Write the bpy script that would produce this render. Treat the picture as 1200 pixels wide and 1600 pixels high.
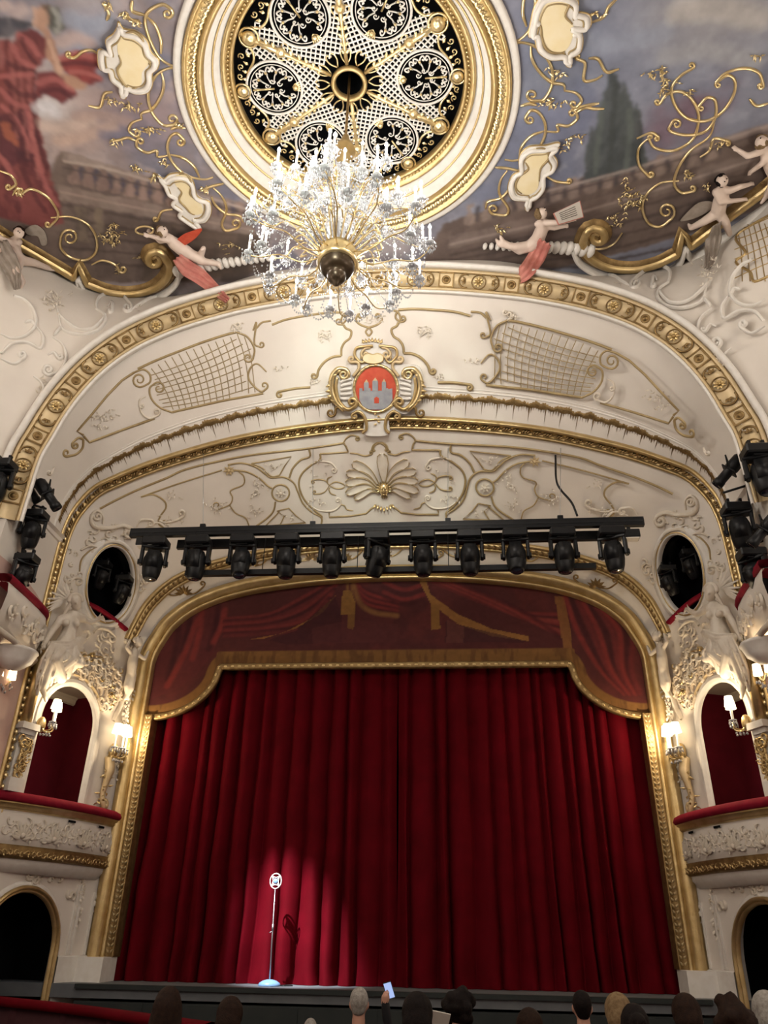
import bpy, bmesh, math, random
import numpy as np
from mathutils import Vector, Matrix
from mathutils.bvhtree import BVHTree

for _o in list(bpy.data.objects):
    bpy.data.objects.remove(_o, do_unlink=True)
RND = random.Random(11)
NPR = np.random.default_rng(5)
SC = bpy.context.scene
COL = SC.collection
PI = math.pi
E = 1.9                                   # eye height above the stalls floor

# ------------------------------------------------------------------ camera
F_PX, CAM = 1196.0, np.array([1.2, -15.53, E])
_yaw, _pit, _rol = math.radians(-5.25), math.radians(29.0), math.radians(1.15)
C_FW = np.array([math.sin(_yaw)*math.cos(_pit), math.cos(_yaw)*math.cos(_pit), math.sin(_pit)])
_r = np.array([math.cos(_yaw), -math.sin(_yaw), 0.0]); _u = np.cross(_r, C_FW)
C_R = math.cos(_rol)*_r + math.sin(_rol)*_u
C_U = -math.sin(_rol)*_r + math.cos(_rol)*_u
_cd = bpy.data.cameras.new('camera'); cam = bpy.data.objects.new('camera', _cd); COL.objects.link(cam)
_cd.sensor_fit = 'AUTO'; _cd.sensor_width = 36.0; _cd.lens = F_PX/1600*36.0; _cd.clip_end = 200
cam.matrix_world = Matrix(((C_R[0], C_U[0], -C_FW[0], CAM[0]), (C_R[1], C_U[1], -C_FW[1], CAM[1]),
                           (C_R[2], C_U[2], -C_FW[2], CAM[2]), (0, 0, 0, 1)))
SC.camera = cam

# ------------------------------------------------------------------ world, light, exposure
w = bpy.data.worlds.new('world'); SC.world = w; w.use_nodes = True
w.node_tree.nodes['Background'].inputs[0].default_value = (0.9, 0.85, 0.8, 1)
w.node_tree.nodes['Background'].inputs[1].default_value = 0.0
SC.view_settings.view_transform = 'Standard'; SC.view_settings.look = 'None'
SC.view_settings.exposure = 0.0; SC.view_settings.gamma = 1.0
SC.view_settings.use_curve_mapping = False
SC.cycles.max_bounces = 8; SC.cycles.diffuse_bounces = 4; SC.cycles.glossy_bounces = 4
SC.cycles.transmission_bounces = 6; SC.cycles.transparent_max_bounces = 12
SC.cycles.caustics_reflective = False; SC.cycles.caustics_refractive = False
SC.cycles.sample_clamp_indirect = 4.0; SC.cycles.use_denoising = True

def light(name, kind, loc, energy, color=(1, .86, .68), size=.3, aim=None, angle=None, blend=.5):
    l = bpy.data.lights.new(name, kind); l.energy = energy; l.color = color
    o = bpy.data.objects.new(name, l); COL.objects.link(o); o.location = loc
    if kind in ('POINT', 'SPOT'): l.shadow_soft_size = size
    if kind == 'SPOT': l.spot_size = angle; l.spot_blend = blend
    if aim is not None:
        o.rotation_euler = (Vector(aim)-Vector(loc)).to_track_quat('-Z', 'Y').to_euler()
    return o

AX, AY = -0.22, -7.95                      # axis of the ceiling rosette and chandelier
for k in range(6):                         # the chandelier's own candle light
    a = k*PI/3+.3
    light('chandelier_light', 'POINT', (AX+1.55*math.cos(a), AY+1.55*math.sin(a), E+9.25), 105, (1, .94, .86), .25)
for x, y, z, e in ((-7.2, -10.5, 5.2, 235), (7.2, -10.5, 5.2, 235), (-6.8, -15.5, 5.2, 210), (6.8, -15.5, 5.2, 210), (0, -18.5, 5.6, 290)):
    light('hall_fill_light', 'POINT', (x, y, E+z), e, (1, .91, .82), .55)   # unseen fill lights added to brighten the hall, set at gallery height
light('followspot_light', 'SPOT', (-1.2, -18.2, E+7.8), 4600, (.90, 1, .86), .25, (-.1, -2.6, E+9.1), math.radians(22), 1.0)
light('microphone_spot', 'SPOT', (-3.6, -3.2, E+5.3), 8000, (.93, .95, 1), .04, (-1.9, .1, E+.1), math.radians(22), .9)
for sx in (-1, 1):
    light('wall_lamp_light', 'POINT', (sx*7.0, -7.2, E+9.6), 45, (1, .9, .75), .15)

# ------------------------------------------------------------------ materials
MAT = {}
def mat(name, col, rough=.6, metal=0., col2=None, scale=6., bump=0., bscale=30., emit=None, estr=0., trans=0., ior=1.45, spec=.5, sheen=0., detail=4.):
    m = bpy.data.materials.new(name); m.use_nodes = True; nt = m.node_tree; b = nt.nodes['Principled BSDF']
    b.inputs['Base Color'].default_value = (*col, 1); b.inputs['Roughness'].default_value = rough
    b.inputs['Metallic'].default_value = metal; b.inputs['IOR'].default_value = ior
    b.inputs['Specular IOR Level'].default_value = spec
    b.inputs['Transmission Weight'].default_value = trans
    if sheen: b.inputs['Sheen Weight'].default_value = sheen; b.inputs['Sheen Roughness'].default_value = .4; b.inputs['Sheen Tint'].default_value = (*[min(1, c*3+.1) for c in col], 1)
    if emit: b.inputs['Emission Color'].default_value = (*emit, 1); b.inputs['Emission Strength'].default_value = estr
    if col2 is not None or bump:
        tc = nt.nodes.new('ShaderNodeTexCoord'); nz = nt.nodes.new('ShaderNodeTexNoise')
        nz.inputs['Scale'].default_value = scale; nz.inputs['Detail'].default_value = detail
        nt.links.new(tc.outputs['Object'], nz.inputs['Vector'])
        if col2 is not None:
            rp = nt.nodes.new('ShaderNodeValToRGB'); rp.color_ramp.elements[0].position = .35; rp.color_ramp.elements[1].position = .68
            rp.color_ramp.elements[0].color = (*col, 1); rp.color_ramp.elements[1].color = (*col2, 1)
            nt.links.new(nz.outputs['Fac'], rp.inputs['Fac']); nt.links.new(rp.outputs['Color'], b.inputs['Base Color'])
        if bump:
            n2 = nt.nodes.new('ShaderNodeTexNoise'); n2.inputs['Scale'].default_value = bscale; n2.inputs['Detail'].default_value = 3
            nt.links.new(tc.outputs['Object'], n2.inputs['Vector'])
            bp = nt.nodes.new('ShaderNodeBump'); bp.inputs['Strength'].default_value = bump; bp.inputs['Distance'].default_value = .03
            nt.links.new(n2.outputs['Fac'], bp.inputs['Height']); nt.links.new(bp.outputs['Normal'], b.inputs['Normal'])
    MAT[name] = m
    return m
def attr_mat(name, rough=.7, bump=0.):
    m = bpy.data.materials.new(name); m.use_nodes = True; nt = m.node_tree; b = nt.nodes['Principled BSDF']
    a = nt.nodes.new('ShaderNodeVertexColor'); a.layer_name = 'paint'
    nt.links.new(a.outputs['Color'], b.inputs['Base Color']); b.inputs['Roughness'].default_value = rough
    b.inputs['Specular IOR Level'].default_value = .2
    if bump:
        n2 = nt.nodes.new('ShaderNodeTexNoise'); n2.inputs['Scale'].default_value = 60
        bp = nt.nodes.new('ShaderNodeBump'); bp.inputs['Strength'].default_value = bump; bp.inputs['Distance'].default_value = .01
        nt.links.new(n2.outputs['Fac'], bp.inputs['Height']); nt.links.new(bp.outputs['Normal'], b.inputs['Normal'])
    MAT[name] = m
mat('cream', (.70, .645, .58), .62, col2=(.745, .69, .625), scale=1.5, bump=.05, bscale=14)
mat('plaster', (.72, .66, .57), .55, col2=(.66, .58, .47), scale=9)
mat('stone', (.74, .68, .59), .6, col2=(.64, .56, .46), scale=5)
mat('pink', (.55, .36, .31), .7, col2=(.60, .42, .36), scale=3)
mat('gold', (.50, .36, .16), .36, .8, col2=(.62, .47, .24), scale=5, bump=.15, bscale=40)
mat('gold_bright', (.70, .54, .27), .28, .85, col2=(.82, .68, .40), scale=7)
mat('gold_dark', (.20, .125, .05), .42, .75, col2=(.31, .21, .09), scale=9, bump=.2, bscale=60)
mat('gold_line', (.34, .25, .125), .5, .35, col2=(.43, .33, .17), scale=4)
mat('gold_pale', (.56, .43, .24), .5, .3, col2=(.64, .50, .30), scale=6)
mat('rocaille', (.60, .49, .36), .5, col2=(.68, .58, .44), scale=8)
mat('white_paint', (.78, .75, .70), .5, col2=(.72, .68, .62), scale=8)
mat('ivory', (.78, .66, .40), .55, col2=(.82, .72, .50), scale=4)
mat('velvet', (.098, .0012, .0055), .8, col2=(.075, .0010, .004), scale=2, spec=.06)
mat('red_rail', (.20, .004, .018), .8, col2=(.16, .003, .014), scale=8, sheen=.15, spec=.2)
mat('red_wall', (.105, .004, .012), .85, col2=(.085, .003, .01), scale=3, spec=.2)
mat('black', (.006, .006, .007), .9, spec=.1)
mat('black_metal', (.005, .0055, .0065), .42, .1, col2=(.008, .0085, .010), scale=10, spec=.25)
mat('black_plastic', (.005, .0055, .0065), .4, col2=(.008, .0085, .010), scale=9, spec=.3)
mat('lens', (.02, .025, .04), .08, spec=.9)
mat('grey_metal', (.35, .36, .38), .35, .8, col2=(.42, .43, .45), scale=10)
mat('stage_dark', (.012, .017, .017), .7, col2=(.018, .023, .022), scale=3)
mat('stage_boards', (.10, .11, .12), .6, col2=(.13, .14, .15), scale=3)
mat('carpet', (.05, .006, .01), .95, col2=(.04, .005, .008), scale=30)
mat('crystal', (.74, .74, .76), .06, trans=.35, ior=1.5, spec=.9, col2=(.55, .56, .60), scale=5)
mat('bronze', (.045, .028, .016), .32, .5, col2=(.07, .045, .025), scale=9)
mat('candle', (.9, .88, .84), .5, col2=(.85, .82, .78), scale=9)
mat('bulb', (1, .95, .85), .5, emit=(1, .93, .82), estr=30)
mat('shade', (.95, .88, .74), .8, emit=(1, .80, .52), estr=2.6)
mat('lilac', (.55, .50, .62), .35)
mat('red_paint', (.50, .06, .03), .5, col2=(.58, .10, .05), scale=8)
mat('grey_paint', (.34, .35, .37), .55, col2=(.26, .27, .30), scale=8)
mat('pink_cloth', (.50, .17, .14), .7, col2=(.58, .25, .20), scale=7)
mat('grey_cloth', (.28, .24, .20), .7, col2=(.36, .31, .27), scale=7)
mat('putto', (.66, .53, .45), .55, col2=(.72, .60, .52), scale=4)
mat('skin', (.45, .24, .17), .6, col2=(.40, .21, .15), scale=9)
mat('hair_dark', (.006, .004, .004), .7, col2=(.012, .008, .007), scale=40, spec=.12, bump=.25, bscale=110)
mat('hair_brown', (.014, .007, .005), .7, col2=(.026, .013, .008), scale=40, spec=.12, bump=.25, bscale=110)
mat('hair_white', (.34, .32, .29), .7, col2=(.22, .20, .18), scale=40, spec=.12, bump=.25, bscale=110)
mat('hair_blond', (.22, .15, .08), .7, col2=(.14, .09, .045), scale=40, spec=.12, bump=.25, bscale=110)
mat('cloth_dark', (.008, .008, .010), .9, col2=(.014, .013, .016), scale=12)
mat('cloth_wine', (.04, .008, .012), .9, col2=(.05, .012, .016), scale=12)
mat('shirt', (.6, .6, .6), .8)
mat('blue_base', (.16, .30, .52), .4, col2=(.18, .34, .58), scale=6)
mat('paper', (.62, .58, .52), .7, col2=(.56, .52, .46), scale=5)
mat('screen', (.02, .02, .03), .3, emit=(.35, .45, .75), estr=1.2)
mat('box_ceiling', (.62, .55, .46), .7, col2=(.58, .50, .42), scale=3)
attr_mat('mural', .75, .12)
attr_mat('canvas', .85, .15)

# ------------------------------------------------------------------ geometry toolkit
class MB:
    def __init__(s): s.v = []; s.f = []
    def add(s, vs, fs):
        o = len(s.v); s.v.extend([tuple(map(float, p)) for p in vs]); s.f.extend([tuple(i+o for i in q) for q in fs]); return s
    def join(s, m): return s.add(m.v, m.f)
    def mirror(s, mx=0.):
        m = MB(); m.v = [(2*mx-x, y, z) for x, y, z in s.v]; m.f = [tuple(reversed(q)) for q in s.f]; return m
    def xf(s, M):
        m = MB(); m.v = [tuple(M @ Vector(p)) for p in s.v]; m.f = list(s.f); return m
    def box(s, c, h, M=None, taper=1.):
        vs = []
        for z in (-1, 1):
            k = taper if z > 0 else 1.
            for x, y in ((-1, -1), (1, -1), (1, 1), (-1, 1)): vs.append(Vector((x*h[0]*k, y*h[1]*k, z*h[2])))
        if M is not None: vs = [M @ p for p in vs]
        c = Vector(c); vs = [p+c for p in vs]
        return s.add(vs, [(3, 2, 1, 0), (4, 5, 6, 7), (0, 1, 5, 4), (1, 2, 6, 5), (2, 3, 7, 6), (3, 0, 4, 7)])
    def tube(s, pts, rad, n=8, closed=False, cap=True, flat=None):
        P = np.asarray(pts, float); N = len(P)
        r = np.full(N, rad) if np.isscalar(rad) else np.interp(np.linspace(0, 1, N), np.linspace(0, 1, len(rad)), rad)
        T = np.gradient(P, axis=0)
        if closed: T = np.roll(P, -1, 0)-np.roll(P, 1, 0)
        T /= np.linalg.norm(T, axis=1)[:, None]+1e-12
        a = np.array([0, 0, 1.]) if abs(T[0][2]) < .9 else np.array([1., 0, 0])
        U = a-T[0]*(a@T[0]); U /= np.linalg.norm(U); vs = []
        for i in range(N):
            U = U-T[i]*(U@T[i]); U /= np.linalg.norm(U)+1e-12; W = np.cross(T[i], U)
            for k in range(n):
                t = 2*PI*k/n; vs.append(P[i]+r[i]*(U*math.cos(t)+W*math.sin(t)))
        fs = []
        for i in range(N if closed else N-1):
            j = (i+1) % N
            for k in range(n): fs.append((i*n+k, i*n+(k+1) % n, j*n+(k+1) % n, j*n+k))
        if cap and not closed:
            fs.append(tuple(range(n-1, -1, -1))); fs.append(tuple((N-1)*n+k for k in range(n)))
        return s.add(vs, fs)
    def lathe(s, prof, n=16, c=(0, 0, 0), M=None, arc=2*PI):
        vs = []; fs = []; m = len(prof)
        for k in range(n):
            t = arc*k/n
            for r, z in prof:
                p = Vector((r*math.cos(t), r*math.sin(t), z))
                if M is not None: p = M @ p
                vs.append(p+Vector(c))
        for k in range(n):
            j = (k+1) % n
            for i in range(m-1): fs.append((k*m+i, j*m+i, j*m+i+1, k*m+i+1))
        return s.add(vs, fs)
    def ball(s, c, r, nu=10, nv=6, M=None):
        r = (r, r, r) if np.isscalar(r) else r
        vs = [Vector((0, 0, -r[2]))]
        for i in range(1, nv):
            ph = -PI/2+PI*i/nv
            for k in range(nu): vs.append(Vector((r[0]*math.cos(ph)*math.cos(2*PI*k/nu), r[1]*math.cos(ph)*math.sin(2*PI*k/nu), r[2]*math.sin(ph))))
        vs.append(Vector((0, 0, r[2]))); fs = []
        for k in range(nu): fs.append((0, 1+(k+1) % nu, 1+k))
        for i in range(nv-2):
            for k in range(nu): fs.append((1+i*nu+k, 1+i*nu+(k+1) % nu, 1+(i+1)*nu+(k+1) % nu, 1+(i+1)*nu+k))
        L = len(vs)-1; b = 1+(nv-2)*nu
        for k in range(nu): fs.append((b+k, b+(k+1) % nu, L))
        if M is not None: vs = [M @ p for p in vs]
        c = Vector(c); return s.add([p+c for p in vs], fs)
    def sweep(s, P, A, B, prof, closed=False, capend=False):
        """profile points (a,b) carried along path P on axes A,B (arrays)"""
        P = np.asarray(P, float); A = np.asarray(A, float); B = np.asarray(B, float); N = len(P); m = len(prof)
        vs = [P[i]+a*A[i]+b*B[i] for i in range(N) for a, b in prof]; fs = []
        for i in range(N if closed else N-1):
            j = (i+1) % N
            for k in range(m-1): fs.append((i*m+k, i*m+k+1, j*m+k+1, j*m+k))
        if capend:
            fs.append(tuple(range(m-1, -1, -1))); fs.append(tuple((N-1)*m+k for k in range(m)))
        return s.add(vs, fs)
    def slab(s, outline, nrm, th):
        """closed outline (3D, planar-ish) extruded by th along nrm"""
        P = [Vector(p) for p in outline]; d = Vector(nrm)*th; n = len(P)
        from mathutils.geometry import tessellate_polygon
        tri = tessellate_polygon([P])
        vs = P+[p+d for p in P]; fs = [tuple(t) for t in tri]+[tuple(n+i for i in reversed(t)) for t in tri]
        for i in range(n): fs.append((i, (i+1) % n, n+(i+1) % n, n+i))
        return s.add(vs, fs)
    def leaf(s, p, d, n, L, W, h=.4):
        p = Vector(p); d = Vector(d).normalized(); n = Vector(n).normalized(); t = d.cross(n)
        vs = [p, p+d*L*.35+t*W*.5, p+d*L, p+d*L*.35-t*W*.5, p+d*L*.4+n*W*h]
        return s.add(vs, [(0, 1, 4), (1, 2, 4), (2, 3, 4), (3, 0, 4)])

ORG = {}
def obj(name, mb, m, parent=None, smooth=True, kind=None, label=None, cat=None, group=None, origin=None, fixn=False):
    me = bpy.data.meshes.new(name); V = np.array(mb.v, float)
    if parent is not None: o0 = ORG[parent.name]
    elif origin is not None: o0 = np.array(origin, float)
    else:
        lo, hi = V.min(0), V.max(0); o0 = np.array([(lo[0]+hi[0])/2, (lo[1]+hi[1])/2, lo[2]])
    me.from_pydata((V-o0).tolist(), [], mb.f); me.validate(verbose=False)
    if smooth: me.polygons.foreach_set('use_smooth', np.ones(len(me.polygons), bool))
    if fixn:
        bm = bmesh.new(); bm.from_mesh(me); bmesh.ops.recalc_face_normals(bm, faces=bm.faces); bm.to_mesh(me); bm.free()
    me.materials.append(MAT[m] if isinstance(m, str) else m)
    o = bpy.data.objects.new(name, me); COL.objects.link(o)
    if parent is not None: o.parent = parent
    else: o.location = o0
    ORG[o.name] = o0
    if kind: o['kind'] = kind
    tag(o, label, cat, group)
    return o
def tag(o, label=None, cat=None, group=None):
    if label: o['label'] = label
    if cat: o['category'] = cat
    if group: o['group'] = group
    return o
def thing(name, label, cat, loc, group=None, kind=None):
    o = bpy.data.objects.new(name, None); COL.objects.link(o); o.location = loc; o.empty_display_size = .1
    ORG[o.name] = np.array(loc, float)
    if kind: o['kind'] = kind
    return tag(o, label, cat, group)
def copy_tree(o, parent=None, M=None):
    c = o.copy(); COL.objects.link(c); c.parent = parent
    if M is not None: c.matrix_local = M
    for ch in list(o.children): copy_tree(ch, c)
    return c
def cr(pts, n=8, closed=False):
    """Catmull-Rom through points (any dimension)"""
    P = np.asarray(pts, float); m = len(P)
    if m < 3 and not closed:
        return np.array([P[0]+(P[-1]-P[0])*t for t in np.linspace(0, 1, n+1)])
    if closed: Q = np.vstack([P[-1], P, P[0], P[1]]); segs = m
    else: Q = np.vstack([2*P[0]-P[1], P, 2*P[-1]-P[-2]]); segs = m-1
    out = []
    for i in range(segs):
        p0, p1, p2, p3 = Q[i:i+4]
        for t in np.linspace(0, 1, n, endpoint=False):
            out.append(.5*((2*p1)+(-p0+p2)*t+(2*p0-5*p1+4*p2-p3)*t*t+(-p0+3*p1-3*p2+p3)*t**3))
    if not closed: out.append(P[-1])
    return np.array(out)
def resample(P, n):
    P = np.asarray(P, float); d = np.r_[0, np.cumsum(np.linalg.norm(np.diff(P, axis=0), axis=1))]
    t = np.linspace(0, d[-1], n); return np.stack([np.interp(t, d, P[:, k]) for k in range(P.shape[1])], 1)
SURF = {}
def surf(name, mbs):
    V = []; Fc = []
    for m in mbs:
        o = len(V); V += m.v; Fc += [tuple(i+o for i in q) for q in m.f]
    SURF[name] = BVHTree.FromPolygons(V, Fc, all_triangles=False)
def ray_d(x, y):
    d = C_FW*F_PX+C_R*(x-600)+C_U*(800-y); return d/np.linalg.norm(d)
def px(x, y, s, off=0.):
    d = ray_d(x, y); h = SURF[s].ray_cast(Vector(CAM), Vector(d))
    if h[0] is None: return None
    n = h[1] if h[1].dot(Vector(d)) < 0 else -h[1]
    return np.array(h[0]+n*off), np.array(n)
def at_y(x, y, Y):
    d = ray_d(x, y); return CAM+d*(Y-CAM[1])/d[1]
def at_z(x, y, Z):
    d = ray_d(x, y); return CAM+d*(Z-CAM[2])/d[2]
def at_r(x, y, dist):
    return CAM+ray_d(x, y)*dist
def project(P):
    d = np.asarray(P, float)-CAM; z = d@C_FW
    return 600+F_PX*(d@C_R)/z, 800-F_PX*(d@C_U)/z
def crop(x0, y0, k, pts): return [(x0+a/k, y0+b/k) for a, b in pts]
def spiral(p, d, r, sgn, turns=1.2, n=18, end=.22):
    """spiral continuing a 2D stroke at p heading d"""
    d = np.array(d)/np.linalg.norm(d); nrm = np.array([-d[1], d[0]])*sgn; c = np.array(p)+nrm*r
    a0 = math.atan2(-nrm[1], -nrm[0]); out = []
    for i in range(1, n+1):
        t = i/n; a = a0+sgn*t*turns*2*PI; rr = r*(1-(1-end)*t); out.append(c+rr*np.array([math.cos(a), math.sin(a)]))
    return out
def stroke2(pts, s0=None, s1=None, n=6, smooth=True):
    P = cr(pts, n) if smooth else np.asarray(pts, float)
    P = list(P)
    if s1: P = P+spiral(P[-1], P[-1]-P[-2], *s1)
    if s0: P = list(reversed(spiral(P[0], P[0]-P[1], *s0)))+P
    return np.array(P)
PROF = [(-1, 0), (-.72, .68), (0, 1), (.72, .68), (1, 0)]
def strip(mb, P, N, wd, h, taper=(1, 1)):
    """half-round relief strip along P lying on normals N"""
    P = np.asarray(P); N = np.asarray(N); T = np.gradient(P, axis=0); T /= np.linalg.norm(T, axis=1)[:, None]+1e-12
    B = np.cross(N, T); B /= np.linalg.norm(B, axis=1)[:, None]+1e-12
    k = len(P); tp = np.ones(k); m = max(2, int(k*.3))
    tp[:m] = np.linspace(taper[0], 1, m); tp[-m:] = np.minimum(tp[-m:], np.linspace(1, taper[1], m))
    mb.sweep(P, B*tp[:, None], N*tp[:, None], [(a*wd, b*h-.004) for a, b in PROF]); return mb
def relief(mb, pts, s, wd=.025, h=.03, s0=None, s1=None, taper=(1, 1), smooth=True, off=0., n=6):
    P2 = stroke2(pts, s0, s1, n, smooth); P = []; N = []
    for x, y in P2:
        r = px(x, y, s, off)
        if r is None: continue
        if P and np.linalg.norm(r[0]-P[-1]) < 1e-4: continue
        P.append(r[0]); N.append(r[1])
    if len(P) > 2:
        N = np.array(N)
        for _ in range(2): N[1:-1] = (N[:-2]+N[1:-1]+N[2:])/3
        N /= np.linalg.norm(N, axis=1)[:, None]; strip(mb, P, N, wd, h, taper)
    return mb
def sprig(mb, pts, s, size=.09, step=1, jitter=.5, seed=0):
    """a twig of leaves scattered along 2D points on a surface"""
    rg = random.Random(seed)
    for i, (x, y) in enumerate(pts):
        r = px(x, y, s)
        if r is None: continue
        p, n = r; n = Vector(n); a = rg.random()*2*PI; t = n.orthogonal().normalized(); q = Matrix.Rotation(a, 3, n)
        for k in range(2):
            d = Matrix.Rotation(k*2.1+rg.random(), 3, n) @ (q @ t)
            mb.leaf(Vector(p)+n*.004, d+n*.55, n, size*(.7+rg.random()*.6), size*.45, .5)
    return mb
# ------------------------------------------------------------------ arches (half outlines, x >= 0, z above the eye)
def half(vert_x, z0, pts, n=160):
    arch = resample(cr(list(pts)+[(-pts[-2][0], pts[-2][1])], 10)[:-10], n); arch[-1, 0] = 0; zs = pts[0][1]
    vert = np.stack([np.linspace(vert_x, pts[0][0], n), np.linspace(z0, zs, n)], 1)
    return np.vstack([vert, arch[1:]])           # s in [0,.5] wall, [.5,1] arch up to the crown
A_ = half(5.40, -1.9, [(5.42, 5.1), (5.37, 5.35), (5.25, 5.64), (5.03, 6.03), (4.6, 6.42), (4.0, 6.72), (3.2, 6.94), (2.08, 7.1), (1, 7.18), (0, 7.2)])
B_ = half(6.36, -1.9, [(6.36, 5.3), (6.36, 5.9), (6.35, 6.6), (6.3, 7.05), (6.18, 7.42), (5.88, 7.84), (5.4, 8.12), (4.6, 8.47), (3.2, 8.9), (1.7, 9.16), (0, 9.29)])
C_ = half(6.32, -1.9, [(6.3, 5.5), (6.28, 6.5), (6.25, 7.4), (6.13, 7.9), (5.94, 8.55), (5.66, 9.15), (5.3, 9.66), (4.8, 10.12), (4.1, 10.52), (3.3, 10.82), (2.55, 11.02), (1.2, 11.25), (0, 11.33)])
YA, YB, YC = 0.0, -2.6, -4.6
def curve3(H, y):
    return np.stack([-H[:, 0], np.full(len(H), y), H[:, 1]+E], 1)      # left half
A3, B3, C3 = curve3(A_, YA), curve3(B_, YB), curve3(C_, YC)
NS = len(A3)
SPRING = NS//2
CEIL = 11.9+E
PE = resample(cr([(8.7, -9.6), (8.2, -7.7), (7.3, -5.6), (6.2, -4.2), (4.8, -3.88), (3.6, -4.05), (2.2, -4.42), (0, -4.52)], 10), NS-SPRING)
PE3 = np.stack([-PE[:, 0], PE[:, 1], np.full(len(PE), CEIL)], 1)
def loft(P, Q, n):
    t = np.linspace(0, 1, n); return P[:, None, :]*(1-t)[None, :, None]+Q[:, None, :]*t[None, :, None]
def grid(G, keep=None):
    m = MB(); a, b = G.shape[:2]; m.v = [tuple(p) for p in G.reshape(-1, 3)]
    for i in range(a-1):
        for j in range(b-1):
            if keep is None or keep(i, j): m.f.append((i*b+j, i*b+j+1, (i+1)*b+j+1, (i+1)*b+j))
    return m
def both(name, mb, m, parent=None, **k):
    """left piece and its mirror image"""
    par = parent if isinstance(parent, (list, tuple)) else (parent, parent)
    a = obj(name, mb, m, par[0], **k); b = obj(name, mb.mirror(), m, par[1], **k); return a, b

NT = 60
GAB = loft(A3, B3, NT)
SI = 235                                   # row where the side wall ends and the tympanum begins
def su(z):                                 # row of a height on the side wall
    return np.interp(z, A_[:SPRING, 1], np.arange(SPRING))
WL = 2.77                                  # length of the splay, A to B
def W(u, z, off=0.):
    """point on the left splayed wall: u metres from the stage frame, z above the eye"""
    t = u/WL; i = su(z); k = int(i); fr = i-k
    p = (A3[k]*(1-fr)+A3[min(k+1, NS-1)]*fr)*(1-t)+(B3[k]*(1-fr)+B3[min(k+1, NS-1)]*fr)*t
    p = p.copy(); p[2] = z+E; return p+WN*off
WN = np.array([.938, -.347, 0.]); WD = np.array([-.347, -.938, 0.])
# openings of the splayed wall in (u,z): box arch, door arch, oval light port
def arch_poly(u0, u1, z0, z1, n=16):
    r = (u1-u0)/2; c = (u0+u1)/2; out = [(u0, z0), (u1, z0)]
    for k in range(n+1):
        a = PI*k/n; out.append((c+r*math.cos(a), z1-r*1.05+r*1.05*math.sin(a)))
    return out
BOX = arch_poly(.88, 2.40, 2.0, 4.2); DOOR = arch_poly(.84, 2.62, -2.2, .66)
def inpoly(x, y, poly):
    c = False; n = len(poly); j = n-1
    for i in range(n):
        xi, yi = poly[i]; xj, yj = poly[j]
        if (yi > y) != (yj > y) and x < (xj-xi)*(y-yi)/(yj-yi)+xi: c = not c
        j = i
    return c
# the oval port is set out on the curved part of the splay
surf('AB', [grid(GAB), grid(GAB).mirror()])
OV2 = [(171+38*math.cos(a)-9*math.sin(a), 912+61*math.sin(a)+6*math.cos(a)) for a in np.linspace(0, 2*PI, 40, endpoint=False)]
OV3 = np.array([px(x, y, 'AB')[0] for x, y in OV2]); OVC = OV3.mean(0)
OVN = np.array([px(x, y, 'AB')[1] for x, y in OV2]); OVN /= np.linalg.norm(OVN, axis=1)[:, None]; OVn = OVN.mean(0); OVn /= np.linalg.norm(OVn)
_e1 = np.cross(OVn, [0, 0, 1]); _e1 /= np.linalg.norm(_e1); _e2 = np.cross(_e1, OVn)
OVP = [((p-OVC)@_e1, (p-OVC)@_e2) for p in OV3]
def keepw(i, j):
    p = (GAB[i, j]+GAB[i+1, j+1])/2
    u = WL*(j+.5)/(NT-1); z = p[2]-E
    if i < SPRING and (inpoly(u, z, BOX) or inpoly(u, z, DOOR)): return False
    if i >= SPRING-30:
        q = p-OVC
        if abs(q@OVn) < .5 and inpoly(q@_e1, q@_e2, OVP): return False
    return True
wl = grid(GAB[:SI+1], keepw)
wall_left, wall_right = obj('wall_left', wl, 'cream', kind='structure', origin=(0, 0, 0)), obj('wall_right', wl.mirror(), 'cream', kind='structure', origin=(0, 0, 0))
_G = GAB[SI:]
tym = grid(_G); tym.join(grid(_G).mirror())
wall_tym = obj('wall_proscenium', tym, 'cream', kind='structure', origin=(0, 0, 0))
WALLS = (wall_left, wall_right)
# sounding board B -> C, slightly coved
GBC = loft(B3, C3, 30)
_t = np.linspace(0, 1, 30); GBC[SPRING:, :, 2] += (.10*np.sin(PI*_t))[None, :]
bc = grid(GBC[SPRING:]); bcm = MB().join(bc).join(bc.mirror())
wall_sound = obj('ceiling_sounding_board', bcm, 'cream', kind='structure', origin=(0, 0, 0))
surf('BC', [bcm])
low = grid(GBC[:SPRING+1])
both('wall_gallery', low, 'pink', kind='structure', origin=(0, 0, 0))
# spandrels C -> edge of the painted ceiling
C3s = C3[SPRING:].copy(); _tc = np.gradient(C3s, axis=0); _oc = np.stack([-_tc[:, 2], np.zeros(len(_tc)), _tc[:, 0]], 1); _oc /= np.linalg.norm(_oc, axis=1)[:, None]
_oc *= np.sign(_oc[-1, 2]); C3s = C3s+_oc*.30; C3s[-1, 0] = 0; C3s[:, 1] += .04
GS = loft(C3s, PE3[:len(C3s)], 24)
_t = np.linspace(0, 1, 24)
GS[:, :, 1] += (-.07*np.sin(PI*_t))[None, :]*np.linspace(.3, 1, len(GS))[::-1][:, None]
sp = grid(GS).join(grid(loft(C3[SPRING:], C3s, 3))); spm = MB().join(sp).join(sp.mirror())
ceil_sp = obj('ceiling_spandrel', spm, 'cream', kind='structure', origin=(0, 0, 0)); surf('SP', [spm])
surf('CEIL', [MB().add([(-14, -26, CEIL), (14, -26, CEIL), (14, 0, CEIL), (-14, 0, CEIL)], [(0, 1, 2, 3)])])
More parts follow.
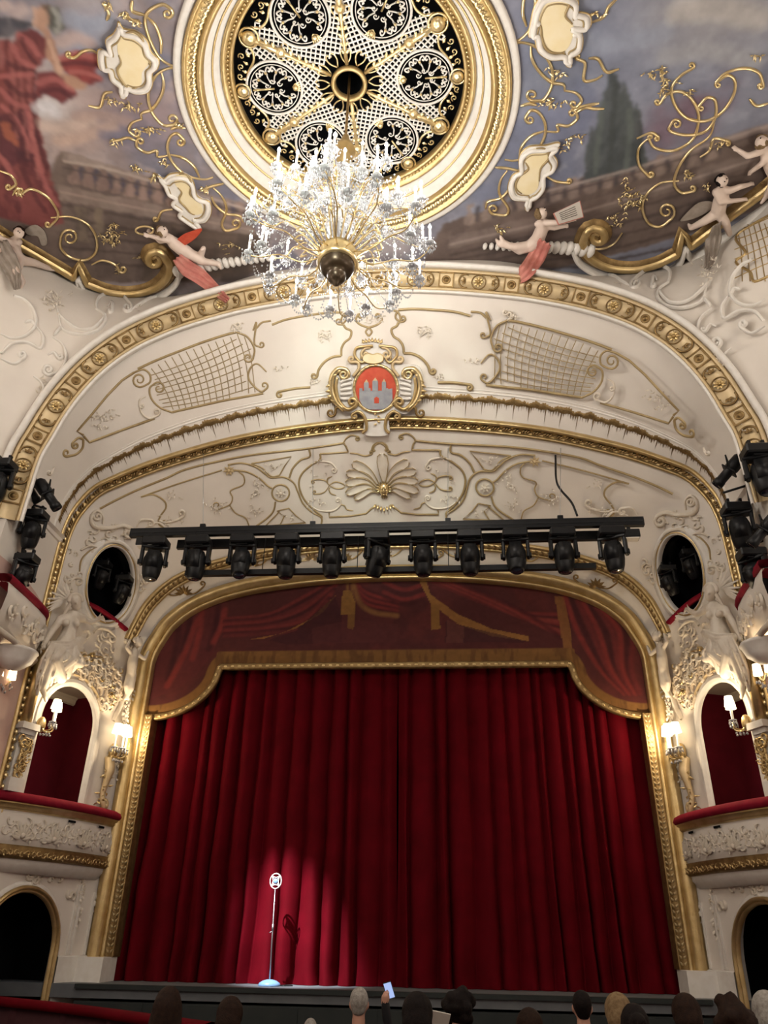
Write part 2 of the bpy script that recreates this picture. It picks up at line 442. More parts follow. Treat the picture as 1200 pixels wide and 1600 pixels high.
# auditorium shell behind the spandrels (behind and beside the camera)
sh = MB()
pts = [(-6.32, -4.6), (-8.7, -9.6), (-8.9, -14), (-8, -19), (-4, -22.5), (0, -23.3)]
pts = pts+[(-x, y) for x, y in reversed(pts[:-1])]
for (x0, y0), (x1, y1) in zip(pts[:-1], pts[1:]):
    sh.add([(x0, y0, 0), (x1, y1, 0), (x1, y1, CEIL if abs(y1) > 5 else 5.5+E), (x0, y0, CEIL if abs(y0) > 5 else 5.5+E)], [(0, 1, 2, 3)])
obj('wall_auditorium', sh, 'cream', kind='structure', smooth=False, origin=(0, 0, 0))
fl = MB().add([(-9.2, -23.5, .75), (9.2, -23.5, .75), (9.2, -.9, -.05), (-9.2, -.9, -.05)], [(0, 1, 2, 3)])
obj('floor', fl, 'carpet', kind='structure', smooth=False, origin=(0, 0, 0))

# ------------------------------------------------------------------ painted ceiling (flat mural in paint on the plaster)
def vnoise(x, y, sc, seed, octs=4):
    out = np.zeros_like(x); amp = 1.; tot = 0
    for o in range(octs):
        rg = np.random.default_rng(seed+o*17); T = rg.random((64, 64)); X = x*sc*2**o+97.3; Y = y*sc*2**o+41.7
        xi = np.floor(X).astype(int); yi = np.floor(Y).astype(int); fx = X-xi; fy = Y-yi
        fx = fx*fx*(3-2*fx); fy = fy*fy*(3-2*fy)
        g = lambda a, b: T[(xi+a) % 64, (yi+b) % 64]
        out += amp*((g(0, 0)*(1-fx)+g(1, 0)*fx)*(1-fy)+(g(0, 1)*(1-fx)+g(1, 1)*fx)*fy); tot += amp; amp *= .55
    return out/tot
def polymask(X, Y, poly):
    ins = np.zeros(X.shape, bool); n = len(poly); j = n-1
    for i in range(n):
        xi, yi = poly[i]; xj, yj = poly[j]
        if yi != yj:
            c = ((yi > Y) != (yj > Y)) & (X < (xj-xi)*(Y-yi)/(yj-yi)+xi); ins ^= c
        j = i
    return ins
def pdist(X, Y, pl):
    d = np.full(X.shape, 1e9)
    for (x0, y0), (x1, y1) in zip(pl[:-1], pl[1:]):
        dx, dy = x1-x0, y1-y0; L = dx*dx+dy*dy+1e-12
        t = np.clip(((X-x0)*dx+(Y-y0)*dy)/L, 0, 1); d = np.minimum(d, np.hypot(X-x0-t*dx, Y-y0-t*dy))
    return d
def lin(c): c = np.asarray(c, float)/255; return np.where(c < .04045, c/12.92, ((c+.055)/1.055)**2.4)
def cpt(pts): return [tuple(at_z(x, y, CEIL)[:2]) for x, y in pts]
x0, x1, y0, y1 = -9.0, 9.0, -12.2, -3.6
nx, ny = 820, 392
gx, gy = np.meshgrid(np.linspace(x0, x1, nx), np.linspace(y0, y1, ny), indexing='ij')
n1 = vnoise(gx, gy, .9, 3); n2 = vnoise(gx, gy, 2.6, 9); n3 = vnoise(gx, gy, 7, 21); n4 = vnoise(gx*1.3+.4*gy, gy*.7, 2.6, 33); n5 = vnoise(gx, gy, 11, 41, 2); n6 = vnoise(gx, gy, 11, 47, 2)
def mixc(C, c, a): a = np.clip(a, 0, 1)[..., None]; return C*(1-a)+lin(c)*a
colr = np.zeros(gx.shape+(3,))+lin((132, 122, 124))
colr = mixc(colr, (122, 130, 150), (gx > 0)*.75*np.clip((gx+1)/3, 0, 1))
colr = mixc(colr, (176, 168, 170), np.clip((n1-.52)*5, 0, 1)*.8*(gx < 1))
colr = mixc(colr, (100, 108, 132), np.clip((.50-n1)*6, 0, 1)*.6)
colr = mixc(colr, (150, 156, 170), np.clip((n2-.50)*6, 0, 1)*.45)
colr = mixc(colr, (168, 148, 142), np.clip((n2-.55)*7, 0, 1)*.55*(gx < 0))
def fill(poly, c, a=1., c2=None):
    global colr
    m = polymask(gx+.10*(n3-.5)+.05*(n5-.5), gy+.10*(n2-.5)+.05*(n6-.5), cpt(poly)).astype(float)
    m = (m+np.roll(m, 1, 0)+np.roll(m, -1, 0)+np.roll(m, 1, 1)+np.roll(m, -1, 1))/5; m = (m+np.roll(m, 1, 0)+np.roll(m, -1, 0)+np.roll(m, 1, 1)+np.roll(m, -1, 1))/5
    if c2 is not None: colr = mixc(colr, c, m*a); colr = mixc(colr, c2, m*np.clip((n4-.48)*7, 0, 1)*.8)
    else: colr = mixc(colr, c, m*a)
def soft(cx, cy, rx, ry, c, a):
    """soft patch of colour, placed in metres on the ceiling"""
    global colr
    d = ((gx-cx)/rx)**2+((gy-cy)/ry)**2; colr = mixc(colr, c, a*np.exp(-d*1.4)*(.6+.8*n2))
for q, r, c, a in (((60, 60), 1.0, (184, 176, 178), .6), ((110, 190), 1.1, (176, 154, 146), .9), ((70, 170), .6, (206, 204, 208), .8), ((130, 60), .8, (138, 146, 166), .8), ((220, 180), .9, (156, 132, 128), .8),
                   ((200, 200), .7, (112, 112, 134), .7), ((1000, 60), 1.4, (126, 136, 160), .7), ((1100, 20), 1.1, (178, 176, 176), .7), ((880, 190), .9, (120, 126, 152), .7), ((1080, 150), 1.0, (140, 146, 166), .7), ((860, 120), .6, (120, 126, 138), .6)):
    p = at_z(*q, CEIL); soft(p[0], p[1], r, r*.7, c, a)
# terrace with balustrade, left
fill([(95, 238), (390, 330), (420, 420), (300, 440), (-40, 440), (-40, 330), (60, 300)], (108, 94, 88), 1, (92, 80, 76))
fill([(100, 238), (395, 322), (396, 334), (98, 252)], (132, 118, 112), 1, (150, 136, 130))
fill([(92, 290), (395, 352), (400, 372), (92, 312)], (124, 108, 102), 1, (138, 124, 116))
for k in range(13):
    x = 118+k*21.5; y = 270+k*5.2
    fill([(x-7, y-16), (x+5, y-13), (x+2, y-3), (x+8, y+9), (x+6, y+19), (x-8, y+16), (x-8, y+6), (x-2, y-5)], (146, 124, 116), 1, (118, 98, 94))
    fill([(x+7, y-10), (x+13, y-9), (x+11, y+16), (x+8, y+14)], (66, 66, 86), .9)
for k in range(5):
    fill([(95, 318+k*22), (420, 376+k*12), (420, 379+k*12), (95, 322+k*22)], (70, 60, 58), .85)
fill([(118, 322), (140, 326), (140, 380), (118, 376)], (88, 78, 72), 1, (118, 104, 92))
fill([(148, 325), (160, 327), (160, 372), (148, 370)], (126, 112, 98), .9)
fill([(240, 345), (420, 372), (430, 440), (220, 440)], (92, 78, 68), .7, (76, 66, 60))
# terrace, right
fill([(690, 352), (840, 300), (1000, 258), (1240, 185), (1260, 300), (1100, 360), (880, 420), (660, 410)], (104, 90, 84), 1, (88, 76, 72))
fill([(830, 300), (1000, 255), (1230, 182), (1230, 196), (1000, 268), (832, 312)], (132, 118, 114), 1, (112, 98, 96))
fill([(700, 372), (900, 322), (1230, 222), (1230, 242), (900, 344), (700, 390)], (122, 108, 102), 1, (104, 90, 86))
for k in range(15):
    x = 735+k*27; y = 338-k*7.4-(3 if k < 6 else 0)
    fill([(x-6, y-14), (x+6, y-17), (x+2, y-6), (x+8, y+6), (x+6, y+14), (x-8, y+18), (x-9, y+8), (x-3, y-4)], (140, 124, 116), 1, (112, 98, 94))
    fill([(x+9, y-12), (x+16, y-14), (x+14, y+10), (x+10, y+12)], (60, 58, 64), .85)
for k in range(5):
    fill([(700, 398+k*8), (900, 352+k*16), (1230, 250+k*24), (1230, 254+k*24), (900, 356+k*16), (700, 401+k*8)], (66, 56, 54), .8)
# cypresses
for pts_ in ([(956, 104), (966, 128), (972, 150), (980, 152), (986, 178), (994, 170), (1002, 205), (1008, 235), (1013, 258), (924, 284), (921, 255), (926, 205), (935, 190), (940, 150), (948, 130)],
             [(922, 195), (932, 220), (934, 282), (912, 288), (914, 240)], [(972, 126), (985, 150), (992, 210), (970, 230), (962, 170)], [(994, 160), (1004, 200), (1010, 262), (985, 266), (985, 190)]):
    fill(pts_, (74, 82, 84), .95, (62, 70, 74))
for k in range(18):
    x = 1020+RND.random()*120; y = 235-(x-1020)*.35-RND.random()*70; p = at_z(x, y, CEIL); soft(p[0], p[1], .22, .2, (120, 100, 116), .7)
# crimson-robed figure, left (a plain painted figure)
fill([(58, 52), (82, 64), (80, 88), (68, 98), (56, 110), (58, 160), (62, 180), (66, 205), (72, 240), (80, 280), (92, 315), (100, 350), (60, 356), (-30, 330), (-30, 150), (0, 110), (18, 70), (28, 50), (44, 44)], (124, 66, 66), 1, (96, 46, 52))
fill([(-30, 70), (14, 62), (26, 90), (0, 140), (-30, 150)], (120, 60, 60), 1, (146, 92, 90))
fill([(0, 180), (40, 170), (64, 215), (60, 250), (20, 260), (-10, 230)], (86, 42, 52), .9, (72, 36, 48))
fill([(88, 90), (120, 78), (160, 86), (166, 100), (150, 112), (162, 122), (140, 134), (110, 120), (92, 108)], (136, 62, 62), 1, (104, 46, 50))
fill([(56, 118), (84, 112), (110, 128), (124, 150), (98, 164), (70, 148), (54, 160)], (112, 54, 58), 1, (86, 42, 50))
fill([(70, 58), (84, 62), (90, 88), (98, 112), (96, 124), (84, 110), (74, 86)], (176, 140, 120), 1, (160, 122, 104))
fill([(98, 116), (122, 120), (136, 132), (134, 142), (114, 144), (100, 130)], (172, 136, 116), 1)
fill([(64, 44), (78, 44), (80, 58), (66, 60)], (170, 132, 114), 1)
fill([(56, 12), (66, 8), (76, 14), (80, 28), (76, 42), (66, 50), (58, 46), (54, 38), (50, 34), (53, 26)], (186, 150, 130), 1, (160, 122, 108))
fill([(64, 4), (78, 6), (86, 16), (76, 20), (66, 12)], (110, 92, 80), 1)
fill([(72, 8), (88, 10), (98, 28), (96, 46), (84, 54), (74, 40), (76, 20)], (96, 96, 92), 1, (150, 152, 150))
fill([(-30, 25), (20, 28), (56, 38), (40, 44), (16, 58), (-30, 62)], (84, 84, 92), .9, (66, 68, 78))
for k in range(7):
    fill([(8+k*7, 60+k*8), (11+k*7, 60+k*8), (22+k*8, 200+k*16), (17+k*8, 202+k*16)], (160, 100, 96) if k % 2 else (80, 34, 44), .75)
fill([(0, 190), (12, 190), (30, 222), (30, 228), (4, 212)], (172, 100, 76), .7)
def cstroke(pts, wd, c, a=.8):
    global colr
    P = cpt(cr(pts, 5)); P_ = np.array(P); lo = P_.min(0)-.4; hi = P_.max(0)+.4
    i0, i1 = np.searchsorted(gx[:, 0], [lo[0], hi[0]]); j0, j1 = np.searchsorted(gy[0], [lo[1], hi[1]])
    if i1 <= i0 or j1 <= j0: return
    d_ = pdist(gx[i0:i1, j0:j1]+.05*(n5[i0:i1, j0:j1]-.5), gy[i0:i1, j0:j1], P); k_ = np.clip(1.5-d_/wd, 0, 1)*a; L_c = lin(c)
    colr[i0:i1, j0:j1] = colr[i0:i1, j0:j1]*(1-k_[..., None])+L_c*k_[..., None]
RL, RD = (176, 104, 102), (70, 28, 38)
for pts_, wd_, c_ in (([(30, 56), (46, 66), (60, 84)], .05, RL), ([(20, 72), (30, 92), (52, 104)], .05, RL), ([(34, 60), (40, 80), (56, 98)], .035, RD), ([(14, 100), (34, 108), (54, 112)], .05, RD), ([(-10, 120), (20, 118), (50, 116)], .04, RL),
    ([(0, 140), (20, 160), (44, 168)], .05, RL), ([(10, 128), (30, 146), (54, 150)], .05, RD), ([(4, 166), (26, 190), (50, 236)], .05, RL), ([(16, 180), (34, 214), (40, 258)], .05, RD), ([(44, 176), (52, 220), (66, 268)], .05, RL), ([(52, 170), (60, 215), (74, 262)], .04, RD),
    ([(-4, 240), (16, 268), (26, 310)], .06, RL), ([(30, 250), (46, 290), (70, 330)], .05, RD), ([(58, 250), (72, 290), (88, 320)], .05, RL), ([(4, 262), (20, 290), (30, 330)], .05, RD), ([(94, 92), (122, 84), (156, 92)], .05, (186, 112, 106)), ([(96, 100), (126, 98), (158, 104)], .04, RD), ([(110, 112), (136, 114), (156, 122)], .04, (178, 106, 100)), ([(60, 130), (86, 124), (112, 140)], .05, RL), ([(64, 144), (90, 140), (110, 152)], .04, RD),
    ([(76, 64), (84, 84), (94, 112)], .04, (206, 172, 152)), ([(54, 14), (56, 28), (54, 40)], .04, (206, 172, 152)), ([(84, 16), (92, 30), (88, 48)], .05, (176, 178, 172)), ([(78, 22), (84, 38)], .05, (74, 78, 74)), ([(60, 170), (76, 166), (86, 176)], .10, (214, 214, 220)), ([(70, 196), (100, 200), (140, 188)], .12, (198, 176, 164)), ([(90, 220), (130, 214), (176, 196)], .10, (190, 164, 150)),
    ([(120, 182), (160, 180), (200, 190)], .09, (170, 146, 138)), ([(160, 210), (200, 214), (236, 206)], .09, (112, 112, 134)), ([(96, 66), (120, 58), (140, 66)], .10, (196, 170, 160)), ([(110, 30), (140, 40), (170, 34)], .12, (150, 160, 180)), ([(10, 10), (26, 18), (36, 14)], .10, (200, 180, 176)), ([(100, 252), (160, 262), (240, 284), (390, 328)], .03, (182, 166, 156)), ([(100, 262), (240, 294), (390, 336)], .025, (76, 66, 66)), ([(96, 300), (240, 330), (396, 360)], .03, (160, 142, 132)),
    ([(834, 304), (1000, 260), (1230, 187)], .03, (170, 156, 150)), ([(836, 312), (1000, 268), (1230, 196)], .025, (72, 62, 62)), ([(704, 382), (900, 334), (1230, 234)], .03, (160, 146, 138)), ([(940, 160), (936, 210), (930, 270)], .05, (92, 102, 100)), ([(962, 130), (958, 190), (952, 266)], .05, (56, 64, 66)), ([(984, 172), (984, 214), (978, 262)], .05, (94, 104, 102)), ([(1000, 190), (1002, 230), (1000, 258)], .04, (54, 62, 64)),
    ([(900, 60), (960, 70), (1040, 50)], .14, (150, 158, 176)), ([(1040, 90), (1100, 80), (1180, 96)], .14, (164, 166, 172)), ([(1060, 20), (1120, 14), (1190, 30)], .16, (190, 186, 182)), ([(900, 130), (920, 150), (910, 200)], .10, (104, 112, 136)), ([(1040, 130), (1090, 140), (1150, 120)], .10, (122, 128, 148))):
    cstroke(pts_, wd_, c_, .62)
for _ in range(1):
    colr = (colr*2+np.roll(colr, 1, 0)+np.roll(colr, -1, 0)+np.roll(colr, 1, 1)+np.roll(colr, -1, 1))/6
colr = colr*.93+.07*lin((140, 128, 124))
colr *= (.84+.32*n3)[..., None]
colr *= np.clip(.9+.2*n2, 0, 2)[..., None]
G = np.stack([gx, gy, np.full(gx.shape, CEIL)], -1)
def keepc(i, j):
    return math.hypot((gx[i, j]+gx[i+1, j+1])/2-AX, (gy[i, j]+gy[i+1, j+1])/2-AY) > 2.62
mu = grid(G, keepc)
def paint(o, C):
    a = o.data.color_attributes.new('paint', 'FLOAT_COLOR', 'POINT'); a.data.foreach_set('color', np.concatenate([C.reshape(-1, 3), np.ones((C.size//3, 1))], 1).astype(np.float32).ravel())
ceiling = obj('ceiling', mu, 'mural', kind='structure', origin=(0, 0, 0)); paint(ceiling, colr)
cb = MB().add([(-9.2, -23.5, CEIL), (9.2, -23.5, CEIL), (9.2, -12.2, CEIL), (-9.2, -12.2, CEIL)], [(0, 1, 2, 3)])
obj('ceiling_rear', cb, 'cream', kind='structure', smooth=False, origin=(0, 0, 0))

# ------------------------------------------------------------------ stage, curtain, valance
STZ = E-.79
st = MB().box((0, 3.4, STZ-.1), (7.5, 4.25, .1)); obj('floor_stage', st, 'stage_boards', kind='structure', smooth=False)
ap = MB().box((0, -.83, (STZ-.2)/2-.06), (5.18, .05, (STZ-.2)/2+.02))
stage_front = obj('wall_stage_front', ap, 'stage_dark', kind='structure', smooth=False)
obj('edge', MB().box((0, -.84, STZ-.03), (5.2, .07, .035)), 'stage_dark', stage_front, smooth=False)
for k in range(8):
    x = -4.55+k*1.3
    obj('panel', MB().box((x, -.885, STZ-.62), (.56, .012, .36)), 'stage_dark', stage_front, smooth=False)
bw = MB().box((0, 7.7, 5), (8, .05, 6)); obj('wall_stage_back', bw, 'black', kind='structure', smooth=False)
sw = MB().box((-7.45, 3.7, 5), (.05, 4, 6)); both('wall_stage_side', sw, 'black', kind='structure', smooth=False)
obj('ceiling_stage', MB().box((0, 3.7, 11), (7.6, 4, .05)), 'black', kind='structure', smooth=False)
def curtain(xa, xb, seed, ybase, label):
    rg = np.random.default_rng(seed); nxx, nz = int((xb-xa)*90), 44
    xs = np.linspace(xa, xb, nxx); edges = [xa]
    while edges[-1] < xb: edges.append(edges[-1]+rg.uniform(.16, .50))
    ph = np.interp(xs, edges, np.arange(len(edges))*2*PI); am = np.interp(xs, edges, rg.uniform(.35, 1.0, len(edges)))
    shp = am*(np.abs(np.sin(ph/2))**.7)*np.clip(np.minimum(xs-xa, xb-xs)*5, 0, 1); zz = np.linspace(STZ+.005, E+5.9, nz); V = np.zeros((nxx, nz, 3))
    hgt = (zz-STZ)/6.7
    wob = vnoise(np.repeat(xs[:, None], nz, 1), np.repeat(zz[None], nxx, 0), .9, seed+3, 3)-.5
    for j in range(nz):
        k = .36*(1-.45*hgt[j]); br = .06*math.exp(-(zz[j]-STZ)/.12)
        V[:, j, 0] = xs+.05*np.sin(ph*.5+3*hgt[j])*(1-hgt[j])+.10*wob[:, j]*(1-hgt[j])**1.5*np.clip(np.minimum(xs-xa, xb-xs)*4, 0, 1)
        V[:, j, 1] = ybase+.06-shp*k+.10*wob[:, j]-br*np.abs(np.sin(ph*.5+zz[j]*30))
        V[:, j, 2] = zz[j]
    m = grid(V); o = obj('stage_curtain', m, 'velvet', label=label, cat='curtain', group='stage curtain halves')
    return o
curtain(-5.35, .10, 4, .50, 'left half of the pleated dark red velvet stage curtain, lit by a spotlight')
curtain(.103, 5.35, 8, .50, 'right half of the pleated dark red velvet stage curtain, in shade')
# painted valance
VY = .12
ZL, ZT, XC = E+5.0, E+3.92, 3.72
def vlow(x):
    x = np.abs(x); q = np.clip((x-XC)/(5.12-XC), 0, 1)
    return np.where(x <= XC, ZL, ZL-(ZL-ZT)*(1-np.sqrt(np.clip(1-(1-(1-q))**2, 0, 1))) if False else ZT+(ZL-ZT)*(1-np.sqrt(np.clip(1-(1-q)**2, 0, 1))) )
# quarter ellipse centred on the frame: x from XC to 5.12, bulging down and inwards
def vlow(x):
    x = np.abs(x); k = np.clip((5.12-x)/(5.12-XC), 0, 1)
    return np.where(x <= XC, ZL, ZL-(ZL-ZT)*np.sqrt(np.clip(1-k**2, 0, 1)))
vxs = np.unique(np.r_[np.linspace(-5.45, 5.45, 420), -XC, XC, np.linspace(XC, XC+.12, 14), -np.linspace(XC, XC+.12, 14)])
def vtop(x): return np.interp(np.abs(x), A_[::-1, 0][:NS-SPRING], A_[::-1, 1][:NS-SPRING])+E+.03
vt = np.linspace(0, 1, 120); lo_, hi_ = vlow(vxs), np.maximum(vtop(np.minimum(np.abs(vxs), 5.4)), E+5.2)
VX = np.repeat(vxs[:, None], 120, 1); VZ = lo_[:, None]+(hi_-lo_)[:, None]*vt[None]
valance = thing('stage_valance', 'painted dark red drapery valance with ochre border, above the stage curtain', 'valance', (0, VY, ZT))
vm = grid(np.stack([VX, np.full(VX.shape, VY), VZ], -1)); vo = obj('canvas', vm, 'canvas', valance)
def vp(pts): return [(p[0], p[2]) for p in (at_y(x, y, VY) for x, y in pts)]
m1 = vnoise(VX, VZ, 1.6, 50); m2 = vnoise(VX, VZ, 7, 60); m3 = vnoise(VX*5, VZ, 1.5, 70)
vc = np.zeros(VX.shape+(3,))+lin((74, 34, 34))
vc = mixc(vc, (92, 40, 38), np.clip((m1-.5)*5, 0, 1)*.6)
def vstroke(pts, wd, c, a=1., cc=True):
    global vc
    d = pdist(VX, VZ, vp(cr(pts, 8) if cc else pts)); vc = mixc(vc, c, a*np.clip(1.4-d/wd*1.0, 0, 1)*(.55+.7*m2))
def vfill(pts, c, a=1.):
    global vc
    vc = mixc(vc, c, a*polymask(VX, VZ, vp(pts))*(.65+.6*m2))
K = 2.79
def cl(pts): return crop(190, 860, K, pts)
def crr(pts): return crop(600, 860, 2.61, pts)
vfill(cl([(300, 230), (450, 180), (440, 330), (400, 450), (330, 540), (250, 600), (130, 650), (140, 480), (170, 340)]), (86, 36, 38), .7)
for k, (p, q) in enumerate((((420, 240), (380, 430)), ((350, 240), (310, 470)), ((300, 260), (260, 440)), ((450, 260), (400, 400)), ((250, 320), (200, 560)), ((330, 300), (200, 590)))):
    vstroke(cl([p, ((p[0]+q[0])/2+10, (p[1]+q[1])/2), q]), .07, (124, 48, 44) if k % 2 else (52, 22, 26), .8)
for k in range(9):
    y = 150+k*24
    vstroke(cl([(960-k*8, 110+k*14), (800, 200+k*17), (640, 280+k*10), (450, 300+k*9)]), .05, [(116, 44, 42), (54, 22, 26), (98, 38, 38)][k % 3], .75)
vfill(cl([(935, 195), (880, 270), (760, 340), (620, 385), (560, 388), (700, 362), (820, 300), (900, 225)]), (134, 92, 48), .95)
vfill(cl([(860, 260), (930, 200), (960, 280), (960, 400), (720, 410), (640, 390), (760, 350)]), (58, 26, 30), .85)
vfill(cl([(830, 340), (1000, 300), (1200, 320), (1200, 400), (830, 405)]), (84, 40, 40), .6)
for xx, yy in ((985, 110), (1005, 110)): vstroke(cl([(xx, yy), (xx, 190)]), .03, (122, 84, 44), .9)
vfill(cl([(965, 175), (1000, 175), (1020, 230), (1018, 280), (955, 280), (958, 230)]), (130, 92, 46), 1)
vfill(cl([(985, 280), (1015, 280), (1012, 345), (985, 340)]), (116, 80, 42), .9)
for k in range(7):
    vstroke(cl([(1005, 112+k*5), (1060, 170+k*12), (1200, 220+k*9)]), .05, (128, 46, 42) if k % 2 else (60, 24, 28), .75)
vstroke(cl([(1010, 150), (1040, 230), (1100, 270), (1200, 285)]), .06, (126, 86, 50), .9)
for k in range(8):
    vstroke(crr([(150+k*12, 105), (330+k*30, 180+k*8), (520+k*22, 250+k*10), (720, 265+k*13)]), .055, [(118, 44, 42), (58, 24, 28), (134, 58, 50)][k % 3], .75)
for k in range(5): vstroke(crr([(0, 110+k*20), (80, 140+k*20), (160, 120+k*20)]), .05, (120, 44, 42) if k % 2 else (62, 26, 28), .7)
vfill(crr([(130, 100), (165, 100), (190, 180), (300, 260), (440, 320), (590, 350), (590, 370), (440, 350), (300, 300), (190, 215)]), (138, 96, 50), .95)
vfill(crr([(190, 215), (225, 225), (230, 320), (192, 325)]), (128, 90, 46), 1)
vfill(crr([(250, 290), (420, 330), (600, 375), (250, 375)]), (60, 30, 32), .8)
vfill(crr([(255, 280), (325, 310), (325, 375), (255, 375)]), (94, 52, 46), .7)
vfill(crr([(695, 185), (735, 190), (760, 320), (770, 420), (735, 420), (715, 300)]), (124, 82, 46), .9)
for k in range(9):
    a = [(740+k*25, 190+k*8), (790+k*28, 330), (880+k*16, 480), (980+k*8, 580)]
    vstroke(crr(a), .06, [(128, 48, 44), (58, 24, 28), (104, 40, 40)][k % 3], .8)
# ochre border along the lower edge
d = VZ-lo_[:, None]
low_edge = [(x, z) for x, z in zip(np.linspace(-5.45, 5.45, 260), vlow(np.linspace(-5.45, 5.45, 260)))]
dd = pdist(VX, VZ, low_edge)
bd = np.clip((.36-dd)/.03, 0, 1)*np.where(np.abs(VX) < XC+.1, 1, np.clip((.27-dd)/.03, 0, 1))
vc = mixc(vc, (122, 86, 46), bd*.95); vc = mixc(vc, (88, 58, 34), bd*np.clip((m3-.48)*8, 0, 1)*.7)
vc *= (.66+.28*vnoise(VX, VZ, 14, 81))[..., None]
paint(vo, vc)
ep = np.array([(x, VY-.03, z) for x, z in resample(np.array(low_edge)[(np.abs(np.array(low_edge)[:, 0]) < 5.15)], 300)])
EDGE = ep
tg = np.gradient(ep, axis=0); tg /= np.linalg.norm(tg, axis=1)[:, None]
up = np.cross(tg, [0, 1., 0]); up[up[:, 2] < 0] *= -1
yax = np.tile([0, -1., 0], (len(ep), 1))
obj('border_moulding', MB().sweep(ep, up, yax, [(-.07, -.06), (-.075, .03), (-.04, .05), (0, .035), (.04, .05), (.06, .02), (.06, -.03)]), 'gold_dark', valance)
br = MB()
for i in range(2, 298, 2): br.leaf(ep[i]-yax[i]*.0+np.array([0, -.05, -.02]), tg[i]*(1 if i % 4 else -1)+up[i]*.5, (0, -1, 0), .07, .045)
obj('border_relief', br, 'gold', valance, kind='stuff')
# ------------------------------------------------------------------ mouldings
def arch_full(H, y, s0=0):
    L = curve3(H[s0:], y); Rr = L[::-1].copy(); Rr[:, 0] *= -1; return np.vstack([L, Rr[1:]])
def frames(P, Naxis=(0, -1., 0)):
    T = np.gradient(P, axis=0); T /= np.linalg.norm(T, axis=1)[:, None]; Y = np.tile(np.array(Naxis, float), (len(P), 1))
    X = np.cross(T, Y); X /= np.linalg.norm(X, axis=1)[:, None]; return X, Y          # X points to the outside of the arch on the way up-left->right
def half_round(c, w, h, n=8, base=0.): return [(c-w*math.cos(PI*k/n), base+h*math.sin(PI*k/n)) for k in range(n+1)]
# A: gold frame of the stage opening
iA = int(np.interp(-.41, A_[:SPRING, 1], np.arange(SPRING)))
PA = arch_full(A_, YA, iA); XA, YAx = frames(PA)
sgn = 1 if (XA[0] @ np.array([-1, 0, 0])) > 0 else -1
XA *= sgn
trimA = obj('trim_1', MB().sweep(PA, XA, YAx, [(.06, -.1)]+[(.06, .02)]+half_round(-.07, .13, .15, 10, .03)+[(-.21, .05), (-.24, .07), (-.27, .03), (-.27, -.2)]), 'gold', kind='structure', origin=(0, 0, 0))
jr = MB()                                         # carved leaf strip beside the curtain, on the jambs only
jz = np.linspace(E-.41, E+3.95, 60); JP = np.stack([np.full(60, -5.06), np.full(60, .02), jz], 1)
obj('leaf_strip', MB().sweep(JP, np.tile([1., 0, 0], (60, 1)), np.tile([0, -1., 0], (60, 1)), [(-.1, -.05), (-.09, .05), (-.05, .03), (.05, .03), (.075, .06), (.09, .03), (.09, -.3)]), 'gold_dark', trimA)
obj('leaf_strip', MB().sweep(JP, np.tile([1., 0, 0], (60, 1)), np.tile([0, -1., 0], (60, 1)), [(-.1, -.05), (-.09, .05), (-.05, .03), (.05, .03), (.075, .06), (.09, .03), (.09, -.3)]).mirror(), 'gold_dark', trimA)
for k in range(44):
    z = E-.35+k*.098
    for sx in (-1, 1):
        for q in (-1, 1): jr.leaf((sx*5.06+q*.01, -.02, z), (q*.6, 0, .8), (0, -1, 0), .085, .045, .5)
obj('leaf_relief', jr, 'gold_line', trimA, kind='stuff')
# A2: leafed gold moulding on the splay
def ab_line(t, s0, s1=NS-1):
    P = GAB[s0:s1+1, 0]*(1-t)+GAB[s0:s1+1, -1]*t; R_ = P[::-1].copy(); R_[:, 0] *= -1
    return np.vstack([P, R_[1:]])
def ab_axes(P):
    T = np.gradient(P, axis=0); T /= np.linalg.norm(T, axis=1)[:, None]
    D = np.zeros_like(P); n = len(P)//2
    for i in range(len(P)):
        j = NS-1-abs(n-i); d = B3[j]-A3[j]
        if i > n: d = d*np.array([-1, 1, 1])
        D[i] = d/np.linalg.norm(d)
    N = np.cross(T, D); N[N[:, 1] > 0] *= -1
    for i in range(len(N)):
        c = np.array([0, P[i][1], E+2])-P[i]
        if N[i]@c < 0: N[i] *= -1
    N /= np.linalg.norm(N, axis=1)[:, None]; return D, N
s2 = SPRING+6
P2_ = ab_line(.19, s2); D2, N2 = ab_axes(P2_)
trimA2 = obj('trim_2', MB().sweep(P2_, D2, N2, [(-.13, -.02), (-.13, .05)]+half_round(-.09, .04, .05, 5, .03)+half_round(.01, .065, .07, 7, .02)+half_round(.11, .04, .05, 5, .03)+[(.15, -.02)]), 'gold', kind='structure', origin=(0, 0, 0))
lf = MB()
for i in range(3, len(P2_)-3, 3):
    T = P2_[i+1]-P2_[i-1]; sg = 1 if i < len(P2_)/2 else -1
    for q in (-1, 1): lf.leaf(P2_[i]+N2[i]*.085+D2[i]*.01, T/np.linalg.norm(T)*sg+q*.55*D2[i], N2[i], .11, .06)
obj('leaf_relief', lf, 'gold_dark', trimA2, kind='stuff')
